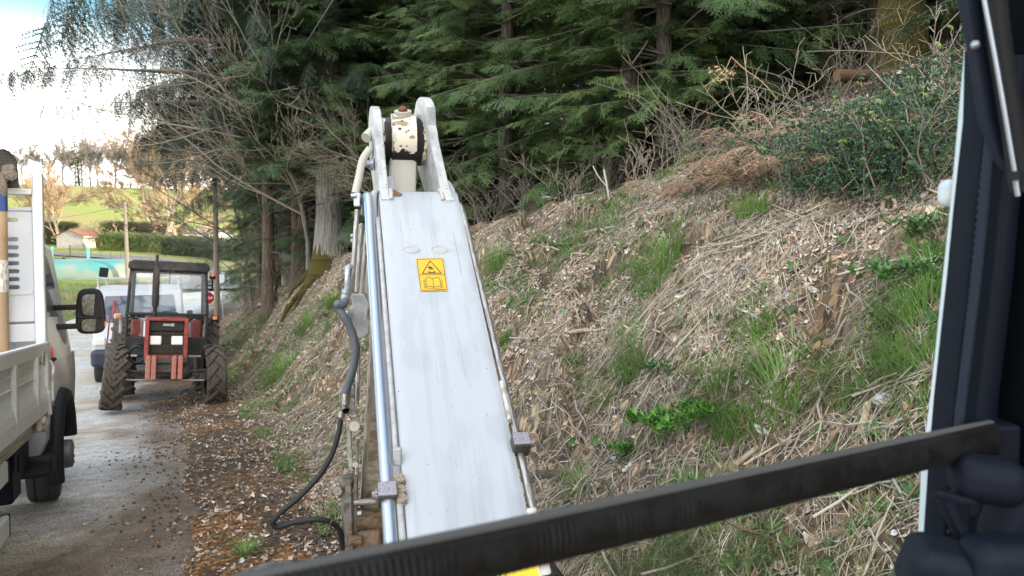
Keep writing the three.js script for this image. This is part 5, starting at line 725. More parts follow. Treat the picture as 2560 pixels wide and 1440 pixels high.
function conifer(seed, o) {                                  // a Group with trunk, branches and crown
  const R = rng(seed), g = new THREE.Group(), { H, base, L, up = 0.25, droop = 0.5, step = 0.36, per = 5, weep = 0, col = [0.045, 0.085, 0.03], bark = M.bark, r0 = H * 0.012, dead = 0, sp = 0.24, size = 0.5, lean = 0, geo = firSpray, thick = 1 } = o;
  const tr = [], rad = []; for (let i = 0; i <= 14; i++) { const t = i / 14; tr.push(V(lean * t * t * H * 0.1 + 0.05 * (R() - 0.5), t * H - 0.4, 0.05 * (R() - 0.5))); rad.push(r0 * (1 - 0.9 * t) * (i === 0 ? 1.5 : i === 1 ? 1.08 : 1)); }
  mb().tube(tr, rad, 14).build('trunk', bark, g);
  const br = mb(), inst = new Inst(), Q = new THREE.Quaternion();
  const dq = mb(); for (let i = 0; i < dead; i++) { const y = 0.4 + R() * Math.max(base, 2.5) * 1.3, a = R() * 6.283, len = 0.5 + R() * 1.3; const d = V(Math.cos(a), -0.1 + 0.25 * (R() - 0.5), Math.sin(a)); const p0 = V(0, y, 0), pts = [0, 0.35, 0.7, 1].map((t) => p0.clone().addScaledVector(d, len * t).add(V((R() - 0.5) * 0.12 * t, -0.22 * t * t * len, (R() - 0.5) * 0.12 * t))); dq.tube(pts, [0.011, 0.008, 0.005, 0.003], 4); for (let k = 0; k < 3; k++) { const b = pts[1 + (k % 3)], e = b.clone().add(V((R() - 0.5) * 0.6, -0.3 * R(), (R() - 0.5) * 0.6)); dq.tube([b, b.clone().lerp(e, 0.5).add(V(0, 0.03, 0)), e], [0.005, 0.004, 0.002], 3); } }
  if (dead) dq.build('dead_branches', M.twig, g).userData.kind = 'stuff';
  for (let y = base; y < H - 0.3; y += step * (y > 7.5 ? 1.7 : 1) * (0.8 + 0.4 * R())) {
    const f = 1 - (y - base) / (H - base), Ly = L * Math.pow(Math.max(0.02, f), 0.75) * (y - base < 1.2 ? 0.8 + 0.2 * (y - base) : 1);
    for (let b = 0; b < per; b++) {
      const a = R() * 6.283, len = Ly * (0.5 + 0.65 * R()), d = V(Math.cos(a), 0, Math.sin(a)), sd = V(-d.z, 0, d.x), tip = (R() - 0.5) * 0.45, at = (t) => V(lean * (y / H) ** 2 * H * 0.1, y + tip * len * t, 0).addScaledVector(d, len * t).addScaledVector(sd, 0.1 * len * Math.sin(t * 2 + b)).add(V(0, len * (up * t - droop * t * t + 0.35 * droop * t * t * t * t), 0));
      br.tube([0, 0.33, 0.66, 1].map(at), [0.012 + 0.006 * len, 0.009 + 0.004 * len, 0.007, 0.003].map((q) => q * thick), y > 7.5 ? 3 : 4);
      const coarse = y > 7.5 ? 2.1 : 1, n = Math.max(2, Math.round(len / (sp * coarse)));
      for (let i = 0; i < n; i++) for (let q = -1; q <= 1; q += 2) {
        const t = 0.12 + 0.88 * (i + R() * 0.7) / n; if (t < 0.25 && R() < 0.6) continue; const p = at(t), tan = at(Math.min(1, t + 0.05)).sub(at(t - 0.05)).normalize();
        const ang = q * (0.5 + 0.5 * R()), dir = tan.clone().applyAxisAngle(UP, ang).add(V(0, -weep * (0.6 + R()) + (R() - 0.65) * 0.7, 0)).normalize();
        const nrm = UP.clone().addScaledVector(d, 0.3).add(V((R() - 0.5) * 1.5, 0, (R() - 0.5) * 1.5)), z = dir.clone().cross(nrm).normalize(), yy = z.clone().cross(dir);
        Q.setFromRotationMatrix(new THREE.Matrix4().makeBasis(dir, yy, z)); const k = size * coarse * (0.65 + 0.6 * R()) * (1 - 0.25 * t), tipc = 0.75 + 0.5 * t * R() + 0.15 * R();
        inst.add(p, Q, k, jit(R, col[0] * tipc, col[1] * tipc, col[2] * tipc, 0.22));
      }
      inst.add(at(0.97), Q.clone(), size * 0.7 * coarse, jit(R, col[0], col[1], col[2], 0.2));
    }
  }
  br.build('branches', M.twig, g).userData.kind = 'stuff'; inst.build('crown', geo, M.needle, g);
  return g;
}
function bareTree(seed, o) {                                 // leafless tree: trunk and crown of branches
  const R = rng(seed), g = new THREE.Group(), { H, r0, spread = 0.55, depth = 5, lean = V(0, 0, 0), mt = M.twig, tm = M.bark, min = 0.006, kids = 3, first = 0.28, gravity = 0 } = o, tw = mb(), tk = mb();
  const grow = (p, d, len, r, lv) => {
    const pts = [p], n = lv < 2 ? 4 : 3; let q = p.clone(), dd = d.clone(); for (let i = 1; i <= n; i++) { dd.add(V((R() - 0.5) * 0.3, (R() - 0.5) * 0.22 - gravity * lv * 0.05 + (lv > 1 ? 0.05 : 0), (R() - 0.5) * 0.3)).normalize(); q = q.clone().addScaledVector(dd, len / n); pts.push(q); }
    const end = Math.max(min, r * 0.55); (lv === 0 ? tk : tw).tube(pts, pts.map((_, i) => lerp(r, end, i / n)), lv === 0 ? 10 : lv < 2 ? 6 : lv < 3 ? 4 : 3);
    if (lv >= depth) return;
    const k = lv === 0 ? kids + 3 : kids; for (let i = 0; i < k; i++) { const t = lv === 0 ? first + (1 - first) * (i + R()) / k : 0.3 + 0.7 * (i + R() * 0.9) / k, s = pts[Math.min(n - 1, Math.floor(t * n))].clone().lerp(pts[Math.min(n, Math.floor(t * n) + 1)], (t * n) % 1), a = R() * 6.283, sp = spread * (0.7 + 0.6 * R()), x = dd.clone().cross(Math.abs(dd.y) > 0.9 ? V(1, 0, 0) : UP).normalize(), y = dd.clone().cross(x); const nd = dd.clone().multiplyScalar(Math.cos(sp)).addScaledVector(x, Math.sin(sp) * Math.cos(a)).addScaledVector(y, Math.sin(sp) * Math.sin(a)).addScaledVector(lean, 0.3).normalize(); grow(s, nd, len * (lv === 0 ? 0.55 : 0.62) * (0.75 + 0.45 * R()), Math.max(min, lerp(r, end, t) * 0.6), lv + 1); }
    if (lv > 0) grow(q, dd.clone().add(V((R() - 0.5) * 0.4, 0, (R() - 0.5) * 0.4)).normalize(), len * 0.6, end, lv + 1);
  };
  grow(V(0, -0.3, 0), V(0, 1, 0).addScaledVector(lean, 0.25).normalize(), H * 0.55, r0, 0);
  tk.build('trunk', tm, g); tw.build('crown', mt, g); return g;
}
function bareShrub(seed, n, h, mt, min = 0.0025) { const R = rng(seed), g = new THREE.Group(), m = mb(); for (let i = 0; i < n; i++) { const a = R() * 6.283, l = h * (0.5 + 0.7 * R()), d = V(Math.cos(a), 0, Math.sin(a)), bend = 0.3 + 0.9 * R(); const at = (t) => V((hash(i, 1, seed) - 0.5) * 0.4, -0.1, (hash(i, 2, seed) - 0.5) * 0.4).add(V(0, l * (t - 0.4 * bend * t * t), 0)).addScaledVector(d, l * bend * 0.8 * t * t + 0.08 * Math.sin(t * 7 + i)); m.tube([0, 0.2, 0.4, 0.6, 0.8, 1].map(at), [0.009, 0.008, 0.006, 0.005, 0.004, min].map((r) => Math.max(r * h * 0.7, min)), 4); for (let k = 0; k < 5; k++) { const t = 0.3 + 0.65 * R(), b = at(t), e = b.clone().add(V((R() - 0.5) * 0.7, 0.1 + 0.35 * R(), (R() - 0.5) * 0.7).multiplyScalar(h * 0.35)); m.tube([b, b.clone().lerp(e, 0.5).add(V((R() - 0.5) * 0.06, 0.03, (R() - 0.5) * 0.06)), e], [min * 1.6, min * 1.3, min], 3); } } m.build('stems', mt, g); return g; }
function plant(root, name, label, category, pos, ry = 0, scale = 1, group) { const t = root.userData.placed ? root.clone() : root; root.userData.placed = true; t.name = numbered(name); t.position.copy(pos); t.rotation.set(0, ry, 0); t.scale.setScalar(scale); scene.add(t); const keep = root === t; tag(t, label, category, group); if (keep) t.userData.placed = true; return t; }
const atPx = (x, d, lift = 0) => onGround(x, 620, d, lift);

// ------------------------------------------------------------------ the wood on the bank
const fir = [conifer(21, { H: 15, base: 0.4, L: 2.9, per: 8, size: 0.5, sp: 0.19, col: [0.075, 0.13, 0.043], bark: M.bark, geo: firSpray2, dead: 10, droop: 0.55 }), conifer(22, { H: 17, base: 0.7, L: 2.6, col: [0.06, 0.1, 0.04], bark: M.barkBrown, geo: firSpray, dead: 24, per: 7, size: 0.48, sp: 0.19 }), conifer(23, { H: 12, base: 0.2, L: 2.1, col: [0.095, 0.155, 0.045], bark: M.bark, geo: firSpray, size: 0.46, sp: 0.18, per: 8, droop: 0.4, dead: 6 })];
const spruce = conifer(24, { H: 21, base: 4.9, L: 6.0, r0: 0.17, thick: 1.9, up: 0.1, droop: 0.34, col: [0.034, 0.055, 0.036], bark: M.barkBrown, geo: weepSpray, weep: 0.95, per: 6, step: 0.5, sp: 0.24, size: 0.7, dead: 22 });
const tall = [conifer(25, { H: 22, base: 3.0, L: 2.4, size: 0.6, col: [0.065, 0.11, 0.042], bark: M.barkBrown, r0: 0.17, dead: 46, per: 5 }), conifer(26, { H: 19, base: 2.6, L: 2.4, size: 0.6, col: [0.065, 0.12, 0.042], bark: M.barkPale, r0: 0.15, dead: 40, per: 5, geo: firSpray2 })];
const firPlaces = [
  [0, 905, 20, 'dark green fir between the grey mossy trunk and the boom pivot'], [1, 985, 17.5, 'dark fir rising directly behind the left pivot ear of the boom'], [2, 1085, 16, 'bright green young fir behind the right pivot ear of the boom'], [0, 1190, 15.5, 'broad fir right of the boom pivot with low hanging boughs'],
  [1, 1300, 18, 'dark slender fir standing left of the bright sky gap in the wood'], [2, 1265, 14, 'young fir at the left end of the leafy crest right of the boom'], [0, 1475, 13, 'large green fir right of the bright sky gap with boughs to the ground'], [2, 1570, 11.6, 'fresh green fir overhanging the middle of the crest'], [1, 1660, 13.5, 'dark fir behind the fresh green fir over the crest'], [0, 1745, 12, 'green fir with wide boughs behind the tall arching bracken stem'],
  [2, 1655, 11.2, 'low fresh green fir just above the pale broken branch'], [1, 1850, 13, 'dark fir with bare lower twigs behind the dry bracken'], [0, 1960, 14.5, 'dark fir deep in the wood left of the mossy trunk'], [1, 2060, 13, 'dark fir close to the left of the mossy trunk'], [0, 2350, 13.5, 'dark fir behind the holly beside the cab pillar'], [1, 1540, 17, 'tall dark fir deep in the wood above the middle of the crest'],
];
firPlaces.forEach(([k, x, d, label], i) => plant(fir[k], 'fir_tree', label, 'fir tree', atPx(x, d), i * 2.4, 0.92 + 0.16 * hash(i, 7)));
[[1, 705, 28, 'dark fir behind the slim backlit trunks above the tractor'], [1, 775, 24, 'dark fir deep in the wood left of the big grey trunk'], [0, 655, 35, 'dark fir at the far end of the wood right of the street lamp'], [1, 840, 25, 'dark fir deep in the wood right behind the big grey trunk']].forEach(([k, x, d, label], i) => plant(fir[k], 'fir_tree', label, 'fir tree', atPx(x, d), i * 1.9 + 1, 0.95));
plant(spruce, 'spruce_tree', 'tall spruce with long drooping boughs hanging left over the road against the sky', 'spruce tree', atPx(672, 20), 0.6, 1.0);
plant(spruce, 'spruce_tree', 'second drooping spruce, set further back right of the street lamp', 'spruce tree', atPx(690, 30), 2.6, 1.0);
plant(spruce, 'spruce_tree', 'drooping spruce just left of the grey mossy trunk', 'spruce tree', atPx(742, 21), 4.1, 0.92);
[[0, 652, 29, 'slim bare trunked spruce nearest the street lamp'], [0, 684, 26, 'slim spruce trunk backlit by the sky above the tractor'], [1, 716, 25, 'pale slim trunk standing right of the backlit spruce trunks'], [0, 756, 21, 'thin brown conifer trunk left of the big grey trunk'], [1, 1340, 22, 'slim pale trunk seen against the bright sky gap in the wood'], [0, 1420, 24, 'brown slim trunk right beside the bright sky gap in the wood'], [0, 2186, 12, 'slim brown trunk just left of the mossy trunk'], [1, 880, 27, 'pale slim trunk deep in the wood left of the boom'], [0, 1120, 23, 'slim dark trunk deep in the wood right behind the boom pivot']].forEach(([k, x, d, label], i) => plant(tall[k], 'tall_spruce', label, 'spruce tree', atPx(x, d), i * 1.7, 1));
{  // big grey trunk with mossy foot and roots
  const big = conifer(31, { H: 22, base: 2.5, L: 2.5, size: 0.78, per: 9, sp: 0.2, lean: 0.35, col: [0.06, 0.11, 0.04], bark: mat(0.34, 0.33, 0.31, 0.9, 0, { map: rep(barkT, 1, 0.5), bumpMap: rep(barkB, 1, 0.5), bumpScale: 0.01 }), r0: 0.29, dead: 14 });
  const p = onGround(822, 640, 17), t = plant(big, 'big_tree', 'big grey tree trunk with mossy foot and roots on the bank left of the boom', 'tree', p, 0.3);
  const ms = mb(), R = rng(7), loc = (q) => q.clone().sub(p).applyAxisAngle(UP, -0.3);
  ms.tube([V(0, -0.5, 0), V(0, -0.15, 0), V(0, 0.25, 0), V(0.02, 0.7, 0), V(0.02, 1.15, 0)], [0.62, 0.48, 0.37, 0.315, 0.27], 18);
  for (const [dx, dz, l] of [[-1.0, 0.7, 1.2], [-0.5, 0.95, 1.3], [-1.1, 0.1, 1.1], [0.2, 0.8, 1.0], [-0.8, 1.0, 1.4], [0.7, 0.5, 0.9]]) { const pts = []; for (let i = 0; i <= 6; i++) { const q = i / 6, x = p.x + dx * q * l * 0.8, z = p.z + dz * q * l * 0.8; pts.push(loc(V(x, Txz(x, z) + 0.08 * (1 - q) + 0.16 * Math.sin(q * 3) * (R()), z))); } ms.tube(pts, [0.15, 0.1, 0.08, 0.065, 0.05, 0.035, 0.02], 9); }
  ms.build('mossy_roots', M.moss, t);
}
{  // mossy trunk on the right
  const tr = conifer(33, { H: 16, base: 5, L: 2.2, col: [0.045, 0.08, 0.03], bark: M.moss, r0: 0.27, dead: 16 });
  plant(tr, 'mossy_tree', 'thick tree trunk covered in yellow green moss above the holly at the right', 'tree', onGround(2236, 620, 9.2, -0.2), 0);
}
// leafless trees and shrubs at the edge of the wood
const bareA = bareTree(41, { H: 11, r0: 0.1, spread: 0.75, lean: V(-0.9, 0, 0.3), depth: 4, mt: M.twig, tm: M.bark, min: 0.005, kids: 3 }), bareB = bareTree(42, { H: 9, r0: 0.1, spread: 0.6, lean: V(-0.7, 0, 0.2), depth: 5, mt: mat(0.12, 0.105, 0.095, 0.9), tm: M.bark, min: 0.007, kids: 3 }), bareC = bareTree(43, { H: 10, r0: 0.08, spread: 0.7, depth: 5, mt: M.twigPale, tm: M.barkPale, min: 0.004, kids: 3, lean: V(-0.5, 0, 0.5) });
[[bareA, 690, 24, 0.2, 'leafless tree whose long grey branches reach left into the sky above the street lamp', 0.75], [bareA, 650, 29, 1.0, 'leafless tree leaning over the street lamp from the right', 0.7], [bareB, 632, 32, 0.3, 'dark leafless tree with thin branches over the far meadow right of the street lamp', 0.9], [bareB, 612, 38, 0.9, 'dark thin leafless tree beyond the street lamp near the far hedge', 0.6], [bareC, 770, 18.5, 0.1, 'pale leafless birch leaning beside the big grey trunk', 0.85], [bareC, 1010, 15.5, 5.6, 'leafless sapling whose twigs cross behind the boom pivot', 0.36], [bareB, 655, 25, 2.0, 'leafless sapling at the foot of the wood right of the tractor cab', 0.5]].forEach(([r, x, d, ry, label, s]) => plant(r, 'bare_tree', label, 'leafless tree', atPx(x, d), ry, s));
const shrubA = bareShrub(51, 16, 1.3, M.twig), shrubB = bareShrub(52, 12, 1.0, M.twigPale);
[[shrubA, 1215, 12.2, 'tangle of grey twigs at the left end of the crest beside the boom'], [shrubA, 1330, 11.6, 'tangle of grey twigs above the tall grass tuft on the crest'], [shrubB, 1420, 11.2, 'pale bramble stems below the bright sky gap'], [shrubA, 1505, 10.6, 'twigs around the white forked stick on the crest'], [shrubB, 1610, 9.6, 'bramble stems hanging over the crest left of the pale broken branch'], [shrubA, 1710, 9.2, 'grey twigs above the pale broken branch'], [shrubB, 690, 20, 'pale brushwood at the foot of the wood left of the mossy roots'], [shrubA, 640, 23, 'grey brushwood on the bank just right of the tractor cab'], [shrubA, 610, 27, 'grey brushwood on the bank right of the notice board'], [shrubB, 860, 16, 'pale twigs right of the big grey trunk'], [shrubA, 740, 18.5, 'grey twigs between the mossy roots and the spruces'], [shrubA, 1150, 13, 'grey twigs rising right behind the boom below the pivot'], [shrubB, 1900, 8.4, 'bare bramble stems left of the holly mass'], [shrubA, 2080, 9.0, 'dark twigs between the mossy trunk and the dry bracken']].forEach(([r, x, d, label], i) => plant(r, 'bare_shrub', label, 'shrub', atPx(x, d, -0.05), i * 1.3, 0.9 + 0.4 * hash(i, 3)));
{  // the rest of the wood: trees behind the first rows and on the slope beside and behind the cab
  const wood = new THREE.Group(); wood.name = 'woodland'; scene.add(wood); tag(wood, 'dark conifer wood filling the slope behind the nearer trees', 'woodland', null, 'stuff'); const R = rng(77);
  const put = (r, u, v, s) => { const c = r.clone(); c.name = 'conifer'; c.userData = {}; c.position.copy(gp(u, v)); c.rotation.set(0, R() * 6, 0); c.scale.setScalar(s); wood.add(c); };
  for (let i = 0; i < 40; i++) { const u = 6.5 + R() * 34, v = -32 + R() * 44, z = -wz(u, v), x = wx(u, v); if (z > 0 && Math.abs(x / z) < 0.72 && z < 14) continue; if (Math.hypot(x, z) < 7) continue; put(i % 3 ? fir[i % 2] : tall[i % 2], u, v, 0.9 + 0.3 * R()); }
  for (let i = 0; i < 26; i++) { const x = 1480 + R() * 1080, d = 16 + R() * 14, p = atPx(x, d); put(i % 2 ? fir[i % 3] : tall[0], uOf(p.x, p.z), vOf(p.x, p.z), 0.9 + 0.3 * R()); }
  for (let i = 0; i < 12; i++) { const x = 780 + R() * 480, d = 22 + R() * 10, p = atPx(x, d); put(i % 2 ? tall[1] : fir[1], uOf(p.x, p.z), vOf(p.x, p.z), 0.8 + 0.3 * R()); }
}
// ------------------------------------------------------------------ what covers the bank
const RB = rng(91), TAU = 6.2832;
const leafKinds = [leafGeo(1, 0.36, 0.28, 1), leafGeo(1, 0.5, 0.4, 2), leafGeo(1, 0.6, 0.2, 3, 1), leafGeo(1, 0.3, 0.6, 4)];
const leafCols = [[0.57, 0.47, 0.385], [0.4, 0.32, 0.25], [0.66, 0.59, 0.54], [0.27, 0.19, 0.13], [0.45, 0.33, 0.23], [0.2, 0.155, 0.12], [0.63, 0.58, 0.53]];
function tiltTo(n, R, k) { const t = n.clone().add(V((R() - 0.5) * k, (R() - 0.5) * k * 0.5, (R() - 0.5) * k)).normalize(); const q = QX(UP, t); return q.multiply(new THREE.Quaternion().setFromAxisAngle(UP, R() * TAU)); }
{
  const ls = leafKinds.map(() => new Inst());
  const scatter = (n, u0, u1, v0, v1, sz, dens) => { for (let i = 0; i < n; i++) { const u = lerp(u0, u1, RB()), v = lerp(v0, v1, RB()); if (RB() > dens(u, v)) continue; const x = wx(u, v), z = wz(u, v), c = leafCols[Math.floor(RB() * 6.4)], s = sz * (0.45 + 0.9 * RB() * RB() + 0.2 * RB()); ls[Math.floor(RB() * 4)].add(V(x, Txz(x, z) + 0.006 + 0.02 * RB() * RB(), z), tiltTo(normalAt(x, z), RB, 0.9), s, jit(RB, ...c, 0.2)); } };
  const den = (u, v) => (0.15 + 1.05 * smoothstep(fbm(u * 1.0 + 4, v * 1.0, 4, 111), 0.4, 0.58)) * (1 - 0.75 * greenMask(u, v)) * (1 - 0.7 * soilMask(u, v));
  scatter(95000, 0.9, 5.6, 0.8, 9, 0.042, den); scatter(2600, 0.9, 5.6, 0.8, 12, 0.085, () => 1); scatter(48000, 0.8, 5.2, 9, 20, 0.05, den); scatter(9000, 4.6, 8, 1, 12, 0.07, den); scatter(7000, 1, 4, 20, 34, 0.09, den);
  scatter(4200, -0.1, 1.3, 2.5, 15, 0.055, (u, v) => smoothstep(fbm(u * 1.3, v * 1.3, 3, 113), 0.4, 0.65) * smoothstep(u + 0.5 * fbm(v, 3, 2, 2), 0.05, 0.9)); scatter(4200, -1.5, 0.3, 3, 16, 0.04, (u, v) => smoothstep(u + 0.5 * (fbm(u * 2, v, 3, 117) - 0.5), -1.4, 0.3) ** 1.7);
  const g = new THREE.Group(); g.name = 'leaf_litter'; scene.add(g); tag(g, 'dry brown and grey fallen leaves covering the bank and the verge', 'fallen leaves', null, 'stuff'); ls.forEach((l, i) => l.build('leaves', leafKinds[i], M.dry, g));
}
{  // straw and dead grass lying down the slope
  const m = mb(), R = rng(5); blade(m, V(0, 0, 0), V(1, 0, 0), 1, 0.0085, 0.9, UP, 4); const m2 = mb(); blade(m2, V(0, 0, 0), V(1, 0, 0), 1, 0.01, 0.45, UP, 3); const a = new Inst(), b = new Inst();
  for (let i = 0; i < 96000; i++) {
    const far = i > 66000, u = far ? 1.2 + 3.9 * RB() : 1.2 + 4.6 * RB(), v = far ? 9 + 12 * RB() : 0.8 + 8.2 * RB(); if (RB() > 0.2 + 0.9 * smoothstep(fbm(u * 0.9 + 40, v * 0.7, 3, 115), 0.42, 0.62)) continue; const x = wx(u, v), z = wz(u, v), n = normalAt(x, z);
    const dn = V(n.x, 0, n.z).normalize().multiplyScalar(0.9).add(V((RB() - 0.5) * 1.7, 0, (RB() - 0.5) * 1.7)); dn.addScaledVector(n, -dn.dot(n)).normalize(); const lie = n.clone().multiplyScalar(0.06 + 0.3 * RB() * RB()).add(dn).normalize(); const si = lie.clone().cross(n).normalize(), up2 = si.clone().cross(lie);
    const q = new THREE.Quaternion().setFromRotationMatrix(new THREE.Matrix4().makeBasis(up2.clone().negate(), lie, si.clone().negate()).determinant() > 0 ? new THREE.Matrix4().makeBasis(up2.clone().negate(), lie, si.clone().negate()) : new THREE.Matrix4().makeBasis(up2.clone().negate(), lie, si)); const l = 0.1 + 0.34 * RB() ** 1.6; const k = RB();
    (i % 2 ? a : b).add(V(x, Txz(x, z) + 0.01 + 0.03 * RB(), z), q, V(l, l, l * (0.5 + 0.5 * RB()) + 0.08), k < 0.4 ? jit(RB, 0.56, 0.48, 0.38, 0.2) : k < 0.75 ? jit(RB, 0.45, 0.4, 0.345, 0.2) : jit(RB, 0.3, 0.235, 0.17, 0.2));
  }
  const g = new THREE.Group(); g.name = 'dead_grass'; scene.add(g); tag(g, 'pale dead grass and straw lying down the slope of the bank', 'dead grass', null, 'stuff'); a.build('straw', m.geometry(), M.dry, g); b.build('straw', m2.geometry(), M.dry, g);
}
{  // short green grass and small weeds in patches
  const gm = mb(), R = rng(6); for (let i = 0; i < 9; i++) { const a = R() * TAU; blade(gm, V((R() - 0.5) * 0.5, 0, (R() - 0.5) * 0.5), V(Math.cos(a), 0, Math.sin(a)), 0.6 + 0.6 * R(), 0.05, 0.3 + 0.5 * R()); } const wm = mb(); for (let i = 0; i < 8; i++) { const a = i / 8 * TAU + R(), g = leafGeo(1, 0.42, 0.15, i); const mx = new THREE.Matrix4().makeRotationY(a).multiply(new THREE.Matrix4().makeRotationZ(0.3 + 0.5 * R())).multiply(new THREE.Matrix4().makeTranslation(0.55, 0, 0)); wm.geo(g, mx); }
  const ga = new Inst(), wa = new Inst();
  for (let i = 0; i < 52000; i++) { const far = i > 26000, u = 0.9 + 5 * RB(), v = far ? 8 + 20 * RB() : 0.8 + 8 * RB(), gm2 = greenMask(u, v), left = smoothstep(v, 9, 12) * smoothstep(2.9 - u, 0, 1.2); if (RB() > 0.07 + 0.93 * Math.max(gm2, left * smoothstep(fbm(u * 1.2, v * 0.8, 3, 119), 0.4, 0.55))) continue; const x = wx(u, v), z = wz(u, v), n = normalAt(x, z), w = RB(); if (w < 0.22) wa.add(V(x, Txz(x, z) + 0.01, z), tiltTo(n, RB, 0.4), 0.022 + 0.03 * RB(), jit(RB, 0.1, 0.19, 0.05, 0.22)); else ga.add(V(x, Txz(x, z), z), tiltTo(n.clone().add(UP).normalize(), RB, 0.5), 0.045 + 0.075 * RB(), RB() < 0.25 ? jit(RB, 0.3, 0.29, 0.13, 0.2) : jit(RB, 0.13, 0.23, 0.06, 0.22)); }
  const g = new THREE.Group(); g.name = 'bank_grass'; scene.add(g); tag(g, 'short green grass and small weeds growing in patches on the bank', 'grass', null, 'stuff'); ga.build('grass', gm.geometry(), M.leaf, g); wa.build('weeds', wm.geometry(), M.leaf, g);
  const fa = new Inst(); for (let i = 0; i < 26000; i++) { const v = 27 + 60 * RB() ** 1.5, u = edge(v) - 5.3 - RB() * 40; if (sideRoad(u, v) > 0) continue; const x = wx(u, v), z = wz(u, v), dry = smoothstep(fbm(u * 0.35, v * 0.35, 4, 63), 0.5, 0.68); fa.add(V(x, Txz(x, z), z), tiltTo(UP, RB, 0.3), (0.1 + 0.16 * RB()) * (1 + dry * 1.2), RB() < dry ? jit(RB, 0.36, 0.3, 0.17, 0.2) : jit(RB, 0.17, 0.25, 0.05, 0.22)); }
  const f = fa.build('meadow_grass', gm.geometry(), M.leaf); tag(f, 'rough grass of the meadow around the turquoise tank', 'grass', null, 'stuff');
}
{  // fine dead twigs strewn over the litter
  const m = mb(); m.tube([V(-0.5, 0, 0), V(-0.2, 0.04, 0.03), V(0.1, 0.02, -0.02), V(0.5, 0.06, 0.02)], [0.02, 0.018, 0.014, 0.006], 4); m.tube([V(0.05, 0.02, -0.01), V(0.28, 0.1, 0.16)], [0.011, 0.004], 3); const a = new Inst();
  for (let i = 0; i < 5200; i++) { const u = 1.1 + 4.6 * RB(), v = 1 + 15 * RB() ** 1.3, x = wx(u, v), z = wz(u, v), k = RB(); a.add(V(x, Txz(x, z) + 0.015 + 0.02 * RB(), z), tiltTo(normalAt(x, z), RB, 0.35), 0.1 + 0.3 * RB() ** 2, k < 0.4 ? jit(RB, 0.2, 0.14, 0.095, 0.25) : k < 0.75 ? jit(RB, 0.34, 0.29, 0.24, 0.2) : jit(RB, 0.5, 0.43, 0.35, 0.15)); }
  tag(a.build('fallen_twigs', m.geometry(), M.dry), 'small dead twigs strewn over the bank and the verge', 'twigs', null, 'stuff');
}
// ---- grass tufts one can point at
function tuft(seed, n, len, spread, down) { const R = rng(seed), m = mb(), g = new THREE.Group(); for (let i = 0; i < n; i++) { const a = R() * TAU, r = Math.sqrt(R()) * spread, d = V(Math.cos(a), 0, Math.sin(a)).addScaledVector(down, 0.9).normalize(); blade(m, V(Math.cos(a) * r, -0.03 - 0.72 * r * (Math.cos(a) * down.x + Math.sin(a) * down.z), Math.sin(a) * r), d, len * (0.35 + 0.85 * R()), 0.0048, 0.45 + 0.85 * R(), UP, 5); } const mesh = shadows(new THREE.Mesh(coloured(m, (x, y, z, i) => { const k = hash(i >> 3, seed, 3); return k > 0.9 ? [0.4, 0.34, 0.2] : [0.12 + 0.09 * k, 0.25 + 0.15 * k, 0.05 + 0.04 * k]; }), leafM({ vertexColors: true, roughness: 0.6 }))); mesh.name = 'blades'; g.add(mesh); return g; }
const dnv = V(-CY, 0, SY), tufts = [tuft(61, 420, 0.3, 0.17, dnv), tuft(62, 260, 0.22, 0.13, dnv), tuft(63, 200, 0.26, 0.09, V(0, 0, 0.3)), tuft(64, 620, 0.34, 0.26, dnv)];
[[3, 1915, 1000, 1.0, 'largest grass tuft, long bright blades in the middle of the bank above the window rail'], [1, 1880, 815, 1.0, 'bright grass tuft below the patch of bare soil near the cab pillar'], [0, 1640, 655, 1.15, 'dark green upper half of the double grass tuft right of the boom'], [0, 1632, 708, 0.9, 'dark green lower half of the double grass tuft right of the boom'], [2, 1352, 520, 1.6, 'upright grass tuft on the crest just right of the boom top'], [2, 1872, 535, 1.1, 'left one of two vivid green tufts below the dry bracken'], [2, 1908, 525, 0.95, 'right one of two vivid green tufts below the dry bracken'], [0, 1590, 890, 0.95, 'arching grass tuft left of the small leafy plants in mid bank'], [1, 1506, 1000, 0.8, 'small bright tuft on the bank right of the pipe clamp'], [1, 1775, 960, 0.9, 'low tuft left of the largest grass tuft'], [2, 1945, 475, 0.5, 'tiny tuft right under the dry bracken'], [3, 1800, 1385, 0.75, 'grass tuft seen through the glass below the window rail'], [0, 1600, 1405, 0.7, 'second tuft behind the glass, left of the bigger one'], [2, 2330, 640, 1.0, 'tuft beside the cab pillar under the white side marker'], [1, 2275, 745, 1.1, 'leafy tuft against the cab pillar above the bare soil'], [0, 2290, 860, 1.0, 'arching tuft against the cab pillar below the bare soil'], [1, 2300, 985, 1.0, 'tuft against the cab pillar just above the window rail'], [1, 1240, 655, 1.3, 'mossy tuft touching the right edge of the boom'], [0, 700, 940, 1.6, 'large tuft low on the bank right of the tractor wheel'], [1, 665, 800, 1.8, 'tuft halfway up the bank above the tractor wheel'], [0, 770, 815, 1.3, 'tuft on the bank left of the grey hose'], [1, 820, 760, 1.4, 'tuft under the mossy roots'], [1, 1250, 850, 0.8, 'tuft in the shadowed bank touching the boom halfway up'], [2, 1820, 1085, 0.7, 'short tuft just above the window rail'], [1, 1440, 905, 0.8, 'thin tuft left of the arching grass tuft'], [2, 610, 1385, 0.6, 'flattened tuft on the orange soil of the verge'], [1, 1700, 560, 0.9, 'faint tuft below the pale broken branch'], [1, 2120, 970, 0.8, 'tuft right of the big curled leaf'], [1, 1440, 1225, 0.7, 'thin tuft beside the dark root above the window rail']].forEach(([k, x, y, s, label], i) => plant(tufts[k], 'grass_tuft', label, 'grass tuft', hit(x, y), 0.6 * (hash(i, 8) - 0.5), s));
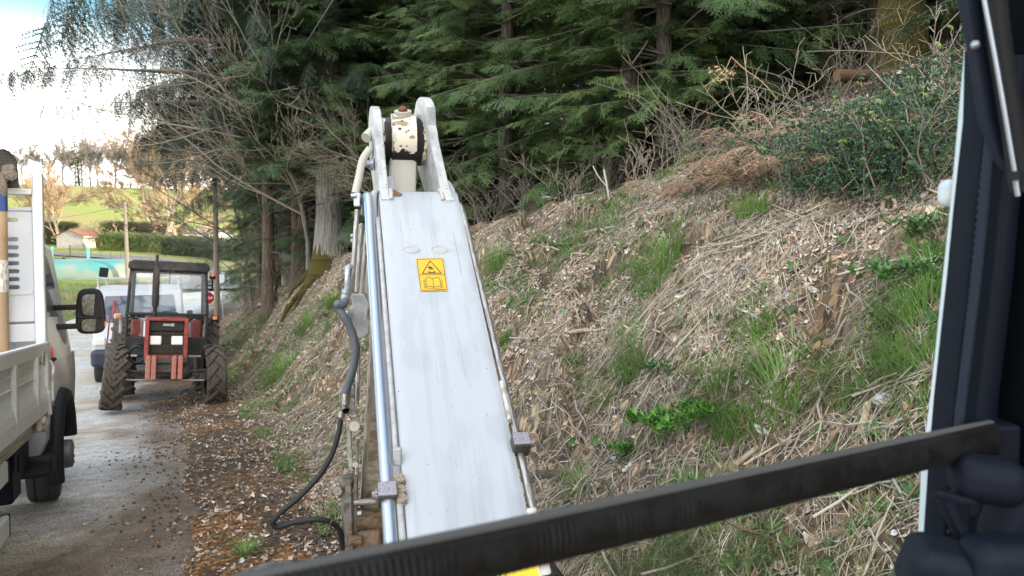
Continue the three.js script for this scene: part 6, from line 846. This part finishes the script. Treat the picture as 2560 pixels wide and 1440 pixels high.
function leafyPlant(seed, n, spread, size, col) { const R = rng(seed), g = new THREE.Group(), m = mb(), lg = [leafGeo(1, 0.42, 0.18, 3), leafGeo(1, 0.36, 0.3, 5)]; for (let i = 0; i < n; i++) { const a = R() * TAU, r = Math.sqrt(R()) * spread, c = V(Math.cos(a) * r, 0.02 + 0.05 * R(), Math.sin(a) * r); for (let k = 0; k < 6; k++) m.geo(lg[k % 2], new THREE.Matrix4().makeTranslation(c.x, c.y + 0.008 * k, c.z).multiply(new THREE.Matrix4().makeRotationY(k * 1.9 + R())).multiply(new THREE.Matrix4().makeRotationZ(0.25 + 0.5 * R())).multiply(new THREE.Matrix4().makeScale(size, size, size)).multiply(new THREE.Matrix4().makeTranslation(0.5, 0, 0))); } const mesh = shadows(new THREE.Mesh(coloured(m, (x, y, z, i) => { const k = hash(Math.floor(i / 72), seed, 9); return col.map((q) => q * (0.7 + 0.7 * k)); }), leafM({ vertexColors: true, roughness: 0.5 }))); mesh.name = 'leaves'; g.add(mesh); return g; }
const lp = [leafyPlant(71, 34, 0.17, 0.055, [0.085, 0.22, 0.03]), leafyPlant(72, 26, 0.17, 0.05, [0.07, 0.15, 0.045])];
[[0, 1660, 1085, 1, 'bright green patch of small leafy plants above the window rail'], [0, 1770, 1060, 0.9, 'bright leafy patch joined to the left foot of the largest grass tuft'], [0, 1575, 1140, 0.7, 'lowest small bright leafy plant near the window rail'], [1, 1650, 940, 0.8, 'dark leafy weeds right of the arching tuft'], [1, 2250, 720, 1.2, 'dark leafy weeds beside the cab pillar above the bare soil'], [1, 2330, 600, 1.1, 'leafy weeds beside the cab pillar higher on the bank'], [0, 1300, 1420, 0.01, '']].forEach(([k, x, y, s, label], i) => s > 0.1 && plant(lp[k], 'leafy_weed', label, 'weed', hit(x, y), i, s));
// ---- sticks, logs, bark and single leaves
function stick(name, label, cat, pix, r, m, lift = 0.02) { const ps = pix.map(([x, y, up]) => hit(x, y).add(V(0, lift + (up ?? 0), 0))), o = ps[0].clone(), t = thing(name, label, cat, o); mb().smooth(ps.map((p) => p.clone().sub(o)), r, 8, 5).build('branch', m, t); return t; }
const pale = mat(0.52, 0.42, 0.32, 0.85, 0, { map: woodT }), greyWood = mat(0.38, 0.33, 0.28, 0.9, 0, { map: woodT }), brownWood = mat(0.2, 0.12, 0.07, 0.85, 0, { map: woodT });
stick('broken_branch', 'pale barkless broken branch lying on the crest below the dry bracken', 'branch', [[1755, 428], [1800, 418], [1842, 402], [1895, 372, 0.05]], 0.021, pale, 0.05);
stick('wood_stick', 'short pale split stick lying on the bank close to the right of the boom', 'stick', [[1378, 848], [1425, 838], [1470, 831]], 0.016, pale);
stick('wood_stick', 'grey stick standing out of the bank below the bright tuft near the pillar', 'stick', [[1868, 925], [1885, 890], [1898, 862]], 0.018, greyWood);
stick('wood_stick', 'pale stick just above the window rail in mid picture', 'stick', [[1842, 1172], [1868, 1150], [1895, 1128]], 0.012, pale);
stick('wood_stick', 'thin straight stick lying left of the lowest leafy plant', 'stick', [[1640, 1160], [1660, 1140], [1682, 1122]], 0.006, pale);
stick('fallen_branch', 'pale fallen branch leaning from the mossy roots to the boom', 'branch', [[785, 662], [830, 645, 0.15], [885, 625, 0.3]], 0.05, pale, 0.1);
stick('wood_stick', 'dry forked stick on the bank right of the boom foot', 'stick', [[1290, 665], [1320, 640], [1352, 622]], 0.008, greyWood);
stick('bark_strip', 'curled strip of pale bark right of the largest grass tuft', 'bark', [[2148, 1100], [2160, 1060], [2170, 1022]], 0.016, pale);
stick('wood_stick', 'pale stick on the slope left of the curled strip of bark', 'stick', [[2008, 1005], [2030, 990], [2056, 978]], 0.01, pale);
stick('root', 'dark gnarled root beside the right edge of the boom above the window rail', 'root', [[1322, 1205], [1350, 1190], [1385, 1188], [1410, 1196]], 0.035, mat(0.09, 0.075, 0.065, 0.9, 0, { map: rep(grime, 2, 2) }), 0.0);
stick('root', 'bent white root at the top right of the bank near the side marker', 'root', [[2205, 540], [2212, 525, 0.04], [2230, 522, 0.04], [2240, 535]], 0.012, pale);
{ const p = px(2130, 192, 8.6), t = thing('cut_log', 'brown cut log lying in the wood left of the mossy trunk', 'log', p); mb().cyl(V(-0.2, 0, 0.05), V(0.55, 0.05, -0.1), 0.07, 0.06, 14).build('log', brownWood, t); mb().cyl(V(-0.1, -0.14, 0.0), V(0.5, -0.08, -0.1), 0.07, 0.07, 14).build('log', mat(0.12, 0.08, 0.05, 0.9, 0, { map: woodT }), t); }
{ const p = hit(1524, 500), t = thing('forked_stick', 'white forked dead stem standing on the crest below the sky gap', 'stick', p); const m = mb(); m.smooth([V(0, -0.05, 0), V(-0.03, 0.15, 0), V(-0.07, 0.36, 0)], 0.012, 6); m.smooth([V(-0.03, 0.15, 0), V(-0.14, 0.28, 0.02), V(-0.2, 0.4, 0)], 0.007, 6); m.build('stem', mat(0.55, 0.52, 0.48, 0.8), t); }
[['big_leaf', 'large pale curled leaf right of the largest grass tuft', 2075, 920, 0.2, [0.66, 0.52, 0.34]], ['big_leaf', 'tan curled leaf lying alone right of the pipe clamp', 1436, 1100, 0.13, [0.6, 0.43, 0.27]], ['big_leaf', 'whitish leaf on the dark soil in mid bank', 1705, 745, 0.1, [0.62, 0.58, 0.53]], ['big_leaf', 'pale leaf on the double grass tuft', 1668, 635, 0.11, [0.66, 0.64, 0.58]], ['big_leaf', 'large brown curled leaf below the right vivid tuft', 1995, 545, 0.17, [0.4, 0.3, 0.2]], ['big_leaf', 'orange brown leaf left of the bare soil', 1895, 705, 0.13, [0.48, 0.27, 0.12]], ['big_leaf', 'large pale leaf on the verge in front of the black hose', 595, 1305, 0.12, [0.5, 0.38, 0.25]], ['big_leaf', 'pale crumpled leaf low on the verge near the picture bottom', 500, 1380, 0.09, [0.56, 0.43, 0.3]], ['big_leaf', 'pale crumpled leaf beside the flattened tuft on the verge', 455, 1310, 0.1, [0.5, 0.4, 0.3]]].forEach(([n, label, x, y, s, c], i) => { const p = hit(x, y).add(V(0, 0.02, 0)), t = thing(n, label, 'leaf', p); const m = mb().geo(leafGeo(s, s * 0.42, 0.35, i + 3)).build('leaf', mat(...c, 0.8, 0, { side: THREE.DoubleSide }), t); m.quaternion.copy(QX(UP, normalAt(p.x, p.z))).multiply(new THREE.Quaternion().setFromAxisAngle(UP, i * 1.3)); });
{  // stones and clods
  const sg = [1, 2, 3].map((s) => { const g = new THREE.IcosahedronGeometry(1, 2), p = g.attributes.position; for (let i = 0; i < p.count; i++) { const k = 0.7 + 0.5 * vnoise(p.getX(i) * 1.7 + s * 5, p.getY(i) * 1.7 + p.getZ(i), s); p.setXYZ(i, p.getX(i) * k, p.getY(i) * k * 0.7, p.getZ(i) * k); } g.computeVertexNormals(); return g; });
  const clodG = new THREE.IcosahedronGeometry(1, 0); clodG.scale(1, 0.6, 0.8); const cl = new Inst(); for (let i = 0; i < 30000; i++) { const u = -1.2 + 2.6 * RB(), v = 2.6 + 14 * RB() ** 1.3; if (RB() > smoothstep(u + 0.6 * fbm(v, 1, 2, 5), -0.9, 0.75) ** 3.4) continue; const x = wx(u, v), z = wz(u, v), k = RB(); cl.add(V(x, Math.max(Txz(x, z), u < 0.05 ? P(v) + 0.012 : -9) + 0.004, z), tiltTo(UP, RB, 1), 0.003 + 0.02 * RB() ** 4, k < 0.5 ? jit(RB, 0.09, 0.06, 0.042, 0.3) : k < 0.8 ? jit(RB, 0.24, 0.12, 0.05, 0.3) : jit(RB, 0.36, 0.32, 0.28, 0.2)); }
  tag(cl.build('soil_clods', clodG, M.dry), 'loose dark and orange soil clods scattered along the verge', 'soil', null, 'stuff');
  [['stone', 'brown stone lying alone on the asphalt in front of the truck wheel', 180, 1313, 0.016, [0.3, 0.17, 0.1]], ['stone', 'pale grey stone slab standing out of the bank beside the cab pillar', 2215, 1010, 0.05, [0.5, 0.48, 0.5]], ['stone', 'rounded grey stone in the mossy roots', 745, 690, 0.22, [0.34, 0.32, 0.3]], ['stone', 'flat grey stone on the bank left of the mossy roots', 655, 765, 0.16, [0.4, 0.37, 0.34]], ['stone', 'white stone under the window rail side of the leafy patch', 1830, 795, 0.02, [0.6, 0.6, 0.6]]].forEach(([n, label, x, y, s, c], i) => { const t = thing(n, label, 'stone', hit(x, y).add(V(0, s * 0.2, 0)), i); const m = shadows(new THREE.Mesh(sg[i % 3], mat(...c, 0.85, 0, { map: rep(grime, 1, 1) }))); m.name = 'stone'; m.scale.setScalar(s); t.add(m); });
}
// ---- holly and dry bracken on the crest
function holly(seed, n, W, Hh) {
  const R = rng(seed), g = new THREE.Group(), st = mb(), inst = new Inst(), lf = mb(); { const pts = []; for (let i = 0; i < 14; i++) { const a = i / 14 * TAU, k = i % 2 ? 0.62 : 1.05; pts.push(V(Math.cos(a) * 0.5 * k, 0.08 * (i % 2 ? 1 : -1) + 0.1 * Math.abs(Math.sin(a)), Math.sin(a) * 0.3 * k)); } for (let i = 0; i < 14; i++) lf.tri(V(0, 0, 0), pts[(i + 1) % 14], pts[i]); }
  for (let i = 0; i < n; i++) { const a = R() * TAU, r = Math.sqrt(R()), b = V(Math.cos(a) * r * W * 0.6, -0.1, Math.sin(a) * r * W * 0.6), l = Hh * (0.5 + 0.6 * R()), tip = b.clone().add(V((R() - 0.5) * 0.7 * W, l, (R() - 0.5) * 0.7 * W)), pts = [0, 0.3, 0.6, 1].map((t) => b.clone().lerp(tip, t).add(V(0.06 * (R() - 0.5), 0, 0.06 * (R() - 0.5)))); st.tube(pts, [0.007, 0.006, 0.004, 0.002], 4); for (let k = 0; k < 46; k++) { const t = 0.15 + 0.85 * R(), p = b.clone().lerp(tip, t).add(V((R() - 0.5) * 0.26, (R() - 0.5) * 0.18, (R() - 0.5) * 0.26)); inst.add(p, tiltTo(V((R() - 0.5), 0.9, 0.5).normalize(), R, 1.3), 0.042 + 0.035 * R(), R() < 0.1 ? jit(R, 0.22, 0.28, 0.09, 0.2) : jit(R, 0.065, 0.13, 0.07, 0.35)); } }
  st.build('stems', M.twig, g); inst.build('foliage', lf.geometry(), M.gloss, g); return g;
}
const hol = [holly(81, 44, 1.0, 0.8), holly(82, 30, 0.85, 0.7)];
[[0, 2330, 415, 6.3, 0.78, 'dense holly bush against the cab pillar'], [0, 2150, 440, 6.8, 0.72, 'broad holly bush in the middle of the holly mass on the crest'], [1, 2010, 425, 7.4, 0.75, 'holly bush growing through the dry bracken'], [1, 1860, 435, 8.2, 0.75, 'small holly at the left end of the holly mass'], [1, 2390, 300, 7.2, 0.85, 'holly twigs climbing beside the cab pillar above the others'], [1, 2240, 465, 5.9, 0.62, 'low holly overhanging the dark hollow right of the bracken'], [0, 2080, 470, 6.2, 0.5, 'low holly sprig below the dry bracken']].forEach(([k, x, y, d, s, label], i) => { const p = hit(x, y).add(V(0, -0.05, 0)); plant(hol[k], 'holly_bush', label, 'holly bush', p, i * 1.9, s); });
function bracken(seed, n, len) { const R = rng(seed), g = new THREE.Group(), m = mb(); for (let i = 0; i < n; i++) { const a = R() * TAU, d = V(Math.cos(a), 0, Math.sin(a)), l = len * (0.5 + 0.6 * R()), b = V((R() - 0.5) * 0.5, 0, (R() - 0.5) * 0.5), rise = 0.2 + 0.7 * R(), at = (t) => b.clone().addScaledVector(d, l * 0.7 * t).add(V(0, l * rise * (t - t * t * 0.95) + 0.02, 0)); m.tube([0, 0.25, 0.5, 0.75, 1].map(at), [0.004, 0.0035, 0.003, 0.002, 0.001], 4); const sd = V(-d.z, 0, d.x); for (let k = 0; k < 22; k++) { const t = 0.25 + 0.75 * k / 22, p = at(t); for (const q of [-1, 1]) { const pl = l * 0.2 * (1.15 - t) * (0.6 + 0.6 * R()), e = p.clone().addScaledVector(sd, q * pl).addScaledVector(d, pl * 0.4).add(V(0, -pl * (0.3 + 0.7 * R()), 0)), w = pl * 0.16; if (R() < 0.3) continue; m.tri(p, e, p.clone().lerp(e, 0.5).add(V(0, w * 0.45, 0))); for (let z = 1; z < 5; z++) { const s = p.clone().lerp(e, z / 5), f = s.clone().addScaledVector(d, (z % 2 ? 1 : -1) * w * 1.4).add(V(0, -w * R() * 1.5, 0)); m.tri(s, f, s.clone().lerp(e, 0.12)); } } } } const mesh = shadows(new THREE.Mesh(coloured(m, (x, y, z, i) => { const k = hash(i >> 4, seed, 4); return [0.27 + 0.17 * k, 0.185 + 0.12 * k, 0.125 + 0.09 * k]; }), leafM({ vertexColors: true, roughness: 0.9 }))); mesh.name = 'fronds'; g.add(mesh); return g; }
const brk = [bracken(85, 22, 0.95), bracken(86, 14, 0.8)];
[[0, 1960, 455, 6.6, 1.15, 'dense brown dry bracken heap hanging over the crest'], [0, 1830, 470, 7.6, 1.0, 'brown dry bracken left of the dense heap'], [1, 1700, 495, 8.4, 1.0, 'thin dry bracken at the left end of the bracken'], [1, 2010, 350, 7.8, 1.3, 'dry bracken fronds poking up behind the holly'], [1, 2330, 270, 7.6, 0.8, 'dry bracken at the foot of the mossy trunk'], [1, 1450, 470, 10.2, 0.9, 'dry bracken scraps on the crest left of the forked stem'], [1, 1190, 560, 11.4, 0.8, 'small brown bracken next to the right edge of the boom']].forEach(([k, x, y, d, s, label], i) => plant(brk[k], 'dry_bracken', label, 'bracken', y > 520 ? onGround(x, y, d, 0.03) : hit(x, y), i * 2.1, s));
[[1900, 470, 'brown bracken hanging under the right end of the holly mass', 0.9], [1790, 450, 'flattened brown bracken below the tall arching stem', 0.9], [2100, 445, 'brown bracken tangled into the middle holly', 0.9], [2260, 370, 'brown bracken tangled into the holly beside the cab pillar', 0.8], [1880, 395, 'brown bracken above the pale broken branch', 1.0]].forEach(([x, y, label, s], i) => plant(brk[i % 2], 'dry_bracken', label, 'bracken', hit(x, y).add(V(0, 0.05, 0)), i * 1.4 + 0.5, s));
[[1960, 440, 'pale bramble tangle over the dense bracken heap', 0.75], [2120, 400, 'pale bramble tangle between the hollies', 0.8], [2280, 440, 'bare stems standing in front of the holly beside the cab pillar', 0.7], [1760, 470, 'pale bramble tangle at the left end of the bracken', 0.7], [2360, 240, 'bare stems behind the holly at the cab pillar', 0.9]].forEach(([x, y, label, s], i) => plant(i % 2 ? shrubA : shrubB, 'bare_shrub', label, 'shrub', hit(x, y), i * 1.9, s));
{ const o = px(1945, 250, 7.8), t = thing('bracken_stem', 'tall broken bracken stem arching high above the dry bracken', 'bracken', o); const L = (x, y) => px(x, y, 7.8).sub(o), m = mb(); m.smooth([L(1945, 250), L(1905, 205), L(1860, 172), L(1828, 142)], 0.006, 5); m.smooth([L(1828, 142), L(1815, 170), L(1790, 195), L(1760, 218)], 0.004, 5); const R = rng(3); for (let i = 0; i < 46; i++) { const b = L(1770 + 70 * R(), 160 + 40 * R()); m.tri(b, b.clone().add(V(0.05 * (R() - 0.5), -0.05 * R(), 0.04 * (R() - 0.5))), b.clone().add(V(0.02, -0.02, 0.01))); } m.build('stem', mat(0.45, 0.32, 0.2, 0.9, 0, { side: THREE.DoubleSide }), t); }
{ const R = rng(15), arcs = [[[2400, 420], [2300, 395], [2200, 400], [2150, 440], [2120, 560]], [[2060, 590], [2000, 560], [1930, 530], [1880, 500]], [[1740, 640], [1850, 620], [1950, 585], [2060, 545]], [[1700, 660], [1800, 650], [1900, 620], [2010, 560]], [[1620, 800], [1680, 730], [1760, 660], [1850, 610]], [[1560, 860], [1620, 790], [1690, 710], [1760, 640]], [[2150, 250], [2230, 230], [2310, 190], [2400, 150]], [[1690, 255], [1800, 290], [1880, 300], [1990, 280]]]; arcs.forEach((a, i) => { const d0 = [5.4, 5.6, 5.4, 5.6, 5.6, 5.9, 6.8, 8.4][i], o = px(a[0][0], a[0][1], d0), t = thing('bramble_stem', ['long bare bramble arching down from the holly near the cab pillar', 'thin bramble stem hanging under the dry bracken', 'upper one of two long straws lying across the middle of the bank', 'lower one of two long straws lying across the middle of the bank', 'long dry stem lying down the slope right of the double tuft', 'long dry stem lying down the slope left of its twin beside the double tuft', 'pale bramble stem leading up to the cab pillar over the holly', 'pale bramble stem lying across the top of the holly mass'][i], 'bramble', o); const useGround = i >= 1 && i <= 5; const ps = a.map(([x, y]) => (useGround ? hit(x, y).add(V(0, 0.05, 0)) : px(x, y, d0)).sub(o)); mb().smooth(ps, 0.0045, 5, 8).build('stem', [M.twigPale, pale][i % 2], t); }); }
// ------------------------------------------------------------------ hedges, hillside trees
const clump = (() => { const R = rng(17), m = mb(); for (let i = 0; i < 26; i++) { const c = V(R() - 0.5, R() - 0.5, R() - 0.5).multiplyScalar(0.9), a = V(R() - 0.5, R() - 0.5, R() - 0.5).normalize().multiplyScalar(0.16), b = V(R() - 0.5, R() - 0.5, R() - 0.5).normalize().multiplyScalar(0.13); m.tri(c.clone().sub(a), c.clone().add(b), c.clone().add(a)); } return m.geometry(); })();
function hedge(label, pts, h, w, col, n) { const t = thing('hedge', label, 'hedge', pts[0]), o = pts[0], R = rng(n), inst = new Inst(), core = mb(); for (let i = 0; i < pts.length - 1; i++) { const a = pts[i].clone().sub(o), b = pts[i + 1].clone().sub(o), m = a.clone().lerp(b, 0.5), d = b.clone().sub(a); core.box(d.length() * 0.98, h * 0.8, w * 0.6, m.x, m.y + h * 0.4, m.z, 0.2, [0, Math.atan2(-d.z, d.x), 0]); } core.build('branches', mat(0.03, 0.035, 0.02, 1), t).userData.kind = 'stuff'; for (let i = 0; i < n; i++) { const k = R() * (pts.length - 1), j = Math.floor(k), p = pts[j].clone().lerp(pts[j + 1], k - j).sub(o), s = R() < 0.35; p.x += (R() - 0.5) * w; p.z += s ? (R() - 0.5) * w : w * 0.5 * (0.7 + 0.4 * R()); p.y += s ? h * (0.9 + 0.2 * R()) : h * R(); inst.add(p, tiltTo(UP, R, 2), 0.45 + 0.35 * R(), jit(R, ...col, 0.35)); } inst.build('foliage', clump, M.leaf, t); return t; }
const gr = (x, d) => onGround(x, 620, d, -0.1);
hedge('trimmed sunlit green hedge between the shed and the big tan tree', [gr(262, 107), gr(330, 106), gr(398, 104)], 2.3, 1.6, [0.12, 0.17, 0.035], 1900); hedge('dark green hedge in front of the white house', [gr(414, 100), gr(480, 96), gr(545, 92), gr(606, 87)], 2.2, 1.6, [0.06, 0.095, 0.03], 2300);
hedge('dark bushes behind the left side of the shed', [gr(122, 118), gr(150, 118), gr(185, 120)], 3.2, 2, [0.08, 0.1, 0.03], 900); hedge('low scrub along the foot of the green hill behind the first hedge', [gr(262, 122), gr(330, 122), gr(400, 121), gr(450, 124)], 3.4, 2.5, [0.12, 0.115, 0.045], 1500);
const tanA = bareTree(44, { H: 15, r0: 0.34, spread: 0.55, depth: 6, mt: M.twigTan, tm: mat(0.42, 0.34, 0.24, 0.9), min: 0.03, kids: 3, first: 0.2 }), tanB = bareTree(45, { H: 10, r0: 0.2, spread: 0.5, depth: 5, mt: M.twigTan, tm: mat(0.5, 0.42, 0.32, 0.9), min: 0.026, kids: 3, first: 0.15 }), greyA = bareTree(46, { H: 16, r0: 0.35, spread: 0.5, depth: 5, mt: mat(0.3, 0.26, 0.23, 0.9), tm: mat(0.25, 0.22, 0.19, 0.9), min: 0.05, kids: 3, first: 0.3 }), brushA = bareShrub(47, 26, 3.2, M.twigTan, 0.022);
[[tanA, 408, 105, 0, 1.35, 'big tan leafless tree rising between the two hedges'], [tanA, 440, 116, 2, 1.25, 'second big tan leafless tree right behind the first'], [tanB, 146, 112, 1, 1.25, 'pale tan leafless tree beside the truck headboard post'], [tanB, 110, 125, 3, 1.2, 'tan leafless tree seen above the truck headboard'], [tanB, 60, 130, 3.4, 1.1, 'tan leafless tree seen between the headboard rails'], [tanA, 372, 135, 4, 1.1, 'tan leafless tree on the hill left of the big tan tree'], [greyA, 60, 245, 1, 0.9, 'small lone leafless tree on the ridge left of the tree clump'], [greyA, 160, 240, 0, 0.85, 'leafless tree at the left end of the clump on the ridge'], [greyA, 200, 240, 2, 1.05, 'tallest leafless tree of the clump on the ridge'], [greyA, 226, 242, 3, 0.95, 'leafless tree at the right end of the clump on the ridge'], [greyA, 243, 240, 3.5, 0.75, 'low leafless tree outside the right end of the clump'], [greyA, 288, 238, 4, 1.0, 'slender lone leafless tree on the ridge between clump and brown trees'], [greyA, 345, 235, 5, 0.8, 'leftmost of the brown leafless trees on the ridge'], [greyA, 375, 232, 6, 0.85, 'second of the brown leafless trees on the ridge'], [greyA, 405, 230, 0.7, 0.85, 'third of the brown leafless trees on the ridge'], [greyA, 440, 230, 1.7, 1.05, 'fourth of the brown leafless trees on the ridge'], [greyA, 480, 232, 2.7, 1.0, 'fifth of the brown leafless trees on the ridge, near the street lamp'], [greyA, 120, 245, 4.4, 0.8, 'low leafless tree on the ridge right of the headboard post']].forEach(([r, x, d, ry, s, label]) => plant(r, 'leafless_tree', label, 'leafless tree', onGround(x, 500, d, -0.2), ry, s));
[[190, 238, 1.0, 'left one of two dark conifers in the clump on the ridge'], [206, 239, 0.95, 'right one of two dark conifers in the clump on the ridge']].forEach(([x, d, s, label], i) => plant(fir[1], 'dark_conifer', label, 'conifer', onGround(x, 480, d), i, s));
function mass(name, label, list, sc) { const g = new THREE.Group(); g.name = name; scene.add(g); tag(g, label, 'brushwood', null, 'stuff'); list.forEach(([x, d], i) => { const c = brushA.clone(); c.name = 'brush'; c.userData = {}; c.position.copy(onGround(x, 600, d, -0.1)); c.rotation.y = i * 1.3; c.scale.setScalar(sc * (0.8 + 0.5 * hash(i, 5))); g.add(c); }); }
mass('brushwood', 'tan leafless brushwood along the foot of the green hill', [[150, 116], [185, 128], [260, 124], [290, 130], [320, 118], [350, 124], [380, 116], [425, 112], [450, 118], [95, 118], [70, 122], [40, 120], [230, 132], [470, 122], [300, 115]], 1);
mass('brushwood', 'brown leafless brushwood along the ridge of the green hill', [[330, 236], [360, 238], [395, 238], [425, 236], [460, 238], [130, 244], [250, 244], [310, 240], [100, 244], [500, 238], [530, 240], [560, 240], [600, 240]], 1.4);
renderer.render(scene, camera);
